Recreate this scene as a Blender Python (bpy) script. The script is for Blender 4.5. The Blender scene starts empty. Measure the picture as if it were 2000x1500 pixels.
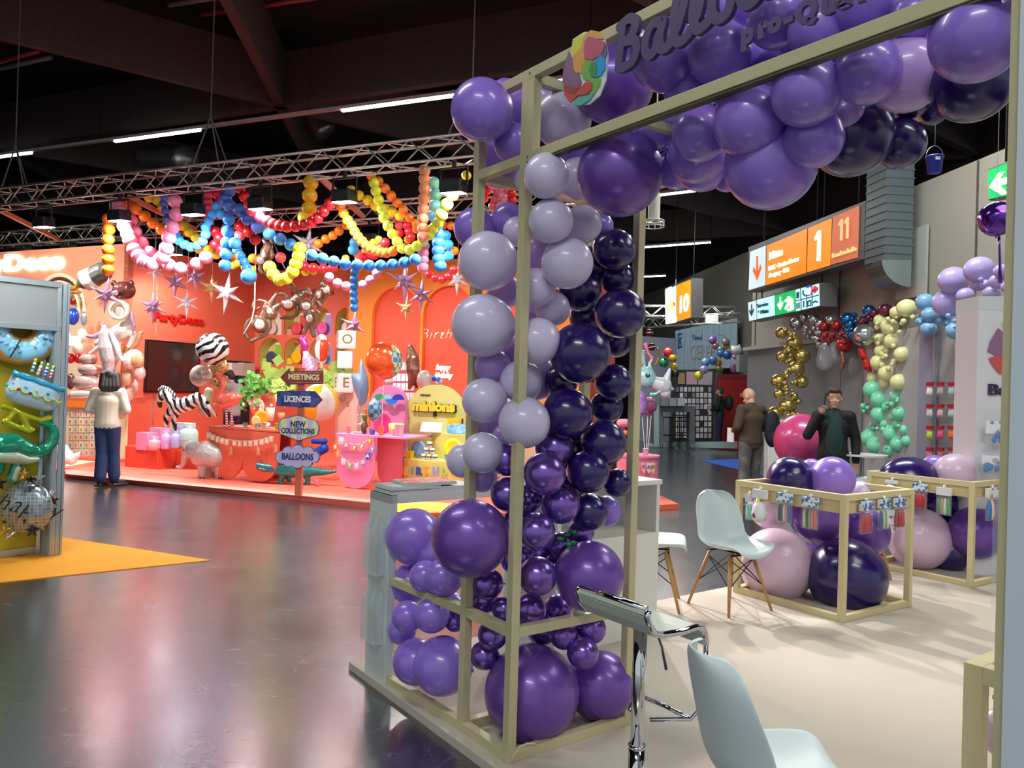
import bpy, bmesh, math, random
from mathutils import Vector, Matrix, Euler
V=Vector; pi=math.pi
S=bpy.context.scene; COL=S.collection
random.seed(7)
# ------------------------------------------------ camera (pinhole, 27 mm on a 36 mm sensor, 1.6 m above the hall floor)
FPX=1500.; ROLL=.030; PITCH=math.atan(10/1500); CH=1.6
cf=V((0,math.cos(PITCH),math.sin(PITCH))); r0=V((1,0,0)); u0=r0.cross(cf)
cr=r0*math.cos(ROLL)+u0*math.sin(ROLL); cu=u0*math.cos(ROLL)-r0*math.sin(ROLL)
CAM=V((0,0,CH))
cd=bpy.data.cameras.new('camera'); cam=bpy.data.objects.new('camera',cd); COL.objects.link(cam)
cd.sensor_width=36; cd.lens=27; cd.clip_start=.05; cd.clip_end=200
mm=Matrix((cr,cu,-cf)).transposed().to_4x4(); mm.translation=CAM; cam.matrix_world=mm
S.camera=cam
# ------------------------------------------------ view + world
S.view_settings.view_transform='Standard'; S.view_settings.look='None'; S.view_settings.gamma=1
S.view_settings.exposure=0.0; S.view_settings.use_curve_mapping=False
W=bpy.data.worlds.new('hall_air'); S.world=W; W.use_nodes=True
W.node_tree.nodes['Background'].inputs[0].default_value=(.86,.95,1,1)
W.node_tree.nodes['Background'].inputs[1].default_value=.68
def light(kind,name,loc,power,col=(1,1,1),target=None,size=.3,size_y=None,angle=70,blend=.5):
    d=bpy.data.lights.new(name,kind); d.energy=power; d.color=col
    if kind=='AREA':
        d.size=size
        if size_y: d.shape='RECTANGLE'; d.size_y=size_y
    if kind=='SPOT': d.spot_size=math.radians(angle); d.spot_blend=blend; d.shadow_soft_size=size
    if kind=='POINT': d.shadow_soft_size=size
    o=bpy.data.objects.new(name,d); COL.objects.link(o); o.location=loc
    if target is not None: o.rotation_euler=(V(target)-V(loc)).to_track_quat('-Z','Y').to_euler()
    return o
# hall axes (ceiling grid and orange stand share them) and near-stand axes
E1=V((.918,-.397,0)); E2=V((.397,.918,0)); PDO=V((-1.81,9.96,0))
def pd(a,b,z=0): return PDO+E1*a+E2*b+V((0,0,z))
D1=V((.590,-.807,0)); D3=V((.807,.590,0))       # portal line (towards the camera) / into the stand
# ceiling lamp rows: strips of the hall (their own light); the last is fill added for the dim far right
for (x,y,p) in ((-1.2,-2.5,240),(3.6,-.5,130),(-3.2,4.2,120),(3.8,8.5,300),(3.2,18.5,340)):
    o=light('AREA','hall_lamp_and_fill_light',(x,y,6.4),p,(.93,1,.93),size=3.2,size_y=.35); o.rotation_euler=(0,0,math.radians(-23))
# white stand lamp above the beige carpet, set back towards the orange stand
light('SPOT','stand_flood_light',(-1.6,11.6,5.0),2300,(1,.93,.88),target=(2.6,3.6,0),size=.10,angle=38,blend=.8)
light('SPOT','stand_flood_light',(1.0,11.2,4.9),1300,(1,.93,.88),target=(2.2,4.6,0),size=.12,angle=42,blend=.8)
light('SPOT','wall_fill_light',(-10.2,13.2,4.1),420,(1,.90,.72),target=(-9.6,15.6,3.4),size=.3,angle=110,blend=.8)  # added fill without a fixture, brightens the left wall
light('AREA','far_fill_light',(4.2,20.6,4.2),150,(.93,1,.98),target=(5.6,25.4,1.6),size=1.5)  # added fill without a fixture, lifts the dark far stand
light('AREA','stand_ceiling_light',(3.4,3.6,3.9),45,(1,.97,.92),target=(3.0,4.6,0),size=1.6)
# flood lamps of the orange stand
PDLX=[(75,405),(220,405),(365,392),(495,378),(660,362),(875,345)]
# ------------------------------------------------ unprojection helpers
def ray(px,py): return cr*((px-1000)/FPX)+cu*((750-py)/FPX)+cf
def at(px,py,y): d=ray(px,py); return CAM+d*(y/d.y)
def onz(px,py,z=0): d=ray(px,py); return CAM+d*((z-CH)/d.z)
class Pl:                                        # vertical plane through P along direction dx
    def __init__(s,P,dx): s.P=V(P); s.x=V((dx[0],dx[1],0)).normalized(); s.n=s.x.cross(V((0,0,1)))
    def hit(s,px,py):
        d=ray(px,py); t=(s.P-CAM).dot(s.n)/d.dot(s.n); return CAM+d*t
    def st(s,px,py): h=s.hit(px,py); return (h-s.P).dot(s.x), h.z
    def w(s,a,z,o=0): return V((s.P.x,s.P.y,0))+s.x*a+V((0,0,z))+s.n*o
# ------------------------------------------------ materials
def lin(h):
    if isinstance(h,str):
        h=h.lstrip('#'); c=[int(h[i:i+2],16)/255 for i in (0,2,4)]
    else: c=h
    return tuple(x/12.92 if x<=.04045 else ((x+.055)/1.055)**2.4 for x in c)+(1,)
MC={}
def mat(n,c,rough=.5,metal=0,coat=0,em=0,alpha=1,trans=0,bump=0,bs=60,vary=0,vs=4,sub=0,spec=.5):
    if n in MC: return MC[n]
    m=bpy.data.materials.new(n); m.use_nodes=True; nt=m.node_tree; b=nt.nodes['Principled BSDF']
    c=lin(c); I=b.inputs; I['Base Color'].default_value=c; I['Roughness'].default_value=rough; I['Metallic'].default_value=metal
    I['Coat Weight'].default_value=coat; I['Coat Roughness'].default_value=.12; I['Specular IOR Level'].default_value=spec
    if em: I['Emission Color'].default_value=c; I['Emission Strength'].default_value=em
    if alpha<1: I['Alpha'].default_value=alpha
    if trans: I['Transmission Weight'].default_value=trans
    if sub: I['Subsurface Weight'].default_value=sub; I['Subsurface Scale'].default_value=.05
    if bump or vary:
        tc=nt.nodes.new('ShaderNodeTexCoord')
        if bump:
            nz=nt.nodes.new('ShaderNodeTexNoise'); nz.inputs['Scale'].default_value=bs; nt.links.new(tc.outputs['Object'],nz.inputs['Vector'])
            bp=nt.nodes.new('ShaderNodeBump'); bp.inputs['Strength'].default_value=bump; bp.inputs['Distance'].default_value=.01
            nt.links.new(nz.outputs['Fac'],bp.inputs['Height']); nt.links.new(bp.outputs[0],I['Normal'])
        if vary:
            nz=nt.nodes.new('ShaderNodeTexNoise'); nz.inputs['Scale'].default_value=vs; nz.inputs['Detail'].default_value=5; nt.links.new(tc.outputs['Object'],nz.inputs['Vector'])
            mx=nt.nodes.new('ShaderNodeMix'); mx.data_type='RGBA'; mx.blend_type='MIX'
            mx.inputs['A'].default_value=tuple(v*(1-vary) for v in c[:3])+(1,); mx.inputs['B'].default_value=tuple(min(1,v*(1+vary)) for v in c[:3])+(1,)
            nt.links.new(nz.outputs['Fac'],mx.inputs['Factor']); nt.links.new(mx.outputs['Result'],I['Base Color'])
    MC[n]=m; return m
def ramp_mat(n,tex,stops,rough=.5,metal=0,coat=0,scale=4,rot=(0,0,0),dist=0,interp='CONSTANT',out=None,gen='Object',sc=(1,1,1)):
    """pattern material: tex in wave / noise / checker / voronoi / brick / grad, coloured by stops"""
    if n in MC: return MC[n]
    m=bpy.data.materials.new(n); m.use_nodes=True; nt=m.node_tree; b=nt.nodes['Principled BSDF']
    b.inputs['Roughness'].default_value=rough; b.inputs['Metallic'].default_value=metal; b.inputs['Coat Weight'].default_value=coat
    tc=nt.nodes.new('ShaderNodeTexCoord'); mp=nt.nodes.new('ShaderNodeMapping'); mp.inputs['Rotation'].default_value=rot; mp.inputs['Scale'].default_value=sc
    nt.links.new(tc.outputs[gen],mp.inputs[0])
    t=nt.nodes.new({'wave':'ShaderNodeTexWave','noise':'ShaderNodeTexNoise','checker':'ShaderNodeTexChecker','voronoi':'ShaderNodeTexVoronoi','grad':'ShaderNodeTexGradient'}[tex])
    if tex!='grad': t.inputs['Scale'].default_value=scale
    if tex=='wave': t.inputs['Distortion'].default_value=dist; t.inputs['Detail Scale'].default_value=1.2
    nt.links.new(mp.outputs[0],t.inputs['Vector'])
    r=nt.nodes.new('ShaderNodeValToRGB'); r.color_ramp.interpolation=interp
    el=r.color_ramp.elements
    while len(el)<len(stops): el.new(.5)
    for e,(p,c) in zip(el,stops): e.position=p
    for e,(p,c) in zip(el,stops): e.color=lin(c)
    o=out or {'wave':'Fac','noise':'Fac','checker':'Fac','voronoi':'Distance','grad':'Fac'}[tex]
    nt.links.new(t.outputs[o],r.inputs[0]); nt.links.new(r.outputs[0],b.inputs['Base Color'])
    MC[n]=m; return m
# ------------------------------------------------ mesh builder
class B:
    def __init__(s): s.v=[]; s.f=[]; s.m=[]; s.mi=0
    def add(s,vs,fs):
        k=len(s.v); s.v+= [V(p) for p in vs]; s.f+=[[i+k for i in f] for f in fs]; s.m+=[s.mi]*len(fs); return s
    def box(s,c,d,x=(1,0,0),z=(0,0,1)):          # centre, full size, x axis, up axis
        x=V(x).normalized(); z=V(z).normalized(); y=z.cross(x).normalized(); z=x.cross(y); c=V(c); d=V(d)/2
        vs=[c+x*(a*d.x)+y*(b*d.y)+z*(e*d.z) for a in(-1,1) for b in(-1,1) for e in(-1,1)]
        return s.add(vs,[(0,1,3,2),(4,6,7,5),(0,4,5,1),(2,3,7,6),(0,2,6,4),(1,5,7,3)])
    def bar(s,p,q,w,h=None,up=(0,0,1)):
        p=V(p);q=V(q);h=h or w; x=(q-p); L=x.length; up=V(up)
        if abs(x.normalized().dot(up))>.99: up=D1
        return s.box((p+q)/2,(L,w,h),x,up)
    def ring(s,pts,rads,n=12,cap=True,closed=False):    # tube through points
        k0=len(s.v); N=len(pts); pts=[V(p) for p in pts]; pu=None
        if not isinstance(rads,(list,tuple)): rads=[rads]*N
        vs=[];fs=[]
        for i,p in enumerate(pts):
            a=pts[(i-1)%N] if (closed or i>0) else p; b=pts[(i+1)%N] if (closed or i<N-1) else p
            t=(b-a).normalized()
            if pu is None: pu=t.orthogonal().normalized()
            pu=(pu-t*pu.dot(t)).normalized(); w=t.cross(pu)
            vs+=[p+(pu*math.cos(2*pi*j/n)+w*math.sin(2*pi*j/n))*rads[i] for j in range(n)]
        for i in range(N if closed else N-1):
            for j in range(n):
                a=i*n+j;b=i*n+(j+1)%n; c=((i+1)%N)*n; fs.append((a,b,c+(j+1)%n,c+j))
        if cap and not closed: fs+= [tuple(range(n))[::-1],tuple(range((N-1)*n,N*n))]
        return s.add(vs,fs)
    def cyl(s,p,q,r1,r2=None,n=16): return s.ring([p,q],[r1,r1 if r2 is None else r2],n)
    def sph(s,c,r,n=16,m=10,rot=None):
        c=V(c); r=V((r,r,r)) if not hasattr(r,'__len__') else V(r); vs=[];fs=[]
        for i in range(m+1):
            th=pi*i/m
            for j in range(n):
                p=V((math.sin(th)*math.cos(2*pi*j/n)*r.x,math.sin(th)*math.sin(2*pi*j/n)*r.y,math.cos(th)*r.z))
                vs.append(c+(rot@p if rot else p))
        for i in range(m):
            for j in range(n): fs.append((i*n+j,(i+1)*n+j,(i+1)*n+(j+1)%n,i*n+(j+1)%n))
        return s.add(vs,fs)
    def cap(s,p,q,r1,r2,n=12):                   # tapered capsule
        p=V(p);q=V(q); s.sph(p,r1,n,8); s.sph(q,r2,n,8)
        if (q-p).length>1e-4: s.ring([p,q],[r1,r2],n)
        return s
    def prism(s,pts,vec):                         # planar polygon extruded by vec
        n=len(pts); pts=[V(p) for p in pts]; vec=V(vec)
        nr=V((0,0,0))
        for i in range(n): nr+=pts[i].cross(pts[(i+1)%n])
        if nr.dot(vec)>0: pts=pts[::-1]
        return s.add(pts+[p+vec for p in pts],[tuple(range(n)),tuple(range(n,2*n))[::-1]]+[(i,i+n,(i+1)%n+n,(i+1)%n) for i in range(n)])
    def lathe(s,prof,c=(0,0,0),n=24,ax=None):
        c=V(c); vs=[];fs=[]; m=len(prof)
        R=ax.to_track_quat('Z','Y').to_matrix() if ax else Matrix.Identity(3)
        for r,z in prof:
            vs+=[c+R@V((r*math.cos(2*pi*j/n),r*math.sin(2*pi*j/n),z)) for j in range(n)]
        for i in range(m-1):
            for j in range(n): fs.append((i*n+j,i*n+(j+1)%n,(i+1)*n+(j+1)%n,(i+1)*n+j))
        return s.add(vs,fs)
    def build(s,name,mats,parent=None,smooth=False,world=True,bevel=0,seg=2,loc=None,rotz=0):
        """one mesh object; world=True: points are world points, the object (or its root) sits at the base of them"""
        me=bpy.data.meshes.new(name)
        o=bpy.data.objects.new(name,me); COL.objects.link(o)
        if parent: o.parent=parent
        if world:
            if parent:
                r=parent; chain=Matrix.Identity(4)
                while r: chain=r.matrix_basis@chain; r=r.parent
                # children keep a local origin at the base of their own points
                inv=chain.inverted(); vs=[inv@p for p in s.v]
                o.location=(0,0,0)
            else:
                xs=[p.x for p in s.v];ys=[p.y for p in s.v];zs=[p.z for p in s.v]
                b=V(((min(xs)+max(xs))/2,(min(ys)+max(ys))/2,min(zs))) if loc is None else V(loc)
                o.location=b; o.rotation_euler=(0,0,rotz); R=Matrix.Rotation(-rotz,3,'Z'); vs=[R@(p-b) for p in s.v]
        else: vs=s.v
        me.from_pydata(vs,[],s.f)
        ms=mats if isinstance(mats,(list,tuple)) else [mats]
        for m in ms: me.materials.append(m)
        for p,i in zip(me.polygons,s.m): p.material_index=i; p.use_smooth=smooth
        bm=bmesh.new(); bm.from_mesh(me); bmesh.ops.remove_doubles(bm,verts=bm.verts,dist=1e-5); bmesh.ops.recalc_face_normals(bm,faces=bm.faces); bm.to_mesh(me); bm.free()
        if bevel:
            md=o.modifiers.new('bevel','BEVEL'); md.width=bevel; md.segments=seg; md.limit_method='ANGLE'; md.angle_limit=math.radians(40)
            if smooth is False:
                for p in me.polygons: p.use_smooth=False
        return o
def tag(o,label=None,cat=None,group=None,kind=None):
    if label: o['label']=label
    if cat: o['category']=cat
    if group: o['group']=group
    if kind: o['kind']=kind
    return o
def thing(name,label,cat,loc,rotz=0,group=None):
    o=bpy.data.objects.new(name,None); COL.objects.link(o); o.location=loc; o.rotation_euler=(0,0,rotz); o.empty_display_size=.1
    return tag(o,label,cat,group)
def struct(o): o['kind']='structure'; return o
def dup(root,loc,rotz,label,group=None,scale=None):
    r=root.copy(); COL.objects.link(r); r.location=loc; r.rotation_euler=(0,0,rotz); r['label']=label
    if group: r['group']=group
    if scale: r.scale=(scale,)*3
    for ch in list(root.children):
        c=ch.copy(); COL.objects.link(c); c.parent=r
        for g in list(ch.children):
            d=g.copy(); COL.objects.link(d); d.parent=c
    return r

def trace(pts,pl,th,mat_,name='panel',parent=None,off=0,**k):
    """outline given in photo pixels, stood on plane pl, th metres thick (away from the viewer)"""
    ps=[pl.hit(*p)-pl.n*0 for p in pts]; d=pl.n if pl.n.dot(pl.P-CAM)>0 else -pl.n
    ps=[p+d*off for p in ps]
    return B().prism(ps,d*th).build(name,mat_,parent,**k)
def text(s,size,pos,xdir,m,name='lettering',parent=None,depth=.004,bold=0,align='CENTER',shear=0,up=(0,0,1),sx=1,sp=1,va='CENTER'):
    cu_=bpy.data.curves.new(name,'FONT'); cu_.body=s; cu_.size=size; cu_.extrude=depth/2; cu_.offset=bold; cu_.align_x=align; cu_.align_y=va
    cu_.shear=shear; cu_.space_character=sp; cu_.resolution_u=4
    t=bpy.data.objects.new('tmp',cu_); COL.objects.link(t)
    x=V(xdir).normalized(); z=V(up).normalized(); nrm=x.cross(z).normalized(); z=nrm.cross(x)
    M=Matrix((x,z,nrm)).transposed().to_4x4(); M.translation=V(pos)
    dg=bpy.context.evaluated_depsgraph_get(); me=bpy.data.meshes.new_from_object(t.evaluated_get(dg))
    bpy.data.objects.remove(t); bpy.data.curves.remove(cu_)
    me.name=name; 
    b=B(); vs=[M@V((v.co.x*sx,v.co.y,v.co.z)) for v in me.vertices]; b.add(vs,[tuple(p.vertices) for p in me.polygons]); bpy.data.meshes.remove(me)
    return b.build(name,m,parent)
def blob(name,b,m,parent=None,vox=.012,sm=4,world=True,loc=None,paint=None,mats=None):
    """one continuous skin grown over the overlapping solids collected in builder b"""
    o=b.build(name,mats or m,parent,world=world,loc=loc)
    md=o.modifiers.new('r','REMESH'); md.mode='VOXEL'; md.voxel_size=vox; md.use_smooth_shade=True
    s2=o.modifiers.new('s','SMOOTH'); s2.factor=.5; s2.iterations=sm
    dg=bpy.context.evaluated_depsgraph_get(); me=bpy.data.meshes.new_from_object(o.evaluated_get(dg))
    o.modifiers.clear(); old=o.data; o.data=me; bpy.data.meshes.remove(old); me.name=name
    if not me.materials:
        for x in (mats or [m]): me.materials.append(x)
    for p in me.polygons:
        p.use_smooth=True
        if paint: p.material_index=paint(p.center)
    return o
def chainpx(b,Y,pts,s=1.0,flat=1.0):
    """tapered capsules through (px,py,radius px[,extra depth])"""
    q=[]
    for p in pts:
        d=p[3] if len(p)>3 else 0
        q.append((at(p[0],p[1],Y+d),p[2]*(Y+d)/FPX*s))
    if len(q)==1: b.sph(q[0][0],q[0][1],14,10)
    for (a,ra),(c,rc) in zip(q,q[1:]): b.cap(a,c,ra,rc)
    return b
# ================================================================= setting
floorm=bpy.data.materials.new('dark polished hall floor'); floorm.use_nodes=True
nt=floorm.node_tree; b=nt.nodes['Principled BSDF']; tc=nt.nodes.new('ShaderNodeTexCoord')
def nz(sc,det=6,rgh=.6,dist=0,mp=None):
    n=nt.nodes.new('ShaderNodeTexNoise'); n.inputs['Scale'].default_value=sc; n.inputs['Detail'].default_value=det; n.inputs['Roughness'].default_value=rgh; n.inputs['Distortion'].default_value=dist
    if mp:
        g=nt.nodes.new('ShaderNodeMapping'); g.inputs['Scale'].default_value=mp[0]; g.inputs['Rotation'].default_value=(0,0,mp[1]); nt.links.new(tc.outputs['Object'],g.inputs[0]); nt.links.new(g.outputs[0],n.inputs['Vector'])
    else: nt.links.new(tc.outputs['Object'],n.inputs['Vector'])
    return n
def rmp(src,stops):
    r=nt.nodes.new('ShaderNodeValToRGB'); el=r.color_ramp.elements
    while len(el)<len(stops): el.new(.5)
    for e,(p,c) in zip(el,stops): e.position=p; e.color=c if len(c)==4 else (c[0],)*3+(1,)
    nt.links.new(src,r.inputs[0]); return r
def mix(a,bb,f,mode='MIX'):
    x=nt.nodes.new('ShaderNodeMix'); x.data_type='RGBA'; x.blend_type=mode
    nt.links.new(a,x.inputs['A']); nt.links.new(bb,x.inputs['B'])
    if isinstance(f,float): x.inputs['Factor'].default_value=f
    else: nt.links.new(f,x.inputs['Factor'])
    return x.outputs['Result']
base=rmp(nz(1.3).outputs['Fac'],[(.3,(.012,.012,.018,1)),(.7,(.024,.023,.032,1))])
scr=rmp(nz(5,9,.8,2.5,((.35,3.2,1),.5)).outputs['Fac'],[(.60,(0,)),(.68,(1,))])
scr2=rmp(nz(7,9,.8,2.5,((3.0,.3,1),.25)).outputs['Fac'],[(.62,(0,)),(.70,(1,))])
sc=mix(scr.outputs[0],scr2.outputs[0],1.0,'ADD')
dust=nt.nodes.new('ShaderNodeRGB'); dust.outputs[0].default_value=(.16,.16,.18,1)
fc=nt.nodes.new('ShaderNodeMath'); fc.operation='MULTIPLY'; fc.inputs[1].default_value=.30; nt.links.new(sc,fc.inputs[0])
def lines(scl,rot,sc_,th):
    v=nt.nodes.new('ShaderNodeTexVoronoi'); v.feature='DISTANCE_TO_EDGE'; v.inputs['Scale'].default_value=sc_
    g=nt.nodes.new('ShaderNodeMapping'); g.inputs['Scale'].default_value=scl; g.inputs['Rotation'].default_value=(0,0,rot); nt.links.new(tc.outputs['Object'],g.inputs[0]); nt.links.new(g.outputs[0],v.inputs['Vector'])
    return rmp(v.outputs['Distance'],[(0,(1,)),(th,(0,))])
l1=lines((.35,2.2,1),.35,2.4,.006); l2=lines((1.9,.3,1),.5,2.0,.006); l3=lines((.5,3.0,1),-.9,2.0,.005)
ln=mix(mix(l1.outputs[0],l2.outputs[0],1.0,'ADD'),l3.outputs[0],1.0,'ADD')
wear=rmp(nz(1.7,4,.6).outputs['Fac'],[(.42,(0,)),(.6,(.55,))]); ln=mix(ln,wear.outputs[0],1.0,'MULTIPLY')
nt.links.new(mix(mix(base.outputs[0],dust.outputs[0],fc.outputs[0]),dust.outputs[0],ln),b.inputs['Base Color'])
rg=rmp(nz(2.2,8,.7).outputs['Fac'],[(.25,(.17,)),(.75,(.30,))]); 
ad=nt.nodes.new('ShaderNodeMath'); ad.operation='MULTIPLY_ADD'; ad.inputs[1].default_value=.12; nt.links.new(sc,ad.inputs[0]); nt.links.new(rg.outputs[0],ad.inputs[2]); nt.links.new(ad.outputs[0],b.inputs['Roughness'])
bp=nt.nodes.new('ShaderNodeBump'); bp.inputs['Strength'].default_value=.07; bp.inputs['Distance'].default_value=.006; n2=nz(9,6,.65); nt.links.new(n2.outputs['Fac'],bp.inputs['Height']); nt.links.new(bp.outputs[0],b.inputs['Normal'])
b.inputs['IOR'].default_value=1.75; b.inputs['Specular IOR Level'].default_value=.7; b.inputs['Coat Weight'].default_value=.8; b.inputs['Coat IOR'].default_value=1.7; b.inputs['Coat Roughness'].default_value=.24
struct(B().box((0,14,-.05),(80,60,.1)).build('floor',floorm))
wood_dk=mat('dark stained ceiling timber','#433638',.75,vary=.3,vs=9)
blk=mat('black ceiling deck','#1b1517',.9)
struct(B().box((0,22,10.0),(90,60,.1)).build('ceiling',blk))
wall_m=mat('grey painted wall','#9a968c',.75,vary=.06,vs=1.5)
WD=V((-.1071,1,0)).normalized()
def wr(y,z=0,o=0): return V((5.8-.1071*(y-11.3),y,z))+V((-1,-.1071,0)).normalized()*o   # point on the right wall, o metres in front of it
b=B(); b.prism([wr(5,0),wr(16.8,0),wr(16.8,4.75),wr(5,4.75)],(.25,0,0)); struct(b.build('wall_right',wall_m))
q_=wr(16.8); b=B(); b.prism([q_,q_+V((3.7,.38,0)),q_+V((3.7,.38,4.75)),q_+V((0,0,4.75))],(0,-.2,0)); struct(b.build('wall_right_return',wall_m))
b=B(); b.prism([wr(16.9,0,-3.4),wr(40,0,-3.4),wr(40,6.4,-3.4),wr(16.9,6.4,-3.4)],(.25,0,0)); struct(b.build('wall_right_far',wall_m))
b=B(); b.box((0,41,5),(90,.3,10)); struct(b.build('wall_back',mat('dark far hall wall','#262022',.9)))
b=B(); b.box((-32,20,5),(.3,50,10)); struct(b.build('wall_left',mat('dark side hall wall','#262022',.9)))
for i,y in enumerate((9.9,13.2)):
    struct(B().prism([wr(y,0,.012),wr(y+.03,0,.012),wr(y+.03,4.74,.012),wr(y,4.74,.012)],(.02,0,0)).build('trim_%d'%(i+1),mat('dark wall joint','#4c4a48',.8)))
struct(B().prism([wr(12.4,0,.03),wr(16.9,0,.03),wr(16.9,2.6,.03),wr(12.4,2.6,.03)],(.05,0,0)).build('door_1',mat('grey passage panel','#7d7f84',.6)))
struct(B().bar(wr(12.3,2.64,.08),wr(17.0,2.64,.08),.06,.08).build('trim_6',mat('pale rail','#a9aaa6',.5)))
# timber grid of the ceiling: three beam families 60 degrees apart
N0=V((-5.6,17.9,0)); L=10.2
ba=V((math.cos(math.radians(-23.4)),math.sin(math.radians(-23.4)),0)); bb=V((math.cos(math.radians(36.6)),math.sin(math.radians(36.6)),0)); bc=bb-ba
def beam(p,q,depth=1.25,w=.2,z=8.0):
    o=B().box((p+q)/2+V((0,0,z+depth/2)),((q-p).length,w,depth),q-p).build('ceiling_beam',wood_dk)
    return o
k=0
for i in range(-2,3):
    for j in range(-2,3):
        n=N0+ba*(L*i)+bb*(L*j)
        for d in (ba,bb,bc):
            q=n+d*L; mx=(n+q)/2
            if mx.y<5 or mx.y>37 or abs(mx.x)>mx.y*.75+3: continue
            o=beam(n,q); k+=1; o.name='trim_%d'%(20+k); struct(o)
# lamp rows under the beams
lamp_on=mat('lit lamp tube','#eefff0',em=7); lamp_off=mat('unlit lamp rail','#b9aeb2',.4); tube_end=mat('lamp end cap','#d8d8d8',.4)
def lamp_row(p,q,lit,z,label,hang=True):
    p=V(p);q=V(q); t=thing('ceiling_lamp',label,'lamp',((p+q)/2).xy.to_3d()+V((0,0,z)),0,'long ceiling lamp rows')
    B().bar(p+V((0,0,z+.05)),q+V((0,0,z+.05)),.09,.07).build('lamp_rail',lamp_off,t)
    for a,c in lit: B().bar(p.lerp(q,a)+V((0,0,z-.01)),p.lerp(q,c)+V((0,0,z-.01)),.075,.05).build('lamp_tube',lamp_on,t)
    n=max(2,int((q-p).length/5))
    for i in range(n+1 if hang else 0):
        a=p.lerp(q,i/n); B().cyl(a+V((0,0,z+.08)),a+V((0,0,9.9)),.012,n=6).build('suspension_wire',blk,t)
pA=at(-40,313,21.5); zA=pA.z; pB=None
# first row, z such that it passes the picture points (60,297) and (888,187)
zl=7.55
def onzz(px,py,z): return onz(px,py,z)
q0=onz(-120,322,zl); q1=onz(1150,150,zl)
dirn=(q1-q0); Ltot=dirn.length
def frac(px,py): 
    h=onz(px,py,zl); return max(0,min(1,(h-q0).dot(dirn)/Ltot**2))
q0f=V((q0.x,q0.y,0)); q1f=V((q1.x,q1.y,0))
lamp_row(q0f,q1f,[(frac(-60,313),frac(60,297)),(frac(226,276),frac(391,253)),(frac(671,217),frac(890,187)),(frac(960,177),frac(1140,152))],zl,'long ceiling lamp row with separate lit tubes above the front truss')
for i,(a,c,lit,lab) in enumerate([((1225,388),(1475,358),((.24,.66),),'ceiling lamp seen under the purple balloon arch, its left part lit'),((1240,484),(1388,473),((.12,1),),'lit ceiling lamp right of the balloon tower, middle one of three'),((1240,541),(1300,538),((.1,1),),'lowest and farthest small lit ceiling lamp beside the tower post')]):
    z=(7.4,7.4,7.4)[i]; A=onz(*a,z);C_=onz(*c,z); o=lamp_row(V((A.x,A.y,0)),V((C_.x,C_.y,0)),lit,z,lab)
# pipes and duct up in the ceiling
b=B(); p=onz(0,118,9.2); q=onz(60,98,9.2)
for i,(a,c,zz,m,r,lab) in enumerate([((-30,128),(75,100),8.6,mat('red sprinkler pipe','#7c2429',.4),.05,'red pipe under the ceiling at the top left corner'),((-30,140),(100,112),8.6,mat('grey pipe','#6c6e78',.4),.05,'grey pipe under the ceiling below the red pipe'),((395,28),(620,-5),9.2,mat('red sprinkler pipe','#7c2429'),.05,'red pipe running behind the big diagonal beam'),((330,10),(430,-6),9.2,mat('grey pipe','#6c6e78'),.05,'short grey pipe left of the big diagonal beam')]):
    A=onz(*a,zz); C_=onz(*c,zz); tag(B().cyl(A,C_,r,n=10).build('ceiling_pipe',m,smooth=True),lab,'pipe')
steel=mat('zinc duct steel','#9aa0a4',.35,.8)
A=at(285,306,24); C_=at(365,310,22); b=B(); b.ring([A.lerp(C_,i/14) for i in range(15)],[.34+.02*(i%2) for i in range(15)],20); tag(b.build('ventilation_duct',steel,smooth=True),'ribbed round metal duct above the front truss','duct')
A=at(603,215,21); C_=at(636,260,21); b=B(); b.ring([A.lerp(C_,i/12) for i in range(13)],[.3+.02*(i%2) for i in range(13)],20); tag(b.build('ventilation_duct',steel,smooth=True),'short ribbed metal duct right of the beam crossing','duct')
# wall duct right
dct=thing('wall_duct','square ribbed grey steel duct coming down the right wall beside the orange sign','duct',wr(11.4,3.9,.4).xy.to_3d()+V((0,0,3.5)))
pw=Pl(wr(11.1,0,.75),(1,0)); 
dm=mat('grey duct steel','#6f7a82',.4,.6)
b=B(); c=wr(11.2,0,.35); x=V((1,.1,0)).normalized()
b.box(c+V((-.05,0,4.35)),(.42,.5,1.5),x); 
for i in range(12): b.box(c+V((-.05,0,3.7+.12*i)),(.44,.52,.02),x)
b.build('duct_shaft',dm,dct)
b=B(); pr=[V((math.cos(t)*.42,0,-math.sin(t)*.42)) for t in [pi*i/16 for i in range(9)]]
b.prism([c+V((.16,-.26,3.6))]+[c+V((.16,-.26,3.6))+V((-math.cos(t)*.42,0,-math.sin(t)*.38)) for t in [pi/2*i/8 for i in range(9)]],(0,.52,0)); b.build('duct_elbow',mat('shiny duct steel','#9fb0b4',.25,.8),dct)
b=B(); b.box(c+V((.3,0,3.6)),(.03,.7,1.0),x); b.build('wall_flange',mat('pale rail',''),dct)
# blue bucket hanging from the ceiling
bl=at(1825,322,8.5); bk=thing('bucket','blue plastic bucket hung by its wire handle near the right wall top','bucket',bl+V((0,0,-.08)))
b=B(); b.lathe([(0,0),(.07,0),(.09,.17),(.096,.17),(.096,.185),(.085,.185),(.066,.01),(0,.01)],bl+V((0,0,-.09)),20); b.build('bucket_body',mat('blue bucket plastic','#17329c',.4),bk,smooth=True)
b=B(); b.ring([bl+V((math.cos(t)*.095,0,.09+math.sin(t)*.12)) for t in [pi*i/12 for i in range(13)]],.003,6); b.cyl(bl+V((0,0,.21)),bl+V((0,0,6.0)),.002,n=5); b.build('wire_handle',steel,bk)
tag(B().box(bl+V((-.01,-.088,.05)),(.05,.004,.035)).build('label_sticker',mat('white sticker','#dddddd'),bk),'white sticker')
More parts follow.
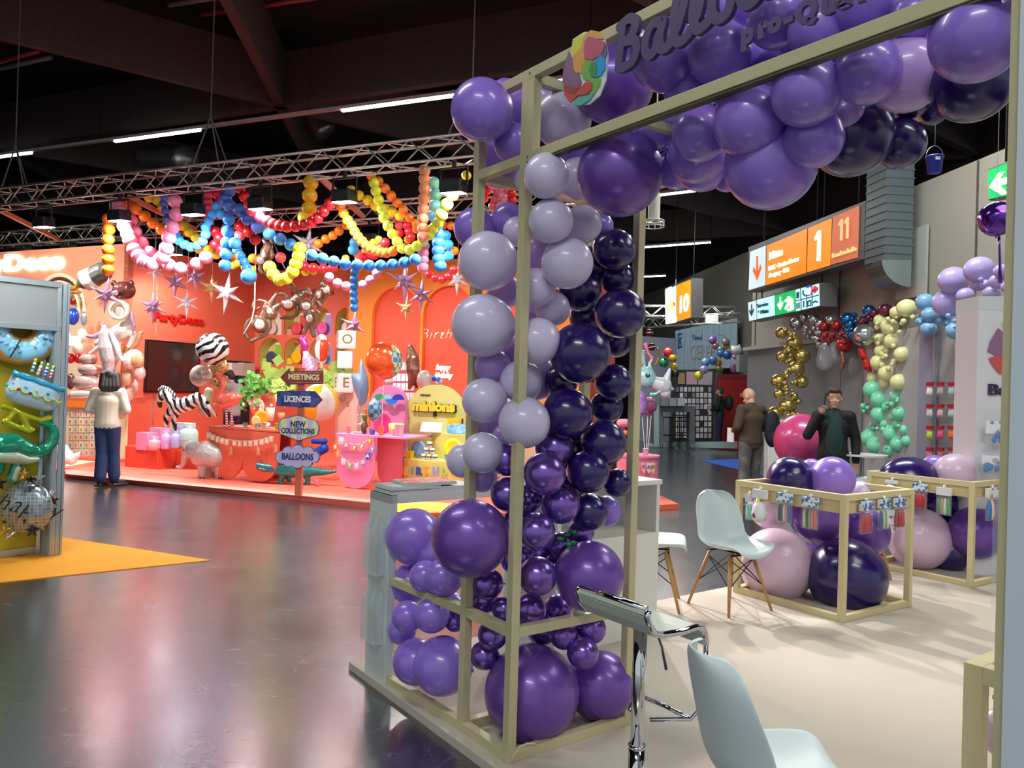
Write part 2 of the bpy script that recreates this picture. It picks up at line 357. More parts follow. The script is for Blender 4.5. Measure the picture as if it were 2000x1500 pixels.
# yellow carpet wedge, blue carpet, platform of the white stand, platform of the orange stand
b=B(); b.prism([onz(-900,1215),onz(-60,1145),onz(412,1095),onz(118,1050),onz(-900,990)],(0,0,.006)); tag(b.build('yellow_carpet',mat('orange yellow carpet','#e0951f',.9,bump=.3,bs=150,vary=.12,vs=5)),'orange yellow carpet ending in a point on the dark floor','carpet')
b=B(); b.prism([onz(1366,899),onz(1372,901),onz(1520,935),onz(1640,940),onz(1640,900),onz(1440,897)],(0,0,.006)); tag(b.build('blue_carpet',mat('blue carpet','#1f56b4',.9)),'blue carpet wedge on the floor behind the bald man','carpet')
PA=V((-.868,4.326,0)); PH=.04
carpet=mat('beige stand carpet','#bdb2a6',.95,bump=.25,bs=260,vary=.07,vs=1.6)
b=B(); b.prism([PA,PA+D1*5,PA+D1*5+D3*6.2,PA+D3*6.2],(0,0,PH)); tag(b.build('stand_platform',carpet),'beige carpeted platform under the white framed stand','platform')
coral=mat('coral platform','#ea6a55',.55,vary=.04,vs=3); coralw=mat('coral wall paint','#d9664c',.65,vary=.03,vs=2)
fr=[onz(125,929,.0),onz(720,993,.0),onz(930,1015,0),onz(1326,994,0)]
b=B(); b.prism([V((-14,15.4,0))]+fr+[onz(1280,972,0),onz(1195,938,0),V((1.0,16.5,0)),V((-3.2,17.9,0)),V((-6.2,19.0,0)),V((-7.9,15.6,0)),V((-14,18.1,0))],(0,0,.07)); tag(b.build('coral_platform',coral),'coral red platform of the balloon stand with pink front edge','platform')
# striped lighter ramp along the front edge
b=B(); q=[onz(110,905,.074),onz(560,950,.074),onz(735,968,.074)]; b.prism([onz(128,926,.074),fr[1]+V((0,.02,.074)),onz(900,1008,.074),onz(880,990,.074),onz(300,938,.074),onz(128,915,.074)],(0,0,.003)); tag(b.build('edge_mat',mat('salmon edge mat','#f58a80',.5)),'salmon pink strip along the front edge of the coral platform','mat')
b=B(); b.prism([onz(128,893,.074),onz(185,890,.074),onz(185,902,.074),onz(128,912,.074)],(0,0,.003)); tag(b.build('floor_strip',mat('cream floor strip','#f0d8b8',.6)),'cream strip on the coral platform behind the aluminium booth post','mat')
ORD='first second third fourth fifth sixth seventh eighth ninth tenth eleventh twelfth thirteenth fourteenth fifteenth sixteenth seventeenth eighteenth nineteenth twentieth'.split()
# ================================================================= white framed stand: tower, portal, sign
cream=mat('cream painted timber','#c2b791',.45,vary=.05,vs=6); bolt=mat('small screw','#8d8a7a',.4,.5)
T1=V((.029,3.203,PH)); TW=.40; TD=.72; s=.042
def corner(a,b_): return T1-D1*a+D3*b_      # a to the left back, b_ into the stand
tw=thing('balloon_tower_frame','tall cream timber frame tower holding the purple balloons','frame',corner(TW/2,TD/2),0)
ZT=2.90; ZB=2.53
h=s/2
for nm,a,c in (('post',h,h),('post',TW-h,h),('post',h,TD-h),('post',TW-h,TD-h)):
    p=corner(a,c); B().bar(p,p+V((0,0,ZT)),s).build(nm,cream,tw,bevel=.002)
def rail(p,q,par,nm='rail',w=s): B().bar(p,q,w).build(nm,cream,par,bevel=.002)
for z in (h,.54,ZB,ZT-h):
    Z=V((0,0,z)); 
    rail(corner(s,h)+Z,corner(TW-s,h)+Z,tw); rail(corner(h,s)+Z,corner(h,TD-s)+Z,tw)
    if z!=.54: rail(corner(TW-h,s)+Z,corner(TW-h,TD-s)+Z,tw); rail(corner(s,TD-h)+Z,corner(TW-s,TD-h)+Z,tw)
b=B()
for z in (ZB-.015,ZT-.035):
    p=corner(-.001,h)+V((0,0,z)); 
for z in (ZB,ZT-h):
    c=corner(-.012,0)+V((0,0,z)); b.cyl(c,c-D3*.003,.005,n=8)
b.build('screw',bolt,tw)
# portal beams running towards the viewer on the right
PL_=1.86
pt=thing('portal_frame','cream timber box beam of the portal carrying the purple sign letters','frame',T1+D1*(PL_/2)+V((0,0,ZB)))
for z in (ZB,ZT-h):
    for c in (h,TD-h):
        rail(T1+D1*.0+D3*c+V((0,0,z)),T1+D1*(PL_+.5)+D3*c+V((0,0,z)),pt,'beam')
for a in (.62,1.24,1.84):
    for z in (ZB,ZT-h): rail(T1+D1*a+D3*s+V((0,0,z)),T1+D1*a+D3*(TD-s)+V((0,0,z)),pt,'cross_rail',.03)
b=B(); b.bar(T1+D1*.02+D3*h+V((0,0,ZB-.005-s/2)),T1+D1*PL_+D3*h+V((0,0,ZB-.005-s/2)),s*.8,.006); b.build('groove',mat('dark groove','#5d5a44',.7),pt)
# second upright doubled above the second rail
p=corner(-.022,h); B().bar(p+V((0,0,ZB-.0)),p+V((0,0,ZT)),.04).build('short_post',cream,tw)
# left bay with the counter side
CP=V((-.757,4.201,PH)); ct=corner(TW,h)
bay=thing('low_bay_frame','low cream timber bay joining the tower to the grey counter panel','frame',(ct+CP)/2)
e=CP+D1*.22+D3*.03; e.z=PH
for z in (h,.54): rail(ct+V((0,0,z)),e+V((0,0,z)),bay)
rail(ct+D3*(TD-s)+V((0,0,h)),e+D3*(TD-s)+V((0,0,h)),bay); 
# right jamb panel close to the camera
J0=Pl(T1,D1).hit(1974,750); J0.z=0
jt=thing('portal_jamb','pale blue white panel with cream edge closing the portal at the right edge','panel',J0+D1*.5)
B().prism([V((J0.x,J0.y,PH)),V((J0.x,J0.y,PH))+D1*1.1,V((J0.x,J0.y,PH))+D1*1.1+D3*.03,V((J0.x,J0.y,PH))+D3*.03],(0,0,3.4)).build('panel_board',mat('pale jamb board','#cdd6e2',.5),jt)
q=V((J0.x,J0.y,PH))-D1*.004; B().bar(q+D3*.02,q+D3*.02+V((0,0,3.4)),.012,.04).build('edge_strip',cream,jt)
# grey white counter on the left
cgrey=mat('grey white laminate','#cfd6d6',.4); cwhite=mat('white laminate','#dcdad4',.4)
ctr=thing('counter','grey white counter with side panel, magazines lie on its left end','counter',CP+D1*.1)
c0=V((CP.x,CP.y,PH)); 
B().prism([c0,c0+D1*.235,c0+D1*.235+D3*.045,c0+D3*.045],(0,0,.985)).build('side_panel',cgrey,ctr,bevel=.002)
B().prism([c0+V((0,0,.94)),c0+D1*.235+V((0,0,.94)),c0+D1*.235+D3*.97+V((0,0,.94)),c0+D3*.97+V((0,0,.94))],(0,0,.045)).build('worktop',mat('white worktop','#dcdad8',.35),ctr,bevel=.002)
B().prism([c0+D3*.92,c0+D1*.235+D3*.92,c0+D1*.235+D3*.965,c0+D3*.965],(0,0,.94)).build('side_panel',cgrey,ctr,bevel=.002)
# acrylic holders
acr=mat('clear acrylic','#e9f1f4',.05,alpha=.28,coat=.5)
plc=Pl(c0-D3*.0,D1)
for (za,zb,lab) in ((.56,.88,'clear acrylic leaflet holder on the grey counter side, upper of two'),(.20,.50,'clear acrylic leaflet holder on the grey counter side, lower of two')):
    hl=thing('leaflet_holder',lab,'holder',c0+D1*.12-D3*.03+V((0,0,za)),0)
    o=c0+D1*.03-D3*.002
    B().prism([o+V((0,0,za)),o+D1*.17+V((0,0,za)),o+D1*.17+V((0,0,zb)),o+V((0,0,zb))],-D3*.003).build('back_plate',acr,hl)
    bb_=B(); f=o-D3*.045
    bb_.prism([f+V((0,0,za)),f+D1*.17+V((0,0,za)),f+D1*.17+V((0,0,zb-.12)),f+V((0,0,zb-.05))],-D3*.003)
    for k_ in (0,.085,.167): bb_.prism([o+D1*k_+V((0,0,za)),f+D1*k_+V((0,0,za)),f+D1*k_+V((0,0,zb-.1)),o+D1*k_+V((0,0,zb))],D1*.003)
    bb_.prism([o+V((0,0,za)),o+D1*.17+V((0,0,za)),f+D1*.17+V((0,0,za)),f+V((0,0,za))],V((0,0,.003))); bb_.build('pocket',acr,hl)
# magazines on the counter
paper=mat('white paper','#d9dcdc',.6)
cover=ramp_mat('magazine cover','noise',[(0,'#7a4f86'),(.42,'#d8604e'),(.55,'#f0a58f'),(.7,'#8b5a7a')],.6,scale=14,interp='LINEAR')
cg=ramp_mat('grey magazine cover','noise',[(0,'#5d6b70'),(.5,'#8fa0a2'),(.7,'#c3cbcb')],.35,scale=5,interp='LINEAR')
random.seed(3); zz=PH+.985
for i in range(7):
    off=D3*(.17+random.uniform(-.008,.008)+(0 if i<5 else .09))+D1*(.12+random.uniform(-.006,.006)); 
    x=D3 if i<5 else (D3*1+D1*.06).normalized()
    o=B().box(c0+off+V((0,0,.985+.004+i*.008)),(.30,.21,.0072),x); o.mi=1; o.box(c0+off+V((0,0,.985+.004+i*.008+.0042)),(.298,.208,.0008),x)
    ob=o.build('magazine',[paper,cover if i>=5 else cg]); tag(ob,('magazine with reddish purple cover on top of the stack on the counter' if i==6 else 'second magazine from the top, reddish cover half hidden' if i==5 else f'grey covered magazine, {ORD[i]} from the bottom of the counter stack'),'magazine',None if i>=5 else 'grey magazines in the counter stack')
for i in range(4):
    o=B().box(c0+D3*(.40)+D1*.12+V((0,0,.985+.004+i*.008)),(.30,.21,.0072),D3); tag(o.build('magazine',[paper]),f'white magazine, {ORD[i]} from the bottom of the low stack behind the grey ones','magazine','white magazines on the counter')
# white cabinet behind the tower on the right
K=onz(1168,1263,PH); kr=thing('cabinet','white low cabinet behind the tower, open shelf under its top','cabinet',K+D3*.4)
K=K-D3*.35; kw=1.02; kd=.42; bk_=-D1
def kb(a0,a1,d0,d1,z0,z1,nm,m): B().prism([K+D3*a0+bk_*d0+V((0,0,z0)),K+D3*a1+bk_*d0+V((0,0,z0)),K+D3*a1+bk_*d1+V((0,0,z0)),K+D3*a0+bk_*d1+V((0,0,z0))],(0,0,z1-z0)).build(nm,m,kr,bevel=.002)
kw=(onz(1283,1237,PH)-K).dot(D3)
kb(0,kw,0,kd,.0,.66,'body',cwhite); kb(-.01,kw+.01,-.01,kd,.97,1.0,'top',mat('white worktop','')); kb(kw-.03,kw,0,kd,.66,.97,'side_panel',cwhite); kb(0,.03,0,kd,.66,.97,'side_panel',cwhite); kb(.03,kw-.03,kd-.02,kd,.66,.97,'back_panel',cgrey)
c=K+D3*(kw*.42)+D1*.004+V((0,0,.56)); B().box(c,(.03,.012,.015),D3).build('lock',mat('dark metal','#333333',.4,.6),kr)
# ---------------------------------------------------------------- sign on the portal
PP=Pl(T1,D1)
purp=mat('dark purple sign board','#4c3a6b',.5)
sign=thing('lettering_sign','large dark purple script letters standing on the portal beam','sign',PP.hit(1480,150).xy.to_3d()+V((0,0,ZB+.02)))
def stroke(pts,w,pl,nm,par,m,th=.018,off=-.02,n=7,wy=None):
    """brush letter stroke: flat ribbon with round ends along a smooth path of picture points"""
    P=[V((*pl.st(*p),0)) for p in pts]; 
    out=[]
    for i in range(len(P)-1):
        p0=P[max(i-1,0)];p1=P[i];p2=P[i+1];p3=P[min(i+2,len(P)-1)]
        for k in range(n):
            t=k/n; out.append(.5*((2*p1)+(p2-p0)*t+(2*p0-5*p1+4*p2-p3)*t*t+(3*p1-p0-3*p2+p3)*t**3))
    out.append(P[-1]); Lf=[];Rt=[]
    for i,p in enumerate(out):
        t=(out[min(i+1,len(out)-1)]-out[max(i-1,0)]).normalized(); q=V((-t.y,t.x,0))*w
        if abs(t.y)<.35 and wy: q=V((-t.y,t.x,0))*wy
        Lf.append(p+q);Rt.append(p-q)
    b=B(); nn=pl.n if pl.n.dot(pl.P-CAM)<0 else -pl.n
    f=lambda p:V((pl.P.x,pl.P.y,0))+pl.x*p.x+V((0,0,p.y))+nn*(-off)
    for i in range(len(out)-1):
        q=[f(Lf[i]),f(Lf[i+1]),f(Rt[i+1]),f(Rt[i])]; b.prism(q,nn*th*(1+.0005*i))
    for p in (out[0],out[-1]): b.prism([f(p+V((math.cos(a)*w,math.sin(a)*w,0))) for a in [2*pi*j/12 for j in range(12)]],nn*th)
    return b.build(nm,m,par)
PS=Pl(T1+D3*.02,D1)
def letter(strokes,w,nm='letter',m=purp,par=sign,pl=PS,wy=None):
    b=B(); 
    for st in strokes:
        o=stroke(st,w,pl,nm,None,m,wy=wy)
        mw=o.matrix_world.copy(); mw=Matrix.Translation(o.location); b.add([mw@v.co for v in o.data.vertices],[tuple(p.vertices) for p in o.data.polygons]); me=o.data; bpy.data.objects.remove(o); bpy.data.meshes.remove(me)
    return b.build(nm,m,par)
lw=.0175
letter([[(1230,56),(1226,98),(1222,138)],[(1224,58),(1243,42),(1254,47),(1253,66),(1240,84),(1232,88)],[(1233,88),(1252,84),(1258,100),(1250,124),(1234,136),(1222,138)]],lw)
letter([[(1304,50),(1290,52),(1277,76),(1274,104),(1284,113),(1296,98),(1306,62)],[(1309,48),(1303,78),(1305,100),(1316,99),(1326,88)]],lw)
letter([[(1322,90),(1338,58),(1351,10),(1350,-14),(1341,-12),(1332,30),(1330,70),(1337,88),(1349,84),(1362,70)]],lw)
letter([[(1360,70),(1376,36),(1388,-20),(1388,-40),(1378,-36),(1370,10),(1368,45),(1376,64),(1388,58),(1402,44)]],lw)
letter([[(1431,-28),(1414,-22),(1405,10),(1407,36),(1420,44),(1436,30),(1443,0),(1438,-22),(1431,-28)]],lw)
letter([[(1474,-52),(1462,-40),(1460,0),(1470,16),(1486,10),(1502,-12)]],lw)
letter([[(1515,-70),(1502,-40),(1505,-10),(1520,-8),(1540,-30)]],lw)
# second line of the sign, thin pale letters in the same plane
txt=mat('dim purple small letters','#5b4478',.5)
sub=thing('small_lettering','small dark letters pro-Quali on the lower portal beam','sign',PS.hit(1600,80))
def small(ch,px,py,hpx,wd):
    a,z=PS.st(px,py); a2,z2=PS.st(px,py-hpx); hz=(z2-z); P=PS.w(a,z,0)
    text(ch,hz*(1.38 if ch in 'Qli' else 1.95),P-D3*.03,D1,txt,'letter',sub,depth=.012,bold=.006,align='LEFT',va='BOTTOM_BASELINE',sx=wd)
for ch,px,py,hh,wd in (('p',1462,93,26,1.0),('r',1494,81,26,1.0),('o',1515,72,26,.95),('-',1546,60,26,1.0),('Q',1568,56,40,.95),('u',1619,36,27,1.0),('a',1652,25,27,1.0),('l',1690,10,42,1.0),('i',1712,2,38,1.0)): small(ch,px,py,hh,wd)
# balloon logo
lg=thing('logo_sign','oval logo of overlapping coloured petals left of the purple letters','sign',PS.hit(1152,205))
petals=[('backing white','#dfe3df',[(1118,190),(1140,208),(1160,207),(1180,190),(1192,160),(1196,110),(1190,80),(1170,66),(1150,66),(1128,80),(1125,100),(1116,130),(1109,165)],0),
('petal yellow','#d8d64a',[(1150,70),(1132,80),(1125,100),(1130,114),(1142,104),(1152,86)],2),
('petal orange','#e2a155',[(1152,72),(1165,63),(1180,66),(1189,80),(1170,80),(1155,92),(1152,110),(1153,125),(1146,146),(1134,146),(1128,130),(1130,112),(1145,98)],3),
('petal dark pink','#c25876',[(1160,76),(1172,78),(1192,86),(1192,96),(1184,112),(1168,121),(1155,120),(1151,103),(1153,86)],4),
('petal slate','#5c5f8c',[(1193,90),(1196,110),(1192,120),(1184,112)],3),
('petal blue','#2f9be0',[(1184,112),(1193,121),(1193,138),(1184,152),(1172,156),(1175,140),(1173,124)],4),
('petal green','#7cb04b',[(1152,124),(1166,121),(1176,126),(1180,140),(1176,155),(1184,158),(1182,170),(1172,186),(1160,190),(1168,172),(1162,162),(1150,158),(1145,145),(1147,132)],3),
('petal dark green','#3f8f5d',[(1168,124),(1176,126),(1178,140),(1175,156),(1166,153),(1162,140)],5),
('petal plum','#8e6488',[(1122,104),(1129,122),(1131,140),(1142,150),(1146,164),(1142,176),(1124,172),(1109,165),(1112,135)],4),
('petal red','#c9504f',[(1112,170),(1126,172),(1142,178),(1156,164),(1168,165),(1168,178),(1158,188),(1140,190),(1126,206),(1114,190)],5),
('petal dark red','#9c4a52',[(1112,170),(1128,171),(1142,176),(1134,187),(1120,184)],6),
('petal teal','#62b0a2',[(1126,206),(1138,196),(1160,190),(1172,186),(1164,198),(1148,209),(1134,210)],5)]
for n_,c_,pp,o_ in petals: trace(pp,PS,.006,mat(n_,c_,.45),'petal' if o_ else 'backing',lg,off=-.024-.0015*o_)
# ---------------------------------------------------------------- balloons of tower and arch
BC={'L':('pale lilac balloon','pale lilac','#d2c5e6',.33,0,.35),'V':('violet balloon','violet','#9270d6',.3,0,.4),'D':('indigo balloon','dark indigo','#240c5c',.25,0,.4),
'P':('chrome purple balloon','chrome purple','#7d5cb4',.24,.8,.3),'M':('pearl purple balloon','pearl purple','#6f4aa6',.34,.3,.3),'K':('pink lilac balloon','pinkish lilac','#b596da',.33,0,.4)}
def bmat(c):
    n,_,h,r,m,ct=BC[c]; return mat(n,h,r,m,ct)
BM={}
def bmesh_ball(m,n=32,knot=True):
    k=(m.name,n,knot)
    if k in BM: return BM[k]
    b=B(); mm_=n*5//8
    prof=[]
    for i in range(mm_+1):
        th=pi*i/mm_; r=math.sin(th); z=math.cos(th)*(1.06 if math.cos(th)<0 else 1.0); r*=1-.03*max(0,-math.cos(th)); prof.append((r,z))
    b.lathe([(max(r,1e-4),z) for r,z in prof],(0,0,0),n)
    if knot: b.lathe([(.035,-1.04),(.03,-1.1),(.07,-1.15),(.001,-1.15)],(0,0,0),10)
    me=bpy.data.meshes.new('balloon'); me.from_pydata(b.v,[],b.f)
    bm=bmesh.new(); bm.from_mesh(me); bmesh.ops.remove_doubles(bm,verts=bm.verts,dist=1e-3); bmesh.ops.recalc_face_normals(bm,faces=bm.faces); bm.to_mesh(me); bm.free()
    for p in me.polygons: p.use_smooth=True
    me.materials.append(m); BM[k]=me; return me
def ball(c,r,m,label=None,name='balloon',cat='balloon',group=None,n=32,axis=None,sq=(1,1,1),knot=True,parent=None):
    o=bpy.data.objects.new(name,bmesh_ball(m,n,knot)); COL.objects.link(o); o.location=c; o.scale=(r*sq[0],r*sq[1],r*sq[2])
    if axis is not None: o.rotation_euler=(-V(axis)).to_track_quat('Z','Y').to_euler()   # knot (-Z) points along axis
    if parent: o.parent=parent
    else: tag(o,label,cat,group)
    return o
tower=[ # colour, px, py, r, depth, side
('V',941,215,61,3.30,'l'),('V',1040,205,52,3.62,'l'),('V',988,190,36,3.66,'l'),('V',1004,280,40,3.45,'l'),('V',958,300,34,3.72,'l'),('V',1010,240,40,3.75,'l'),('V',975,330,40,3.8,'l'),
('L',1098,232,58,3.42,'r'),('M',1200,165,77,3.25,'r'),('M',1211,339,84,3.02,'r'),('L',1067,344,45,3.12,'r'),('L',1076,432,44,3.18,'r'),('L',1128,350,42,3.38,'r'),('L',1138,438,38,3.42,'r'),('V',1170,442,28,3.6,'r'),('V',1120,290,50,3.55,'r'),
('L',1028,350,24,3.5,'l'),('V',928,447,42,3.72,'l'),('V',994,430,34,3.68,'l'),('L',1012,452,30,3.6,'l'),('L',953,510,58,3.40,'l'),('L',943,636,62,3.36,'l'),('K',985,570,34,3.7,'l'),('K',1050,495,34,3.52,'r'),
('L',1108,514,51,3.26,'r'),('L',1047,562,39,3.38,'r'),('L',1079,603,35,3.48,'r'),('L',1050,666,46,3.32,'r'),('K',1050,612,32,3.6,'r'),('K',1050,740,42,3.62,'r'),('K',1000,690,32,3.6,'l'),
('D',1200,488,41,3.55,'r'),('D',1133,568,42,3.56,'r'),('D',1160,520,40,3.72,'r'),('D',1206,545,34,3.66,'r'),('D',1212,612,49,3.42,'r'),('D',1133,690,60,3.36,'r'),('D',1205,668,30,3.7,'r'),('D',1199,747,36,3.52,'r'),('D',1150,620,38,3.7,'r'),
('K',962,716,36,3.5,'l'),('L',1018,745,42,3.42,'l'),('L',946,782,44,3.38,'l'),('L',1024,825,51,3.28,'r'),('L',943,884,40,3.38,'l'),('L',906,900,34,3.62,'l'),('K',945,832,36,3.66,'l'),('K',940,932,30,3.6,'l'),('K',990,860,34,3.6,'l'),
('D',1108,808,50,3.36,'r'),('D',1179,865,45,3.46,'r'),('D',1149,921,42,3.4,'r'),('D',1206,943,28,3.56,'r'),('D',1151,1000,37,3.46,'r'),('D',1185,795,32,3.62,'r'),('V',1184,998,30,3.62,'r'),('D',1120,880,40,3.6,'r'),('D',1095,745,34,3.55,'r'),('D',1110,960,34,3.62,'r'),
('P',990,898,32,3.42,'l'),('P',1083,876,38,3.42,'r'),('P',1064,925,42,3.26,'r'),('P',1095,984,39,3.38,'r'),('P',992,966,34,3.40,'l'),('P',1048,1038,37,3.28,'r'),('P',1050,1125,38,3.32,'r'),('P',1135,1040,26,3.6,'r'),('P',1095,1065,26,3.58,'r'),
('P',1030,975,30,3.55,'r'),('P',1010,1020,30,3.6,'l'),('P',1045,1080,30,3.62,'r'),('P',1085,1110,34,3.68,'r'),('P',1010,1090,34,3.62,'l'),
('M',918,1051,76,3.30,'l'),('M',1151,1125,68,3.42,'r'),('V',808,1048,55,4.05,'b'),('V',830,1126,31,3.78,'b'),('V',866,1128,37,3.70,'b'),('V',796,1204,31,3.86,'b'),('V',843,1202,34,3.74,'b'),('V',785,1232,27,4.0,'b'),('V',812,1292,45,3.86,'b'),('V',864,1300,57,3.76,'b'),('V',800,1140,40,4.1,'b'),('V',850,1080,40,4.0,'b'),('V',880,1190,34,3.95,'b'),
('P',951,1140,31,3.55,'l'),('P',945,1172,27,3.62,'l'),('P',889,1212,22,3.78,'b'),('P',984,1190,24,3.5,'l'),('P',1036,1190,31,3.45,'r'),('P',962,1240,29,3.48,'l'),('P',946,1280,28,3.55,'l'),('P',1000,1215,28,3.62,'l'),
('P',1101,1240,28,3.5,'r'),('P',1155,1228,29,3.55,'r'),('P',1139,1276,31,3.46,'r'),('P',1060,1225,34,3.66,'r'),('P',1090,1190,30,3.7,'r'),
('M',1038,1353,92,3.50,'r'),('M',1172,1338,66,3.68,'r')]
PHR={'l':'left of front tower post','r':'right of front tower post','b':'in bay beside counter','a':'under portal beam','u':'behind sign letters'}
def col_balloons(lst,ctr):
    made=[]
    for (c,px,py,r,d,sd) in lst:
        p=at(px,py,d); R_=r*d/FPX
        ax=ctr(p)-p
        if ax.length<.02: ax=V((0,1,0))
        o=ball(p,R_,bmat(c),axis=ax,n=40 if r>50 else 28); made.append((o,c,px,py,r,sd))
    keys={}
    for m_ in made: keys.setdefault((m_[1],m_[5]),[]).append(m_)
    for (c,sd),L_ in keys.items():
        hor=sd in 'au'
        L_.sort(key=lambda m_:(m_[2] if hor else m_[3])); nb=max(m_[4] for m_ in L_)
        for i,m_ in enumerate(L_):
            sz='large ' if m_[4]>60 else 'small ' if m_[4]<30 else ''
            if len(L_)==1: lab=f"{sz}{BC[c][1]} balloon {PHR[sd]}"
            else:
                o_=ORD[i] if i<20 else ORD[-1]
                lab=f"{sz}{BC[c][1]} balloon {PHR[sd]}, {o_} of its colour from {'left' if hor else 'top'}"
            tag(m_[0],lab,'balloon','balloons of the purple tower and arch')
axc=corner(TW*.5,TD*.5)
col_balloons(tower,lambda p:V((axc.x,axc.y,p.z)))
def ap(px,o=0):                                  # depth of the portal's front face at a picture column, + o into the stand
    u=(px-1000)/1500; t=(3.2*u-.03)/(.588+.809*u); return 3.2-.809*t+o
arch=[('V',1297,107,68,.30,'u'),('V',1405,104,61,.30,'u'),('V',1514,36,56,.30,'u'),('V',1600,60,60,.30,'u'),('V',1690,10,60,.3,'u'),('V',1350,170,55,.45,'u'),('V',1460,120,55,.5,'u'),('V',1560,100,50,.5,'u'),('V',1470,0,50,.5,'u'),('V',1400,10,30,.7,'u'),
('V',1274,255,42,.42,'a'),('V',1325,237,37,.45,'a'),('V',1368,260,56,.26,'a'),('V',1364,298,60,.42,'a'),('V',1372,320,54,.52,'a'),('V',1322,330,40,.62,'a'),('V',1465,237,71,.2,'a'),('V',1575,179,68,.16,'a'),('V',1505,320,89,.34,'a'),('V',1590,271,57,.28,'a'),
('V',1694,140,64,.22,'a'),('K',1770,146,72,.34,'a'),('K',1650,222,38,.4,'a'),('V',1787,32,46,.3,'a'),('V',1835,68,36,.34,'a'),('V',1908,72,87,.12,'a'),('V',1520,150,60,.5,'a'),('V',1640,110,60,.5,'a'),('V',1440,170,50,.5,'a'),('V',1740,70,60,.55,'a'),('V',1420,345,30,.6,'a'),
('D',1899,160,77,.36,'a'),('D',1662,264,80,.5,'a'),('D',1757,281,49,.62,'a'),('D',1780,190,42,.62,'a'),('D',1822,218,26,.68,'a'),('D',1250,360,40,.6,'a')]
def arch_c(p): 
    q=T1+D3*(TD*.5)+V((0,0,ZB-.0)); t=(p-q).dot(D1); return q+D1*t
col_balloons([(c,px,py,r,ap(px,o),sd) for (c,px,py,r,o,sd) in arch],arch_c)
# small green light clips between the balloons
gl=mat('green leaf plastic','#157a45',.4)
random.seed(5)
b=B()
for i in range(7): b.sph(at(1108+random.uniform(-14,14),1052+random.uniform(-18,22),3.42),(.018,.008,.01),8,6)
tag(b.build('leaf_sprig',gl,smooth=True),'small green leaf sprig stuck between the dark balloons','decoration',kind='stuff')
# power cord at the tower foot
b=B(); pts=[(998,1490),(1004,1474),(1016,1458),(1030,1452),(1046,1452)]; b.ring([Pl(T1-V((0,.02,0)),(1,0)).hit(*p) for p in pts],.004,8); tag(b.build('cord',mat('white cord','#cfcab0',.5),smooth=True),'thin white cord at the foot of the front tower post','cord')
# ================================================================= orange stand: walls, trusses, lamps
def boolcut(o,cut):
    md=o.modifiers.new('b','BOOLEAN'); md.object=cut; md.operation='DIFFERENCE'; md.solver='EXACT'
    dg=bpy.context.evaluated_depsgraph_get(); me=bpy.data.meshes.new_from_object(o.evaluated_get(dg)); o.modifiers.clear(); old=o.data; o.data=me; bpy.data.meshes.remove(old)
    cm=cut.data; bpy.data.objects.remove(cut); bpy.data.meshes.remove(cm)
C1=V((-7.8,15.46,0)); C2=C1+E2*3.68; WH=4.3
peach=mat('overlit coral wall','#f2a184',.65); orangew=mat('orange wall paint','#f08a2c',.6); limew=mat('lime yellow niche paint','#d9cf7a',.7)  # peach: strong light on the coral wall, put into its colour
PLW=Pl(C1,E1); PLA=Pl(C1,E2); PLB=Pl(C2,E1)
def archpts(pl,x0,x1,zt,zb,n=14):
    r=(x1-x0)/2; c=(x0+x1)/2
    return [pl.w(x0,zb),pl.w(x0,zt-r)]+[pl.w(c-math.cos(pi*i/n)*r,zt-r+math.sin(pi*i/n)*r) for i in range(1,n)]+[pl.w(x1,zt-r),pl.w(x1,zb)]
def nf(pl): return pl.n if pl.n.dot(pl.P-CAM)<0 else -pl.n       # towards the viewer
# peach wall on the left with an arched bay
stand=thing('stand_wall','peach and coral walls of the balloon stand with arched niches','wall',C1)
wp=B().prism([C1-E1*9,C1,C1+V((0,0,WH)),C1-E1*9+V((0,0,WH))],-nf(PLW)*.12).build('peach_wall',peach)
a0=PLW.st(62,600)[0]; a1=PLW.st(169,600)[0]; zt=PLW.st(115,533)[1]
cut=B().prism([p+nf(PLW)*.3 for p in archpts(PLW,a0,a1,zt,-.2)],-nf(PLW)*1).build('cut',peach); boolcut(wp,cut)
wp.parent=stand; wp.matrix_parent_inverse=stand.matrix_basis.inverted()
o=C1-nf(PLW)*.7
B().prism([o-E1*5+V((0,0,0)),o+V((0,0,0)),o+V((0,0,4)),o-E1*5+V((0,0,4))],-nf(PLW)*.05).build('bay_back',mat('cream bay wall','#efe3c8',.6),stand)
b=B(); 
for k_,(c,z_) in enumerate((('#e8dfc0',.0),('#e9a45b',.10),('#e8dfc0',.2))):
    pass
for k_,rr in enumerate((.0,.16)):
    pts=archpts(PLW,a0+rr,a1-rr,zt-rr,zt-1.0-rr*0,16); inn=archpts(PLW,a0+rr+.08,a1-rr-.08,zt-rr-.08,zt-1.0,16)
    for i in range(1,len(pts)-2): b.prism([pts[i]+nf(PLW)*.02,pts[i+1]+nf(PLW)*.02,inn[i+1]+nf(PLW)*.02,inn[i]+nf(PLW)*.02],-nf(PLW)*.05)
b.build('arch_stripe',mat('cream arch stripe','#f4e7cf',.5),stand)
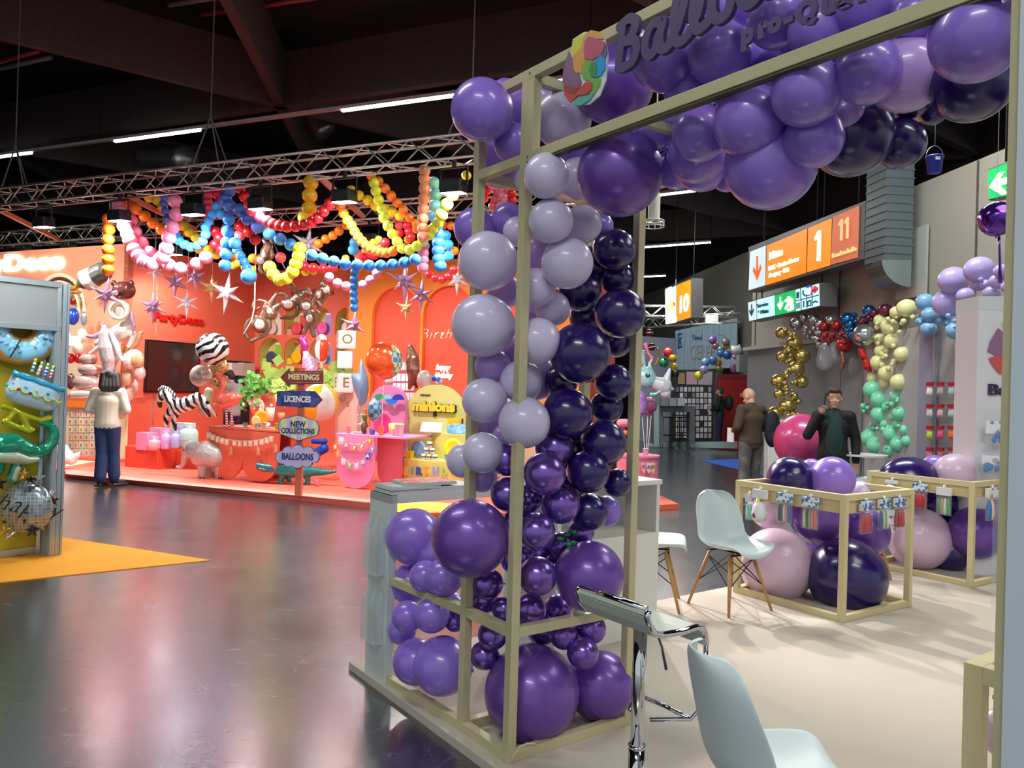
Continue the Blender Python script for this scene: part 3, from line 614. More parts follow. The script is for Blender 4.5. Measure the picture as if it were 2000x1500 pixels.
# coral side wall A and niche wall B
B().prism([C1,C2,C2+V((0,0,WH)),C1+V((0,0,WH))],-nf(PLA)*.12).build('side_wall',coralw,stand)
wb=B().prism([C2,C2+E1*9.0,C2+E1*9.0+V((0,0,WH)),C2+V((0,0,WH))],-nf(PLB)*.4).build('niche_wall',coralw)
cols=[(507,551),(556,599),(606,649),(656,698)]; cb=B(); niches=[]
for r_,(yt,yb) in enumerate(((601,654),(659,711),(718,770))):
    for c_,(x0,x1) in enumerate(cols):
        dy=(x0-507)*.012
        s0,_=PLB.st(x0,yt); s1,_=PLB.st(x1,yt); z1=PLB.st((x0+x1)/2,yt)[1]; z0=PLB.st((x0+x1)/2,yb)[1]
        niches.append((s0,s1,z1,z0)); cb.prism([p+nf(PLB)*.2 for p in archpts(PLB,s0,s1,z1,z0)],-nf(PLB)*.55)
cut=cb.build('cut',limew); boolcut(wb,cut)
wb.parent=stand; wb.matrix_parent_inverse=stand.matrix_basis.inverted()
for (s0,s1,z1,z0) in niches:
    pts=archpts(PLB,s0+.002,s1-.002,z1-.002,z0+.002); b=B(); q=-nf(PLB)
    for i in range(len(pts)): a=pts[i]; c=pts[(i+1)%len(pts)]; b.add([a+q*.02,c+q*.02,c+q*.36,a+q*.36],[(0,1,2,3)])
    b.add([p+q*.34 for p in pts],[tuple(range(len(pts)))]); b.build('niche_lining',limew,stand)
# orange double-arch panel
sA=PLB.st(716,600)[0]; ow=B().prism([PLB.w(sA,0)+nf(PLB)*.75,PLB.w(sA+5.6,0)+nf(PLB)*.75,PLB.w(sA+5.6,WH-.05)+nf(PLB)*.75,PLB.w(sA,WH-.05)+nf(PLB)*.75],-nf(PLB)*.1).build('orange_panel',orangew)
POR=Pl(PLB.w(sA,0)+nf(PLB)*.75,E1)
x0=POR.st(727,620)[0]; w_=POR.st(822,600)[0]-x0; cb=B()
for k_ in range(3): cb.prism([p+nf(PLB)*.1 for p in archpts(POR,x0+k_*(w_+.06),x0+k_*(w_+.06)+w_,POR.st(765,561)[1],-.2)],-nf(PLB)*.4)
boolcut(ow,cb.build('cut',orangew)); ow.parent=stand; ow.matrix_parent_inverse=stand.matrix_basis.inverted()
B().prism([PLB.w(sA,0),PLB.w(sA,WH-.05),PLB.w(sA,WH-.05)+nf(PLB)*.75,PLB.w(sA,0)+nf(PLB)*.75],E1*.05).build('orange_return',orangew,stand)
B().prism([POR.w(0,0)-nf(PLB)*.12,POR.w(5.6,0)-nf(PLB)*.12,POR.w(5.6,WH-.1)-nf(PLB)*.12,POR.w(0,WH-.1)-nf(PLB)*.12],-nf(PLB)*.05).build('arch_back',mat('coral arch back','#e4593c',.65),stand)
# lettering
red=mat('red lettering','#c4140f',.5); glow=mat('white lit lettering','#fff3e4',em=4)
def walltext(s,px0,px1,py,hpx,pl,m,nm,lab,cat='sign',bold=.006,em=0,sx=None,off=.03,shear=0,sp=1):
    a0,z0=pl.st(px0,py); a1,z1=pl.st(px1,py); z2=pl.st((px0+px1)/2,py-hpx)[1]; h_=(z2-pl.st((px0+px1)/2,py)[1])
    wv=(a1-a0); c=pl.w((a0+a1)/2,pl.st((px0+px1)/2,py)[1])+nf(pl)*off
    o=text(s,h_*1.35,c,pl.x,m,nm,None,depth=.03,bold=bold*h_,align='CENTER',va='BOTTOM_BASELINE',shear=shear,sp=sp)
    # squeeze to the measured width
    xs=[(o.matrix_basis@v.co-c).dot(pl.x) for v in o.data.vertices]; w0=max(xs)-min(xs); k=wv/w0
    for v in o.data.vertices:
        p=o.matrix_basis@v.co; d=(p-c).dot(pl.x); p=p+pl.x*(d*(k-1)); v.co=o.matrix_basis.inverted()@p
    return tag(o,lab,cat) if lab else o
walltext('PartyDeco',298,395,629,16,PLA,red,'wall_lettering','red raised company lettering on the coral side wall above the screen',bold=.05)
walltext('PartyDeco',570,651,577,13,PLB,red,'wall_lettering','smaller red company lettering behind the hanging monkeys, only its end shows',bold=.05)
walltext('PartyDeco',-92,126,529,32,PLW,glow,'wall_lettering','glowing white company lettering at the left edge above the grey booth',bold=.06)
walltext('Adults',134,168,595,14,Pl(o_:=C1-nf(PLW)*.6,E1),red,'wall_lettering','red script word inside the arched bay behind the aluminium post',shear=.3)
walltext('Birthday',822,925,662,22,Pl(POR.P-nf(PLB)*.11,E1),mat('soft white neon','#ffd9c9',em=.9),'neon_lettering','thin white neon script word on the coral arch wall',bold=-.055,shear=.35,sp=1.15)
nl=thing('neon_sign','glowing white two line happy birthday neon above the yellow display','sign',at(875,742,14))
for s_,y_,x0_,x1_ in (('happy',722,852,880),('birthday',738,850,884)):
    o=walltext(s_,x0_,x1_,y_,11,Pl(at(870,730,14.0),E1),mat('neon tube white','#fff6e8',em=6),'neon_word',None,bold=.02,shear=.3); o.parent=nl; o.matrix_parent_inverse=nl.matrix_basis.inverted()
# screen and doorway on side wall A
def tracebox(x0,y0,x1,y1,pl,th,m,nm,lab,cat,off=0,par=None):
    a0,z1=pl.st(x0,y0); a1,z0=pl.st(x1,y1); a0=pl.st(x0,(y0+y1)/2)[0]; a1=pl.st(x1,(y0+y1)/2)[0]; z1=pl.st((x0+x1)/2,y0)[1]; z0=pl.st((x0+x1)/2,y1)[1]
    n=nf(pl); o=B().prism([pl.w(a0,z0)+n*off,pl.w(a1,z0)+n*off,pl.w(a1,z1)+n*off,pl.w(a0,z1)+n*off],n*th).build(nm,m,par,bevel=min(.004,th/3))
    return tag(o,lab,cat) if lab else o
scr_=thing('television','large black wall screen on the coral side wall','screen',PLA.hit(330,765)+nf(PLA)*.05)
tracebox(281,667,386,767,PLA,.06,mat('black screen frame','#141114',.3),'screen_frame',None,None,par=scr_)
tracebox(284,670,383,764,PLA,.004,mat('dark screen glass','#241a1e',.08,coat=1),'screen_glass',None,None,off=.06,par=scr_)
struct(tracebox(437,705,487,860,PLA,.02,mat('storeroom shade sheet','#1d222c',.8),'door_2',None,None,off=.004))  # flat sheet on the wall, the opening's shade put into its colour
for i,(x0,y0,x1,y1,c,lab) in enumerate([(438,709,461,733,'#c9c6c2','white storage carton left in the storeroom doorway'),(462,709,484,735,'#bfbcb6','white storage carton right in the storeroom doorway'),(452,735,484,752,'#1e3763','blue box in the storeroom doorway under the cartons')]):
    o=tracebox(x0,y0,x1,y1,PLA,.2,mat('carton '+c,c,.6),'carton',lab,'box',off=.03)
# things in the niches
random.seed(11)
nc=[('#e9dfd2','#cfc0b0','#d8c7bd'),('#e04a52','#e88f8c','#d64d58'),('#a583d8','#b98fe0','#e0459a'),('#3b3431','#4a4442','#e6e2da'),('#7ed321','#b4dd4a','#3d4a66'),('#e8222e','#f3c21f','#e9b90e'),('#6f93cf','#8fb0e0','#e8e4e0'),('#2f8066','#3b8a70','#efe8e0'),('#efe07a','#e8c94c','#d8b944'),('#f09a4c','#d9d2c0','#c24d3a'),('#7ab8c9','#e5dccb','#5a8aa0'),('#d9a7c7','#e8d0dd','#b07a98')]
NCN=['white','red','lilac','black','green','red and yellow','pale blue','teal','yellow','orange','blue grey','pink']
for k_,(s0,s1,z1,z0) in enumerate(niches):
    w_=s1-s0; q=-nf(PLB); row=('top','middle','lowest')[k_//4]; c1,c2,c3=nc[k_]
    a=PLB.w(s1-w_*.26,z0+.002)+q*.17; b=B(); b.box(a+V((0,0,.24)),(w_*.32,.1,.48),E1); b.mi=1; b.box(a+V((0,0,.50)),(w_*.325,.105,.05),E1)
    tag(b.build('product_box',[mat('niche box '+c1,c1,.5),paper]),f'{NCN[k_]} tall carton in the {row} row niche, {ORD[k_%4]} from left','box',None)
    a=PLB.w(s0+w_*.5,z0+.16)+q*.06; b=B(); b.lathe([(0,0),(.10,0),(.155,.018),(.155,.024),(.10,.006),(0,.006)],a,20,nf(PLB)); tag(b.build('plate',mat('niche plate '+c3,c3,.4),smooth=True),f'{NCN[k_]} niche: round plate stood in front, {row} row, {ORD[k_%4]} niche','plate')
    a=PLB.w(s0+w_*.16,z0+.002)+q*.1; b=B(); b.box(a+V((0,0,.07)),(w_*.24,.03,.14),E1); tag(b.build('napkin_pack',mat('niche pack '+c2,c2,.5)),f'small pack at the left of the {row} row niche, {ORD[k_%4]} from left','packet')
# ---------------------------------------------------------------- trusses
alu=mat('truss aluminium','#c9c4c2',.3,.85)
def truss(p,q,z,lab,w=.29,step=.33,r=.02):
    p=V((p[0],p[1],z));q=V((q[0],q[1],z)); t=thing('truss',lab,'truss',(p+q)/2)
    x=(q-p).normalized(); y=V((0,0,1)).cross(x); L=(q-p).length; Z=V((0,0,1))
    cs=[(a,c) for a in(-w/2,w/2) for c in(-w/2,w/2)]
    for a,c in cs: B().cyl(p+y*a+Z*c,q+y*a+Z*c,r,n=10).build('chord',alu,t,smooth=True)
    b=B(); n=int(L/step)
    for i in range(n):
        s0=x*(L*i/n); s1=x*(L*(i+1)/n); k=1 if i%2 else -1
        for sgn in (-1,1):
            b.cyl(p+s0+y*(sgn*w/2)+Z*(k*w/2),p+s1+y*(sgn*w/2)-Z*(k*w/2),r*.5,n=6); b.cyl(p+s0+Z*(sgn*w/2)+y*(k*w/2),p+s1+Z*(sgn*w/2)-y*(k*w/2),r*.5,n=6)
        if i%6==0:
            for a,c in cs: b.cyl(p+s0+y*a+Z*c,p+s0-y*a+Z*c,r*.5,n=6)
    tag(b.build('lattice',alu,t,smooth=True),kind='stuff'); return t
KF=9.35; KR=12.25; ZTR=4.60
def kx(K,x): return (x,K-.4325*x)
truss(kx(KF,-11),kx(KF,.2),ZTR,'front aluminium lighting truss carrying the flood lamps')
truss(kx(KR,-12),kx(KR,1.7),ZTR,'rear aluminium lighting truss behind the balloon garlands')
def trpt(K,px,z):
    u=(px-1000)/1500; x=u*K/(1+.4325*u); return V((x,K-.4325*x,z))
om=mat('orange lit tie beam','#b86b4c',.5)  # orange lamplight is put into the beams' own colour
for i,(x0,x1) in enumerate(((-20,105),(232,372),(606,700))): tag(B().bar(trpt(9.55,x0+8,4.48),trpt(12.05,x1,4.48),.05,.08).build('tie_beam',om),'slim beam tying front to rear truss, '+('left end','beside the second flood lamp','right of the gold balloon column')[i],'beam')
# suspension of the front truss
def hanger(px,K,lab):
    c=trpt(K,px,5.5); b=B(); t=trpt(K,px,ZTR+.15)
    for dx in (-.35,.35,.05): b.cyl(c,t+E1*dx+E2*(.15 if dx==.05 else 0),.012,n=6)
    b.cyl(c,c+V((0,0,4.3)),.010,n=6); tag(b.build('truss_hanger',mat('steel rope','#5c5a5c',.5)),lab,'cable')
hanger(395,9.35,'steel sling of the front truss left of its middle'); hanger(905,9.35,'steel sling of the front truss near the purple tower'); hanger(15,9.35,'steel sling of the front truss at the left edge')
# flood lamps
fb=mat('black lamp housing','#17171a',.45); lens=mat('flood lamp lens','#fff8ff',em=110); clampm=mat('black clamp','#0e0e10',.5)
fl=None
LMAIN=[(75,9.35,1),(222,9.35,1),(366,9.35,1),(497,9.35,1),(661,9.35,1),(874,9.35,1),(38,12.25,0),(125,12.25,0),(330,12.25,1),(712,12.25,1)]
LLAB=['leftmost flood lamp on the front truss','flood lamp above the orange balloon drop','flood lamp above the pink garland','flood lamp above the red garland, middle of front truss','flood lamp between gold column and yellow garland','flood lamp nearest the purple tower','unlit lamp at the far left of the rear truss','unlit lamp on the rear truss above the glowing lettering','lit lamp on the rear truss behind the pink garland','lit lamp on the rear truss behind the orange garland']
for i,(px,K,on) in enumerate(LMAIN):
    c=trpt(K,px,4.14 if on else 4.44); tgt=(E2*.10+V((0,0,-1))).normalized(); x=E1
    t=thing('flood_lamp',LLAB[i],'lamp',c,0,'flood lamps on the trusses')
    B().box(c,(.30,.22,.17),x,-tgt).build('housing',fb,t,bevel=.02)
    b=B()
    for s_ in (-.19,.19): b.bar(c+E1*s_,c+E1*s_+V((0,0,.24 if on else .06)),.02,.03)
    b.bar(c-E1*.2+V((0,0,.24 if on else .06)),c+E1*.2+V((0,0,.24 if on else .06)),.03,.02); b.build('yoke',clampm,t)
    B().cyl(c+V((0,0,.24 if on else .05)),c+V((0,0,.34 if on else .09)),.03,n=8).build('clamp',clampm,t)
    B().box(c+tgt*.087,(.27,.19,.006),x,tgt).build('lens',lens if on else mat('dark lens','#33343a',.2),t)
    if on:
        p=c+tgt*.12; light('SPOT','flood_lamp_light',p,470 if K<12 else 330,(1,.96,.92),target=p+(E2*.30+V((0,0,-1))),size=.1,angle=155,blend=.5)
# ---------------------------------------------------------------- garland beads
GC={'or':('orange','#f27a12'),'ye':('yellow','#f2dc1e'),'go':('golden yellow','#f0b416'),'re':('red','#e01622'),'cr':('crimson','#d42c4e'),'pi':('pink','#f58fae'),'bl':('bright blue','#3d8fe8'),'rb':('royal blue','#4468c9'),'sk':('sky blue','#3aa7ee'),'pe':('peach','#f7926a'),'te':('pale teal','#7cc4cc'),'ly':('lemon yellow','#eef03a'),'co':('coral pink','#f0606a')}
def gm(c): return mat('garland '+GC[c][0],GC[c][1],.35,0,.3)
G=[('or',12.6,11,[(212,428),(212,448),(211,468),(211,488),(211,507),(211,527)],'hanging straight down at the left end'),
('or',12.9,10.5,[(249,397),(265,408),(282,422),(299,436),(316,448)],'slanting right from the second lamp'),
('pi',12.7,13,[(228,402),(234,414),(240,428),(243,442),(250,458),(254,470),(262,488),(271,500),(282,512),(295,516)],'in the blown out pink swag below the second lamp'),
('pi',13.0,12,[(256,430),(264,452),(277,475),(291,493),(312,506),(330,517),(352,524),(384,515),(402,503)],'in the long pink swag over the coral wall'),
('pi',12.8,13,[(342,393),(345,419),(337,444),(330,464),(325,485),(318,502)],'in the pink drop below the third lamp'),
('cr',13.6,7,[(370,521)],'alone in the pink swag'),
('rb',13.4,8,[(322,387),(320,398),(323,413),(327,428)],'in the short royal blue drop'),
('sk',13.1,9,[(343,459),(350,470),(361,478),(373,483),(386,480),(396,472),(402,458),(402,444),(408,432),(416,418),(424,402),(431,418)],'in the sky blue loop'),
('ye',13.6,9,[(291,386),(307,392),(318,405),(357,442),(369,454),(382,464),(408,488),(422,497)],'in the thin yellow garland at the left'),
('or',13.7,9,[(390,487),(460,505),(476,512),(494,505)],'between the blue drops'),
('cr',13.5,9,[(405,382),(406,394),(407,406),(406,418)],'in the crimson drop'),
('re',13.3,10,[(425,380),(431,396),(469,368),(477,384),(420,452),(428,465),(420,478),(433,488),(469,442),(485,453),(498,468)],'scattered around the blue drop'),
('co',13.4,10,[(468,460),(548,503),(440,460)],'behind the blue drop'),
('rb',12.9,12,[(447,373),(440,387),(448,402),(468,410),(483,427),(503,443)],'at the top of the diagonal blue garland'),
('bl',12.9,11.5,[(526,457),(547,467),(568,478),(447,428),(445,452),(443,474),(442,496),(440,518),(459,475)],'in the diagonal blue garland and its drop'),
('bl',13.2,9,[(463,488),(470,500),(477,512),(482,523),(487,534)],'in the tight blue swag'),
('bl',13.0,15,[(486,540)],'the biggest at the end of the blue swag'),
('re',12.6,10.5,[(487,398),(493,412),(508,424),(523,432),(534,438),(547,441),(560,443),(577,442),(594,439),(608,434),(620,426),(632,413),(644,398),(656,386)],'in the red swag from the middle lamp'),
('or',12.9,9.5,[(662,395),(665,403),(671,417),(679,430),(687,441),(693,453),(700,463),(708,472),(716,480),(725,486),(735,490),(745,493),(755,494),(767,491)],'in the orange swag in the middle'),
('or',13.6,8.5,[(676,440),(662,451),(650,460),(636,467),(622,476)],'in the short orange branch'),
('ye',13.3,9.5,[(686,372),(701,382),(718,391),(733,402),(752,408),(766,414),(781,421)],'in the upper yellow garland'),
('or',13.2,9,[(725,343),(739,354),(752,368),(764,382),(776,396),(788,410),(800,425),(813,437)],'in the orange garland slanting down to the peach column'),
('ly',12.8,10,[(730,357),(734,373),(739,390),(746,408),(750,425),(758,441),(767,457),(776,472),(786,485),(800,488),(814,481),(826,471),(838,459),(846,447),(856,435)],'in the deep lemon yellow swag on the right'),
('go',12.7,14,[(607,357),(605,382),(604,407)],'in the thick golden column'),
('ly',12.9,12,[(594,425),(585,485),(583,500),(578,515),(572,530),(560,543),(546,546),(534,536),(527,522)],'in the big yellow loop by the upper monkey'),
('pe',12.7,11,[(829,333),(829,350),(829,369),(828,388),(827,408),(826,427),(826,446),(826,462)],'in the peach column beside the right lamp'),
('pi',13.0,10.5,[(828,480),(827,494),(827,508),(826,522)],'at the foot of the peach column'),
('te',12.8,12,[(847,358),(851,380),(850,402)],'in the pale teal column'),
('bl',13.0,12,[(848,422),(853,440),(856,458),(856,474),(856,490),(857,506),(860,520)],'in the broad blue drop beside the tower'),
('ly',12.6,12,[(893,362),(884,380),(873,399),(862,420)],'under the lamp nearest the tower'),
('ye',12.7,9,[(911,343)],'alone right of the lamp nearest the tower'),
('bl',12.6,11,[(609,498),(630,505),(652,511),(674,516),(698,518),(721,519),(744,519),(767,517),(790,513),(811,507)],'in the level blue swag across the middle'),
('bl',12.6,8,[(693,531),(692,545),(692,559),(691,573),(692,587),(692,601)],'in the small blue drop over the niches'),
('pi',13.0,9,[(643,541),(659,553),(676,559),(709,557),(723,547),(736,534)],'in the pink swag behind the small blue drop'),
('re',13.4,9,[(594,520),(612,523),(631,525),(650,523),(730,498),(712,503),(752,474),(744,483)],'behind the level blue swag'),
('pe',13.8,9,[(715,491),(700,497),(735,488)],'behind the level blue swag'),
('ye',13.5,7,[(455,519),(464,515),(478,522),(493,526),(675,505),(740,468),(729,474),(596,532),(612,530)],'small ones scattered low behind the swags'),
('re',13.6,8,[(795,440),(798,452),(803,463),(780,455),(838,536),(850,543),(863,546),(876,540),(886,527)],'at the right behind the peach column'),
('or',13.9,8,[(866,440),(881,441),(874,481),(888,490),(797,468),(812,448)],'at the far right end of the garlands'),
('sk',13.7,10,[(870,460),(875,478),(876,500),(693,474),(690,488),(585,510)],'behind the broad blue drop'),
('co',14.0,8,[(776,427),(779,440)],'behind the orange garland on the right'),
('re',12.4,8,[(948,360),(950,374),(946,388),(1000,378),(1001,392),(985,362)],'seen between the tower posts'),
('co',12.4,8,[(960,366),(972,376),(966,390),(962,402),(990,370)],'seen between the tower posts'),
('pi',12.4,8,[(985,391),(976,401),(980,382)],'seen between the tower posts')]
for (c,Y,r,pts,where) in G:
    ver=max(q[1] for q in pts)-min(q[1] for q in pts)>max(q[0] for q in pts)-min(q[0] for q in pts); srt=sorted(pts,key=lambda q:q[1] if ver else q[0])
    for (px,py) in pts:
        yb=(Y-3.1)/(1+.4325*(px-1000)/1500)
        ball(at(px,py,yb),r*1.06*yb/FPX,gm(c),f'{GC[c][0]} balloon {where}'+(f", {ORD[srt.index((px,py))]} from {'top' if ver else 'left'}" if len(pts)>1 else ''),'garland_balloon','balloon',f'{GC[c][0]} balloons {where}' if len(pts)>1 else None,n=18,axis=(random.uniform(-1,1),1,random.uniform(-1,1)))
# ---------------------------------------------------------------- hanging stars
def starmesh(b,c,R,spin,tilt=0):
    dirs=[V((0,0,1)),V((0,0,-1))]; ln=[1,1]
    for i in range(6):
        a=spin+i*pi/3; dirs.append(V((math.cos(a),math.sin(a),.42*(1 if i%2 else -1)*1.0)).normalized()); ln.append(.86)
    for i in range(6):
        a=spin+pi/6+i*pi/3; dirs.append(V((math.cos(a)*.8,math.sin(a)*.8,.55*(1 if i%2 else -1))).normalized()); ln.append(.45)
    Rt=Matrix.Rotation(tilt,3,'Y')
    for d,l in zip(dirs,ln):
        d=Rt@d; b.ring([c,c+d*R*.10*1,c+d*R*.28,c+d*R*l*.65,c+d*R*l],[R*.05,R*.10,R*.125,R*.06,R*.004],8)
    b.sph(c,R*.14,10,8); return b
lil=mat('lilac star foil','#b58fb4',.32,.25); clr=mat('clear pearl star foil','#f1e6ef',.12,.3,alpha=.72); cgold=mat('clear golden star foil','#e8cf9a',.15,.35,alpha=.75)
SL=[(208,577,38,lil,.25,.1,12.9,'lilac foil star hanging in front of the brown bear head'),(299,599,36,lil,.3,0,13.4,'lilac foil star touching the red lettering'),(343,552,34,lil,.5,.05,14.0,'lilac foil star upper middle of the left group'),(381,543,31,lil,.9,-.1,14.4,'darker lilac foil star behind the pink swag'),
(365,592,32,clr,.8,.0,13.6,'clear pearl foil star above the lettering'),(414,562,32,cgold,.2,0,14.2,'pale golden foil star half behind the big clear one'),(443,572,43,clr,.45,.12,13.2,'largest clear foil star of the left group'),(303,530,24,clr,.1,.1,13.8,'clear foil star partly behind the pink swag'),
(602,476,40,clr,.35,.08,12.4,'bright clear foil star between gold column and monkey'),(791,550,46,lil,.3,0,12.7,'large lilac foil star left of the arches'),(823,577,37,lil,.6,.05,13.2,'lilac foil star lower right of the large one'),(794,602,27,cgold,.1,.05,13.6,'small golden foil star below the large lilac one'),
(893,546,33,clr,.4,0,12.8,'clear foil star beside the purple tower'),(690,636,33,lil,.2,.1,13.6,'lilac foil star above the white letter cubes')]
for (px,py,R,m,sp_,tl,Y,lab) in SL:
    o=tag(starmesh(B(),at(px,py,Y),R*Y/FPX,sp_,tl).build('star_balloon',m,smooth=True),lab,'balloon','foil star balloons'); c=at(px,py,Y)+V((0,0,R*Y/FPX*.98)); B().cyl(c,V((c.x,c.y,4.5)),.003,n=4).build('string',mat('nylon string','#d8d0d0',.5),o)
# ================================================================= inflatables and displays of the orange stand
def foil(n,c,r=.24,m=.45): return mat('foil '+n,c,r,m,.4)
def fblob(name,Y,chains,m,label=None,parent=None,vpx=1.0,sm=3,flatY=None,cat='balloon',group=None,rs=1):
    b=B()
    for ch in chains: chainpx(b,Y,ch,rs)
    if flatY:
        c=sum((p.y for p in b.v))/len(b.v)
        for p in b.v: p.y=c+(p.y-c)*flatY
    o=blob(name,b,m,parent,vox=vpx*Y/FPX,sm=sm)
    if label: tag(o,label,cat,group)
    return o
def disc(px,py,r,Y,m,name,par,dy=-.01,th=.01,rx=1):   # small round marking facing the viewer
    c=at(px,py,Y+dy); R_=r*Y/FPX; b=B(); b.sph(c,(R_*rx,th,R_),12,8); return b.build(name,m,par,smooth=True)
# ---- monkeys
mk=foil('brown monkey','#7d5e4b'); mkp=foil('pale monkey patch','#d8cbc4',.3,.2)
def monkey(Y,head,body,limbs,face,belly,label):
    b_=at(body[1][0],body[1][1],Y); t=thing('monkey_balloon',label,'balloon',b_,0,'brown foil monkeys')
    fblob('monkey_body',Y,[[head],body,[(head[0],head[1],head[2]*.6),(body[0][0],body[0][1],body[0][2]*.8)]]+limbs,mk,parent=t,vpx=.9,rs=1.22)
    disc(*face,Y,mkp,'face',t,dy=-head[2]*1.0*Y/FPX,th=.05); 
    if belly: disc(*belly,Y,mkp,'belly',t,dy=-body[0][2]*.95*Y/FPX,th=.05,rx=.8)
    for dx in (-1,1): disc(face[0]+dx*face[2]*.3,face[1]-1,.9,Y,mat('black eye','#111111',.2),'eye',t,dy=-head[2]*1.0*Y/FPX-.05,th=.01)
    return t
monkey(12.6,(509,634,14),[(523,602,9),(531,614,9)],[[(520,590,4),(507,586,2.4),(497,590,2.4),(494,599,2.4),(500,605,2.4),(507,601,2.2)],[(514,622,4),(500,618,3),(486,626,3),(479,640,3),(480,653,3),(484,660,3.5)],[(526,622,4),(527,640,3.4),(517,655,3.2),(503,661,3),(492,666,4)],[(528,596,6),(535,584,5),(541,575,4)],[(534,606,6),(540,600,5),(547,595,4)]],(507,634,10),(527,608,7),'lowest left brown monkey balloon with curled tail and hanging arms')
monkey(12.9,(563,594,12),[(574,589,9),(586,578,9)],[[(566,584,4),(560,576,3),(551,573,3),(541,575,3.4)],[(577,594,4),(582,603,3.4),(580,615,3),(568,621,3),(550,620,3.5)],[(590,572,6),(598,570,5),(605,574,4)],[(584,584,5),(590,592,4),(586,599,4)],[(580,572,3),(572,566,2.5),(566,560,2.2),(572,556,2.2)]],(563,594,9),(578,582,7),'brown monkey balloon second from the left, its face pale and round')
monkey(12.7,(600,598,11),[(603,612,9),(608,627,8)],[[(613,622,4),(621,619,2.4),(623,611,2.4),(617,606,2.4),(613,611,2.2)],[(602,630,5),(598,642,4),(594,650,4)],[(608,632,5),(611,645,4),(613,655,4)],[(596,590,4),(588,586,3),(580,584,3)],[(606,592,4),(613,586,3),(617,577,3)]],(598,598,8),(604,622,8),'brown monkey balloon hanging lowest on the right with a spiral tail')
monkey(13.1,(634,566,9),[(624,572,9),(616,583,8)],[[(630,560,4),(628,552,3),(632,546,3)],[(612,590,5),(606,598,4)],[(621,590,5),(626,598,4),(618,606,3)],[(640,574,3.5),(634,584,3),(626,592,3)],[(615,576,4),(606,572,3),(600,564,3)]],(637,567,6),(622,576,7),'topmost right brown monkey balloon beside the red letters')
monkey(12.4,(511,508,10),[(519,494,9),(524,482,8)],[[(520,476,4),(514,468,3),(519,463,3),(528,466,3),(531,473,3)],[(510,516,4),(507,526,3),(512,532,3)],[(518,512,4),(521,524,3),(520,536,3)],[(528,488,5),(532,498,4),(527,508,3)]],(509,509,7),(516,498,6),'brown monkey balloon hanging alone above the others by the white rope')
rope=mat('white rope','#efe3dc',.6)
b=B(); pts=[(498,405),(500,450),(499,520),(498,570),(497,600),(492,625),(476,652)]; b.ring([at(p[0],p[1],12.55) for p in pts],.012,6)
tag(b.build('rope',rope,smooth=True),'white rope the lowest monkey hangs from','rope')
b=B(); b.ring([at(533,470,12.8),at(545,500,12.8),at(560,532,12.8),at(576,560,12.8)],.01,6); tag(b.build('rope',mat('grey thin rope','#8f8078',.6),smooth=True),'thin grey rope slanting down to the middle monkeys','rope')
# ---- left pile of foil balloons
pearl=foil('pearl','#d9cfc7',.3,.25); pinkp=foil('pink pearl','#c9a79f',.28,.3); rose=foil('rose gold','#d39a7a',.22,.55); goldf=foil('gold','#c79a3c',.2,.8); lilf=foil('lilac','#c3a8cc',.25,.35)
def pt(n,l,px,py,Y,cat='balloon'): return thing(n,l,cat,at(px,py,Y))
t=pt('bottle_balloon','dark grey bottle shaped balloon with white label, tilted above the bear',178,560,13.6)
fblob('bottle_body',13.6,[[(200,531,19),(178,544,20),(166,551,14)]],foil('smoke grey','#4d4d48',.3,.4),parent=t)
fblob('bottle_neck',13.6,[[(160,553,9),(150,560,5),(143,564,5.5)]],goldf,parent=t)
b=B(); P0=at(184,541,13.6);P1=at(166,549,13.6); b.ring([P0,P1],[20.6*13.6/FPX]*2,24); b.build('label_band',mat('white bottle label','#ddd6d2',.4),t,smooth=True)
t=pt('bear_balloon','brown bear head balloon between the bottle and the cream ring',241,585,13.4)
bf=foil('chocolate','#6d3b35',.22,.5)
fblob('bear_head',13.4,[[(238,568,18),(246,567,18)],[(222,553,6)],[(256,553,6)]],bf,parent=t); disc(226,572,5,13.4,pearl,'muzzle',t,dy=-.15,th=.05); disc(234,570,1.6,13.4,mat('black eye',''),'eye',t,dy=-.17); disc(221,566,1.6,13.4,mat('black eye',''),'eye',t,dy=-.15)
t=pt('ring_balloon','cream ring balloon with white centre under the bear',233,626,13.3)
b=B(); c=at(233,606,13.3); r_=16*13.3/FPX; b.ring([c+V((math.cos(a)*r_,0,math.sin(a)*r_)) for a in [2*pi*i/28 for i in range(28)]],4.6*13.3/FPX,10,closed=True); b.build('ring_tube',foil('cream','#e6dfc9',.35,.1),t,smooth=True)
disc(233,606,11,13.35,pearl,'centre',t,dy=0,th=.04)
t=pt('unicorn_balloon','white unicorn balloon with lilac tail and gold hooves, rearing in the pile',235,680,13.5)
fblob('unicorn_body',13.5,[[(247,600,7),(250,618,8),(246,636,12),(238,648,17),(222,656,15),(204,668,9)],[(204,668,7),(196,676,6),(184,686,4.5),(175,692,4)],[(250,650,8),(262,654,6),(256,668,5),(250,678,4)],[(206,660,8),(190,670,6)]],foil('unicorn white','#ded6cc',.28,.2),parent=t)
fblob('tail',13.5,[[(206,650,5),(196,652,5),(184,658,4.5),(170,656,3)]],lilf,parent=t); fblob('mane',13.4,[[(256,612,3),(259,624,4),(262,636,4),(259,645,3)]],lilf,parent=t)
fblob('hoof',13.5,[[(175,692,4.2),(169,697,4.5)]],goldf,parent=t); fblob('hoof',13.5,[[(250,678,4),(245,685,4.5)]],goldf,parent=t)
t=pt('bird_balloon','large pale pearl bird balloon seen from behind in the middle of the pile',212,720,13.1)
fblob('bird_body',13.1,[[(204,640,6),(206,655,13),(212,680,19),(214,700,17),(213,716,12)],[(206,644,5),(200,634,3),(203,630,2)]],foil('bird pearl','#c9bcbd',.3,.25),parent=t)
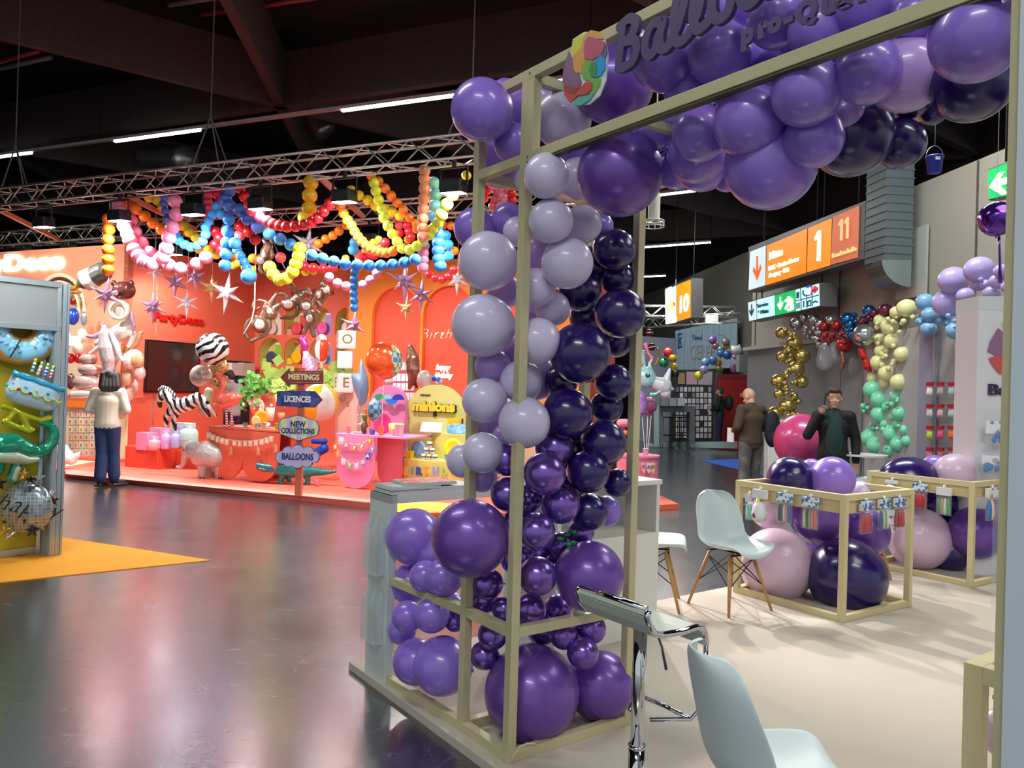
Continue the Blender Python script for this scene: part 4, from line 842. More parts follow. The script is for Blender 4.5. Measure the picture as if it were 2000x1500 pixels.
fblob('wing',13.0,[[(216,650,4),(226,670,6),(232,690,5),(238,704,3)]],foil('wing pearl','#d8d0d4',.3,.2),parent=t)
t=pt('lion_balloon','cream round animal head balloon with gold face beside the bird',262,722,13.3)
fblob('animal_head',13.3,[[(258,704,19),(262,700,18)]],foil('cream white','#e4d8c6',.3,.15),parent=t); disc(268,703,14,13.3,foil('pale gold','#d8b07f',.3,.4),'face',t,dy=-.12,th=.06)
t=pt('curl_balloon','tan curved pointed balloon rising above the cream head',272,690,13.6)
fblob('curl_body',13.6,[[(252,680,8),(262,670,9),(270,660,7),(274,651,5),(281,646,1.5)]],foil('tan','#d6ae8a',.3,.3),parent=t)
for i,(px,py,rx,rz) in enumerate(((172,702,15,11),(177,722,21,13),(173,748,27,17))):
    c=at(px,py,13.2); k=13.2/FPX; b=B(); b.sph(c,(rx*k*1.1,rx*k*.9,rz*k),24,16); tag(b.build('swirl_balloon',pinkp,smooth=True),('small top','wide middle','broad lowest')[i]+' tier of the pinkish stacked swirl balloon','balloon','stacked swirl balloon tiers')
fblob('swan_balloon',13.0,[[(134,775,3),(142,771,7),(160,770,8),(178,770,6),(190,768,3)]],pearl,'low white balloon lying on the shelf behind the woman')
for i,(px,py,rx,rz,m,l) in enumerate(((273,729,11,15,foil('blush','#dcb0ab',.3,.25),'blush pink oval balloon at the right side of the pile'),(250,738,12,17,foil('tan','' ),'tan oval balloon below the cream head'),(250,768,13,20,foil('skin pearl','#d2aa98',.3,.3),'pinkish tan balloon hanging beside the woman'),(243,793,10,14,foil('rose skin','#c99080',.3,.3),'lowest rosy balloon beside the hip of the woman'),(262,755,9,14,foil('pale rose','#dfc0b5',.3,.2),'pale rose balloon behind the lower right of the pile'))):
    c=at(px,py,13.25+.1*i); k=13.25/FPX; b=B(); b.sph(c,(rx*k,rx*k*.9,rz*k),20,14); tag(b.build('oval_balloon',m,smooth=True),l,'balloon')
# behind the post: bay with hanging balloons
for px,py,rx,rz,c,l in ((143,618,11,17,'#2748b8','glossy blue balloon in the bay behind the aluminium post'),(138,700,9,10,'#c8182a','red bow balloon in the bay, left one'),(154,700,9,10,'#d01c2c','red bow balloon in the bay, right one'),(164,622,6,14,'#8f8f9c','grey striped small balloon in the bay beside the blue one'),(147,570,12,5,'#b79a5a','golden grey balloon bunch under the bottle neck'),(160,655,10,14,'#e6dccb','cream bunny balloon right of the blue one'),(152,680,10,14,'#ead9c8','cream round balloon above the red bows'),(138,745,8,16,'#5b3a38','dark brown balloon low in the bay'),(133,660,6,20,'#d9cfc4','white balloon at the post edge')):
    c_=at(px,py,15.3); k=15.3/FPX; b=B(); b.sph(c_,(rx*k,rx*k*.8,rz*k),18,12); tag(b.build('balloon',foil(l[:18],c,.22,.3),smooth=True),l,'balloon')
# shelf, orange fascia and product wall behind the woman
sh=thing('product_shelf','coral shelf with orange fascia over a lit wall of small packs','shelf',at(170,890,14.6))
PSH=Pl(at(160,850,14.4),E1)
def tb(x0,y0,x1,y1,pl,th,m,nm,par,off=0): return tracebox(x0,y0,x1,y1,pl,th,m,nm,None,None,off=off,par=par)
tb(100,772,246,784,PSH,.5,coralw,'shelf_board',sh,-.45); tb(100,784,246,797,PSH,.06,orangew,'fascia',sh); tb(100,890,246,908,PSH,.4,coralw,'plinth',sh,-.1)
tb(100,797,246,892,PSH,.02,mat('cream pegboard','#efe6b8',.6),'pegboard',sh,-.04)
pkm=[mat('pack pale','#ece7d2',.5),mat('pack cream','#ddd2b4',.5)]; dots=['#d8604f','#5fae7a','#c9a23e','#d98b8b','#6aa0b8']
random.seed(4)
for r_ in range(6):
    for c_ in range(6):
        x=134+c_*10.6; y=801+r_*15.2
        if x>188: continue
        s0,z0=PSH.st(x,y+13); s1,z1=PSH.st(x+9,y); b=B(); n=nf(PSH); w_=s1-s0; hh=z1-z0; c=PSH.w((s0+s1)/2,(z0+z1)/2)
        b.box(c+n*.0,(w_,.03,hh),E1); b.mi=1; b.box(c+n*.016-V((0,0,hh*.08)),(w_*.35,.003,hh*.45),E1)
        dc=random.choice(dots); tag(b.build('balloon_pack',[random.choice(pkm),mat('pack print '+dc,dc,.5)]),f'small pale balloon pack on the lit wall behind the woman, {ORD[r_]} row, {ORD[c_]} column','packet','pale packs on the lit wall')
fblob('moon_balloon',12.6,[[(118,880,14),(128,892,15),(140,898,10),(150,890,6),(156,884,2)],[(126,876,8),(128,892,12)]],foil('white moon','#dedad6',.35,.05),'white pointed moon balloon lying behind the aluminium post')
tag(tracebox(133,656,158,676,Pl(at(145,660,14.9),E1),.01,paper,'notice_card','white notice card behind the post in the bay','card'),None)
# ---- podium with helium tanks
pod=thing('podium','low coral podium carrying pastel gas tanks','podium',onz(308,917,.07))
A=onz(243,911,.07);Bq=onz(308,917,.07); ex=(Bq-A).normalized(); ey=V((-ex.y,ex.x,0)); 
b=B(); b.prism([A,Bq,Bq+ey*1.9,A+ey*1.9],(0,0,.36)); b.build('podium_box',mat('podium coral','#d0472f',.6),pod,bevel=.01)
A2=onz(308,917,.07); Bb=A2+ex*1.1
b=B(); b.prism([A2+ey*.4,Bb+ey*.4,Bb+ey*1.9,A2+ey*1.9],(0,0,.3)); b.build('podium_box',mat('podium coral',''),pod,bevel=.01)
def tank(px,py,hpx,rpx,Y,c,nm):
    base=at(px,py,Y); k=Y/FPX; h_=hpx*k; r_=rpx*k; t=thing('helium_tank',nm,'gas tank',base)
    m=mat('tank '+c,c,.35,0,.3)
    b=B(); b.lathe([(0,0),(r_*.92,0),(r_,.02),(r_,h_*.55),(r_*.85,h_*.72),(r_*.4,h_*.80),(r_*.3,h_*.8),(r_*.28,h_*.9),(0,h_*.9)],base,24); b.build('tank_body',m,t,smooth=True)
    b=B(); b.ring([base+V((math.cos(a)*r_*.5,math.sin(a)*r_*.5,h_*.97)) for a in [2*pi*i/16 for i in range(16)]],r_*.06,6,closed=True)
    for s_ in (-1,1): b.bar(base+V((s_*r_*.5,0,h_*.75)),base+V((s_*r_*.5,0,h_*.97)),r_*.18,r_*.05)
    b.build('collar_handle',m,t,smooth=True)
    b=B(); b.ring([base+V((math.cos(a)*r_*1.0,math.sin(a)*r_*1.0,h_*.30)) for a in [2*pi*i/24 for i in range(24)]],r_*.03,6,closed=True); b.build('seam_ring',m,t,smooth=True)
tank(302,879,26,12.5,13.0,'#e89aa8','small pink gas tank at the front of the podium')
tank(324,877,38,9.5,13.0,'#c99bd0','lilac pink gas tank second from the left')
tank(343,875,36,9.5,12.95,'#a9a6d8','periwinkle gas tank third from the left')
tank(369,871,44,17,13.0,'#a5c9c0','big mint gas tank at the right of the podium')
def carton(x0,y0,x1,y1,Y,c,lab,d=.2):
    P_=at((x0+x1)/2,y1,Y); k=Y/FPX; b=B(); w_=(x1-x0)*k; hh=(y1-y0)*k; b.box(P_+V((0,d/2,hh/2)),(w_,d,hh),E1); b.mi=1; b.box(P_+V((0,0,hh*.55))-E2*.003+V((0,0,0)),(w_*.4,d*.02,hh*.3),E1)
    return tag(b.build('carton',[mat('carton '+c,c,.5),mat('carton mark','#f0e4e8',.5)],bevel=.003),lab,'box')
carton(265,845,294,879,13.05,'#dd86ad','pink carton at the left end of the podium'); carton(291,836,322,858,13.5,'#dd9bc8','lilac pink carton behind the small tanks'); carton(329,826,374,860,13.6,'#b9d8d0','pale mint carton behind the tanks'); carton(346,832,356,860,13.3,'#a7a3d0','small periwinkle carton between the tanks')
# ---- elephant on the platform
ele=foil('elephant silver','#b4b2b2',.38,.15)
t=thing('elephant_balloon','silver grey elephant balloon standing on the coral platform','balloon',onz(405,935,.07)); Y=11.1
Y=onz(405,934,.07).y
fblob('elephant_body',Y,[[(395,888,24),(405,886,25),(420,892,23)],[(376,880,16),(396,884,20)],[(368,876,13),(361,892,7),(358,906,5),(352,913,3.6),(346,912,3)],[(396,908,10),(395,930,8.5)],[(411,908,9,.25),(411,928,8,.25)],[(427,908,10),(429,930,8.5)],[(418,908,9,.3),(438,926,8,.3)],[(444,892,3),(448,904,2)]],ele,parent=t,vpx=1.0,sm=3)
fblob('ear',Y-.28,[[(374,872,12),(372,880,9),(369,887,5)],[(382,868,8),(370,878,8)]],foil('elephant ear','#a3a1a4',.4,.1),parent=t,flatY=.35)
disc(358,879,1.8,Y,mat('black eye',''),'eye',t,dy=-.17); 
for px in (392,398,427,432): disc(px,933,1.3,Y,mat('black eye',''),'toe',t,dy=-.11)
# ---- zebra
stripe=ramp_mat('zebra stripes','wave',[(0,'#1a1a1c'),(.42,'#ecebea')],.3,.15,.3,scale=3.4,rot=(0,.45,.2),dist=4.5)
t=thing('zebra_balloon','zebra balloon galloping in the air before the black screen','balloon',at(355,830,12.0)); Y=12.0
fblob('zebra_body',Y,[[(312,782,5),(316,772,7.5),(324,766,8)],[(324,768,8),(334,782,12),(348,793,15),(368,788,15),(386,778,12)],[(336,800,9),(325,812,5.5),(324,830,4.5)],[(345,803,8),(340,820,5),(341,838,4.5)],[(388,782,9),(400,798,5.5),(408,812,4)],[(390,776,7),(404,790,5),(414,803,3.5),(422,812,2.5)],[(390,772,4),(402,780,2.5)]],stripe,parent=t,vpx=.9)
fblob('mane',Y,[[(310,762,3),(318,757,4.5),(328,760,4.5),(337,768,4),(343,776,3)]],ramp_mat('mane stripes','wave',[(0,'#161616'),(.5,'#e6e4e2')],.35,scale=9,dist=1),parent=t)
fblob('muzzle',Y,[[(312,788,5.2),(313,794,3.5)]],foil('muzzle grey','#3a3838'),parent=t); disc(316,773,1.2,Y,mat('black eye',''),'eye',t,dy=-.07)
# ---- ball with zebra print, happy birthday ball and bunch behind
zb=ramp_mat('zebra print','wave',[(0,'#171315'),(.46,'#f0e6e4')],.25,.2,.4,scale=.75,rot=(0,1.35,.3),dist=5)
ball(at(415,681,11.6),31*11.6/FPX,zb,'round zebra striped balloon above the birthday balloon','balloon','balloon',n=32,axis=(.3,0,-1))
t=thing('message_balloon','round rose beige balloon with Happy Birthday script under the zebra print ball','balloon',at(393,755,11.7))
b=B(); b.sph(at(393,734,11.7),(22*11.7/FPX,.13,22*11.7/FPX),28,18); b.build('balloon_body',foil('rose beige','#cdb0a6',.3,.25),t,smooth=True)
pl_=Pl(at(392,734,11.55),(1,0,0))
for s_,y_ in (('Happy',-4),('Birthday',8)): text(s_,.085,at(392,733+y_,11.54),(1,0,0),mat('grey script','#6a5a58',.5),'script_line',t,depth=.01,shear=.35,bold=-.001)
lion=ramp_mat('leopard print','voronoi',[(0,'#5a3a20'),(.28,'#caa06a')],.3,.3,.3,scale=16)
fblob('animal_balloon',11.9,[[(420,722,16),(432,716,14)],[(424,745,15),(432,752,12)],[(412,702,7),(424,706,7)],[(436,708,7)]],lion,'bunch of leopard spotted foil animals behind the happy birthday ball')
fblob('animal_balloon',12.1,[[(408,765,9),(405,785,10),(402,800,7)],[(399,790,7),(392,805,5)]],foil('pale green grey','#b9b496',.3,.3),'pale hanging foil tail under the leopard bunch')
disc(405,786,4,12.0,mat('black eye',''),'spot',None,dy=-.08).parent=None
tag(bpy.data.objects['spot'],'black round spot ornament on the pale tail balloon','decoration')
t=thing('flamingo_balloon','coral pink flamingo balloon with a curved neck, standing on striped legs','balloon',at(445,850,11.8)); Y=11.8
fl_=foil('flamingo coral','#ee6a58',.3,.12)
fblob('flamingo_body',Y,[[(428,737,6.5),(434,744,5),(436,756,4.6),(430,770,6),(430,782,9),(440,784,15),(455,779,14),(466,776,7),(472,775,3)],[(426,732,5.5)]],fl_,parent=t)
fblob('beak',Y,[[(422,737,3),(417,742,2.6),(415,748,1.6)]],foil('white beak','#efe4dc'),parent=t)
legm=ramp_mat('candy stripes','wave',[(0,'#d8323c'),(.5,'#f2d9d4')],.4,scale=8,rot=(0,1.57,0)); 
for px in (442,452): B().cyl(at(px,800,Y),at(px+1,836,Y),.018,n=8).build('leg',legm,t,smooth=True)
# ---- coral tables, scalloped
coralt=mat('coral table board','#e06a50',.55)
def table_px(nm,lab,outline,top,Y,m,topm,rows=()): ...
tt=thing('display_table','scalloped coral table under the white happy birthday banner','table',onz(480,941,.07)); Y=onz(480,941,.07).y; PT=Pl((0,Y,0),E1); PT.P=onz(480,941,.07)
out=[(408,836),(545,846),(548,900)]
sc1=[(548,905)]+[(535+15*math.cos(a)-4,915+26*math.sin(a)) for a in [pi*.15*i for i in range(1,4)]]
def scal(cx,y0,rx,ry,n=10): return [(cx+rx*math.cos(pi*i/n),y0+ry*math.sin(pi*i/n)) for i in range(n+1)]
trace([(408,836),(545,846),(541,905)]+scal(507,905,33,36)+scal(441,900,32,35)+[(409,898)],PT,.04,coralt,'front_panel',tt)
a,z_=PT.st(408,836); a1,z1=PT.st(545,846); tz=z_
B().prism([PT.w(a-.03,tz),PT.w(a1+.03,tz),PT.w(a1+.03,tz)+E2*.75,PT.w(a-.03,tz)+E2*.75],(0,0,.03)).build('table_top',coralt,tt,bevel=.004)
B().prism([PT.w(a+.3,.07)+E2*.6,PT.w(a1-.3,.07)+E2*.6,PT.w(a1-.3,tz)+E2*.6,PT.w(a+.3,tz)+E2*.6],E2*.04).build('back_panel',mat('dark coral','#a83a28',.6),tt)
def onbar(px,Pl_,z,d=.15): s_,_=Pl_.st(px,840); return Pl_.w(s_,z)+E2*d
def banner(nm,lab,chars,pts,pl,w_,h_,cm,tm,off=.03,shape='rect',cord=True):
    t=thing(nm,lab,'banner',pl.hit(*pts[len(pts)//2])); n=nf(pl)
    for i,(ch,(px,py)) in enumerate(zip(chars,pts)):
        if ch==' ': continue
        c=pl.hit(px,py)+n*off; s_=pl.st(px,py)[1]; k=(c-CAM).length/FPX; W_=w_*k; H_=h_*k
        q=[c-pl.x*W_/2+V((0,0,H_/2)),c+pl.x*W_/2+V((0,0,H_/2)),c+pl.x*W_/2-V((0,0,H_/2*.7))]
        if shape=='round': q+=[c+pl.x*W_/2*math.cos(a)-V((0,0,H_/2*.5+H_*.35*math.sin(a))) for a in [pi*j/8 for j in range(9)]][0:]
        q+=[c-pl.x*W_/2-V((0,0,H_/2*.7))]
        m_=cm[i%len(cm)] if isinstance(cm,list) else cm
        f=B().prism(q,n*.006).build('flag',m_,t)
        g=text(ch,H_*.72,c+n*.012,pl.x,tm[i%len(tm)] if isinstance(tm,list) else tm,'letter',f,depth=.004,bold=.004); 
    if cord: 
        b=B(); b.ring([pl.hit(px,py-h_*.45)+n*off for px,py in pts],.004,5); b.build('string',mat('banner string','#e8dcc0',.6),t)
    return t
kraft=mat('beige banner card','#e9c9a6',.6); whl=mat('white letter','#fdf4ea',.5)
banner('banner','beige HAPPY BIRTHDAY card banner strung on the scalloped coral table','HAPPY BIRTHDAY',[(411,851),(419,855),(428,859),(437,862),(446,864),(453,865),(461,866),(471,867),(482,867),(492,867),(503,866),(514,864),(524,861),(533,858)],PT,9.5,13,kraft,whl)
leafm=mat('straw leaf','#d9b98a',.7)
b=B()
for lx,ly in ((454,873),(507,873),(541,868)):
    for k_ in range(5):
        for s_ in (-1,1): b.cyl(PT.hit(lx,ly+k_*3)+nf(PT)*.04,PT.hit(lx+s_*4,ly+k_*3+5)+nf(PT)*.04,.006,.002,5)
tag(b.build('leaf_garland',leafm),'three straw leaf sprigs hanging from the beige banner','garland')
# tableware on the coral table
def cup(P_,h_,r0_,r1_,m,lab,grp=None,name='cup'):
    b=B(); b.lathe([(0,0),(r0_,0),(r1_,h_),(r1_*1.05,h_),(r1_*.9,h_*.96),(r0_*.9,.01),(0,.01)],P_,14); return tag(b.build(name,m,smooth=True),lab,'cup' if name=='cup' else name.replace('_',' '),grp)
def plate(P_,r_,m,lab,up=(0,0,1),name='plate'):
    b=B(); b.lathe([(0,0),(r_*.65,0),(r_,r_*.12),(r_,r_*.15),(r_*.65,.012),(0,.012)],P_,20,V(up)); return tag(b.build(name,m,smooth=True),lab,'plate')
tz2=tz+.03
for px,c,h_,lab in ((441,'#d8b8a8',.09,'pale pink cup at the left end of the coral table'),(468,'#5f8f8a',.08,'teal cup beside the orange plate'),(492,'#8f98a4',.08,'grey cup in the middle of the coral table'),(531,'#a9d42c',.10,'lime green cup at the right end of the coral table'),(504,'#c9743c',.09,'brown orange cup near the grey cup')): cup(onbar(px,PT,tz2,.12),h_,.03,.04,mat('cup '+c,c,.4),lab)
plate(onbar(484,PT,tz2+.14,.3),.14,mat('orange plate','#f29a1c',.4),'orange plate standing upright on the coral table',(-E2))
plate(onbar(478,PT,tz2+.10,.25),.09,mat('pale orange plate','#f6c27a',.4),'small pale orange plate leaning before the orange one',(-E2))
for px,lab in ((432,'white plate lying at the left end of the coral table'),(462,'white plate lying under the orange plate'),(503,'white plate lying right of the orange plate')): plate(onbar(px,PT,tz2,.14),.11,mat('white plate','#e9e2d8',.4),lab)
plate(onbar(500,PT,tz2+.05,.2),.08,mat('grey green napkin','#8fa39a',.5),'grey green bowl among the plates on the coral table',(0,-.5,1),'bowl')
# round coral hoop backdrop with plants, vases
hp=thing('round_backdrop','round coral disc backdrop with trailing plants behind the coral table','backdrop',at(510,850,12.3)); c=at(511,786,12.3); r_=31*12.3/FPX
b=B(); b.cyl(c,c+E2*.04,r_,n=36); b.build('disc',coralt,hp,smooth=False)
green=mat('green leaf','#5f9a3c',.5,vary=.3,vs=20); lgreen=mat('light green leaf','#9fc05a',.5); wfl=mat('white paper flower','#f2e6d8',.6)
random.seed(8); b=B()
def leaf(b,P_,sz):
    a=random.uniform(0,6.3); d=V((math.cos(a),random.uniform(-.4,.4),math.sin(a))).normalized(); w_=d.cross(V((0,1,0))).normalized()*sz*.45
    b.add([P_,P_+d*sz*.5+w_+V((0,-.01,0)),P_+d*sz,P_+d*sz*.5-w_+V((0,.01,0))],[(0,1,2,3)])
    b.add([P_,P_+d*sz*.5+w_+V((0,.006,0)),P_+d*sz,P_+d*sz*.5-w_+V((0,.026,0))],[(0,3,2,1)])
for i in range(150): leaf(b,at(random.gauss(500,11),random.gauss(755,9),12.1+random.uniform(-.1,.1)),.09)
for i in range(60): leaf(b,at(476+random.uniform(-4,4),random.uniform(760,800),12.2),.06)
o=b.build('trailing_plant',green); tag(o,'trailing green plant over the top of the round backdrop','plant')
b=B()
for i in range(40): b.sph(at(random.gauss(490,9)+i*.5,782+random.gauss(0,5)+i*.3,12.15),(.025,.015,.025),6,4)
tag(b.build('paper_flower_spray',wfl),'spray of small white flowers across the round backdrop','flowers',kind='stuff')
for px,py,hh,rr,c,lab in ((527,822,26,9,'#d8cdb8','beige vase standing behind the coral table'),(549,822,16,7,'#b9805a','brown cup stack behind the signpost')):
    k=12.2/FPX; P_=at(px,py,12.2); b=B(); b.lathe([(0,0),(rr*k*.8,0),(rr*k,hh*k),(rr*k*.9,hh*k),(rr*k*.7,.02),(0,.02)],P_,16); tag(b.build('vase',mat('vase '+c,c,.6),smooth=True),lab,'vase')
random.seed(9); b=B()
for i in range(70): leaf(b,at(random.gauss(548,10),random.gauss(745,12),13),.22)
for i in range(60): leaf(b,at(random.gauss(640,14),random.gauss(742,9),13),.2)
tag(b.build('foliage_plant',lgreen),'broad leaved green plants standing behind the signpost','plant')
# ---- signpost
sp=thing('signpost','coral wooden signpost with four direction boards on the platform edge','signpost',onz(583,969,.07)); Y=onz(583,969,.07).y; X=V((1,-.06,0)).normalized()
PG=Pl(V((onz(583,969,.07).x,Y-.03,0)),X)
P_=onz(583,969,.07); B().box(P_+V((0,0,.87)),(.09,.07,1.74),X).build('post',mat('post coral','#d2694c',.5),sp,bevel=.004)
def board(nm,pts,m,edge,lines,lm,par=sp):
    cx=sum(p[0] for p in pts)/len(pts); cy=sum(p[1] for p in pts)/len(pts)
    bo=trace(pts,PG,.03,edge,nm,par,off=-.035); inn=[(cx+(x-cx)*.965,cy+(y-cy)*.93) for x,y in pts]; trace(inn,PG,.004,m,'board_face',bo,off=-.0395)
    n=nf(PG)
    for s_,px,py,h_,w_ in lines:
        a,z_=PG.st(px,py); H_=h_*Y/FPX; c=PG.w(a,z_)+n*.041
        g=text(s_,H_*1.36,c,X,lm,'lettering',bo,depth=.006,bold=.0035); xs=[(g.matrix_basis@v.co) for v in g.data.vertices]
        c_l=bo.parent.matrix_basis.inverted()@c; xl=[(v.co-c_l).dot(X) for v in g.data.vertices]; w0=max(xl)-min(xl); k_=w_*Y/FPX/w0
        for v in g.data.vertices: v.co=v.co+X*((v.co-c_l).dot(X)*(k_-1))
    return bo
chk=ramp_mat('navy checks','checker',[(0,'#28357a'),(.5,'#4a4f96')],.5,scale=7.5)
lst=ramp_mat('striped sign face','wave',[(0,'#c9bfe0'),(.5,'#e6e2a6')],.5,scale=2.2)
dotw=mat('pale dots','#e9cdb6',.5)
bm_=board('arrow_board',[(549,737),(567,719),(567,725),(632,724),(632,750),(567,751),(567,757)],mat('maroon board','#8c2f3a',.5),mat('dark maroon edge','#6b2430',.5),[('MEETINGS',595,737,11,61)],mat('cream sign letters','#ecd9a0',.5))
bl_=board('arrow_board',[(543,764),(616,764),(631,781),(616,796),(542,793)],chk,mat('navy edge','#222c66',.5),[('LICENCES',583,780,12,52)],mat('white sign letters','#f0ece8',.5))
bn_=board('hexagon_board',[(545,829),(550,818),(584,810),(619,821),(626,834),(622,850),(585,862),(547,847)],lst,mat('plum edge','#5a4168',.5),[('NEW',584,829,12,30),('COLLECTIONS',584,842,10.5,66)],mat('navy sign letters','#24306e',.5))
cl=[]
for cx,cy,r_,a0_,a1_ in ((552,893,13,90,250),(563,881,10,190,290),(583,880,13,200,340),(604,882,11,230,360),(614,893,12,270,440),(602,903,10,0,120),(583,903,12,30,150),(564,902,10,60,170)):
    cl+=[(cx+r_*math.cos(math.radians(a)),cy+r_*math.sin(math.radians(a))) for a in range(a0_,a1_+1,20)]
cl=sorted(cl,key=lambda p:math.atan2(p[1]-891,(p[0]-583)*.5))
board('cloud_board',cl,mat('lilac board face','#c5b6e0',.5),mat('plum edge',''),[('BALLOONS',583,892,13,62)],mat('navy sign letters',''))
for bo,rows in ((bm_,((572,628,728),(572,628,747))),):
    b=B()
    for x0_,x1_,y_ in rows:
        for k_ in range(20): 
            c=PG.hit(x0_+(x1_-x0_)*k_/19,y_)+nf(PG)*.041; b.sph(c,(.004,.002,.004),6,4)
    b.build('dot_border',dotw,bo)
b=B()
for k_ in range(34):
    a=2*pi*k_/34; c=PG.hit(585+math.cos(a)*35*(1-.12*abs(math.sin(a))),836+math.sin(a)*20)+nf(PG)*.041; b.sph(c,(.004,.002,.004),6,4)
b.build('dot_border',mat('navy sign letters',''),bn_)
# ---- crocodile
t=thing('crocodile_balloon','teal green crocodile balloon standing behind the signpost','balloon',onz(580,949,.07)); Y=onz(580,949,.07).y+.15
cr_=foil('crocodile teal','#1d7f80',.3,.2)
fblob('crocodile_body',Y,[[(504,909,5),(515,912,6.5),(530,915,9),(545,918,11),(570,920,13),(595,921,12),(612,921,9),(630,922,6.5),(645,922,4),(656,921,2)],[(504,913,4),(520,918,5)],[(553,928,7),(548,938,5),(549,945,5),(544,947,4)],[(598,928,7),(602,937,5),(600,945,5),(595,947,4)],[(560,924,6,.3),(566,940,4,.3)],[(586,924,6,.3),(588,938,4,.3)],[(533,905,4)],[(540,906,3.5)]],cr_,parent=t,vpx=.8)
b=B()
for i in range(16):
    px=548+i*6.6; py=(909,908,907,907,908,909,910,911,913,915,916,917,918,918.5,919,919)[i]; b.cyl(at(px,py+3,Y),at(px+1,py-4,Y),.025,.004,6)
b.build('back_spikes',cr_,t)
b=B()
for i in range(7): b.cyl(at(507+i*2.6,914+i*.4,Y-.045),at(507+i*2.6,916.5+i*.4,Y-.05),.009,.001,5)
b.build('teeth',mat('white teeth','#f4f0ea',.4),t); disc(531,906,1.4,Y,mat('black eye',''),'eye',t,dy=-.05)
# small pink weight
t_=tag(fblob('balloon_weight',11.4,[[(618,940,4),(620,946,4)]],foil('pink weight','#e58fb0'),None),'small pink balloon weight on the platform right of the crocodile','weight')
t_=tag(fblob('balloon_weight',11.6,[[(232,905,3),(231,911,3)]],foil('pink weight','#e58fb0'),None),'small pink weight holding balloon strings behind the woman','weight')
# ---- beach ball, blue bag, pineapple balloon etc
bb=bpy.data.objects.new('beach_ball',bpy.data.meshes.new('beach_ball')); 
b=B(); c=at(624,786,12.3); R_=37*12.3/FPX; cs_=[mat('ball white','#efece2',.3),mat('ball mint','#8fd0ae',.3),mat('ball cream','#f4f2e6',.3),mat('ball yellow','#f2c11c',.3)]
n_=24; mm_=16; ax=V((.25,-.3,1)).normalized(); Rr=ax.to_track_quat('Z','Y').to_matrix(); vs=[];fs=[]
b.sph(c,R_,24,16,Rr)
b.m=[ [0,1,2,3,0,3][((i%24)//4)%6] for i in range(len(b.f))]
bpy.data.objects.remove(bb); tag(b.build('beach_ball',cs_,smooth=True),'big striped beach ball balloon behind the LICENCES arrow','ball')
fblob('pineapple_balloon',12.7,[[(628,762,11),(630,768,11)],[(618,750,2),(624,758,4)],[(640,750,2),(634,758,4)]],foil('golden yellow','#f0b51a',.2,.5),'golden pineapple balloon peeking over the beach ball')
tag(fblob('blue_bag',12.2,[[(612,888,7),(620,884,9),(634,876,9)],[(612,862,5),(634,862,6)]],mat('royal blue cloth','#1f4fc4',.5),None),'royal blue inflatable behind the signpost post','balloon')
# pink figure (rooster like) and popcorn balloon
t=pt('bird_balloon','magenta and pink bird shaped balloon above the MEETINGS arrow',600,725,12.8)
fblob('bird_head',12.8,[[(592,664,7),(596,674,8),(596,682,5)],[(590,660,3),(582,655,1.5)]],foil('magenta','#c0359a',.22,.4),parent=t)
fblob('bird_body',12.8,[[(597,690,6),(602,704,12),(606,722,15)]],ramp_mat('pink glitter','noise',[(0,'#c77bc4'),(.5,'#e6a9dc'),(.7,'#f5d5ee')],.25,.4,scale=30,interp='LINEAR'),parent=t)
disc(579,670,4,12.8,foil('dark red','#8c1f2c'),'comb',t)
t=pt('striped_balloon','orange red and white striped hot air balloon shape beside the letter cubes',628,706,12.9)
st_=B(); c=at(628,682,12.9); k=12.9/FPX; st_.sph(c,(15*k,15*k,25*k),24,16); st_.m=[[0,0,1,0,0,1][((i%24)//3)%6] for i in range(len(st_.f))]; st_.build('envelope',[foil('orange red','#e2431f',.25,.2),foil('shell white','#ece4e0',.3,.1)],t,smooth=True)
fblob('tip_cap',12.9,[[(628,660,8),(628,664,11)]],foil('shell white',''),parent=t); fblob('basket',12.9,[[(628,708,4),(628,718,5)]],foil('tan',''),parent=t)
# letter cubes
def cube(px,py,wpx,hpx,Y,ch,lab,rot=.35):
    c=at(px,py,Y); k=Y/FPX; t=thing('letter_cube',lab,'balloon',c-V((0,0,hpx*k/2))); x=V((math.cos(rot),math.sin(rot),0)); w_=wpx*k*.74; hh=hpx*k
    b=B(); b.box(c,(w_,w_,hh),x); o=b.build('cube_body',foil('white quilted','#e9dfdc',.35,.1),t)
    md=o.modifiers.new('s','SUBSURF'); md.levels=3; md.render_levels=3; md.subdivision_type='CATMULL_CLARK'
    for e_ in o.data.edges: pass
    cr_a=o.data.attributes.new('crease_edge','FLOAT','EDGE')
    for a_ in cr_a.data: a_.value=.55
    m_=mat('gold letter','#a08038',.4,.5); 
    for xx,nn in ((x,1),(V((x.y,-x.x,0)),2)):
        n=xx.cross(V((0,0,1))); n=n if n.dot(c-CAM)<0 else -n
        if ch: text(ch,hh*.72,c+n*w_*.485,xx,m_,'letter',t,depth=.01,bold=.003)
        b=B()
        for q_ in (-.36,-.12,.12,.36): b.cyl(c+n*w_*.487+xx*w_*q_-V((0,0,hh*.36)),c+n*w_*.487+xx*w_*q_+V((0,0,hh*.36)),.003,n=4)
        b.build('quilt_line',mat('grey print line','#8f8890',.6),t)
cube(676,664,46,36,12.5,'O','topmost white letter cube balloon marked O'); cube(675,703,40,34,12.5,'','second white cube balloon from the top, finely chequered',.1); cube(671,748,42,38,12.5,'E','third white letter cube balloon, a brown letter on its side',.5)
t=pt('teddy_display','pale pink teddy shaped panel below the letter cubes',672,830,12.6)
PBp=Pl(at(672,830,12.6),E1); trace([(654,765),(662,758),(672,768),(684,766),(692,760),(700,772),(697,800),(697,885),(655,885)],PBp,.3,mat('pale pink panel','#eebfb2',.6),'panel_board',t)
for px,py in ((668,778),(683,790)): disc(px,py,7,12.6,pinkp,'disc',t,dy=-.02,th=.02)
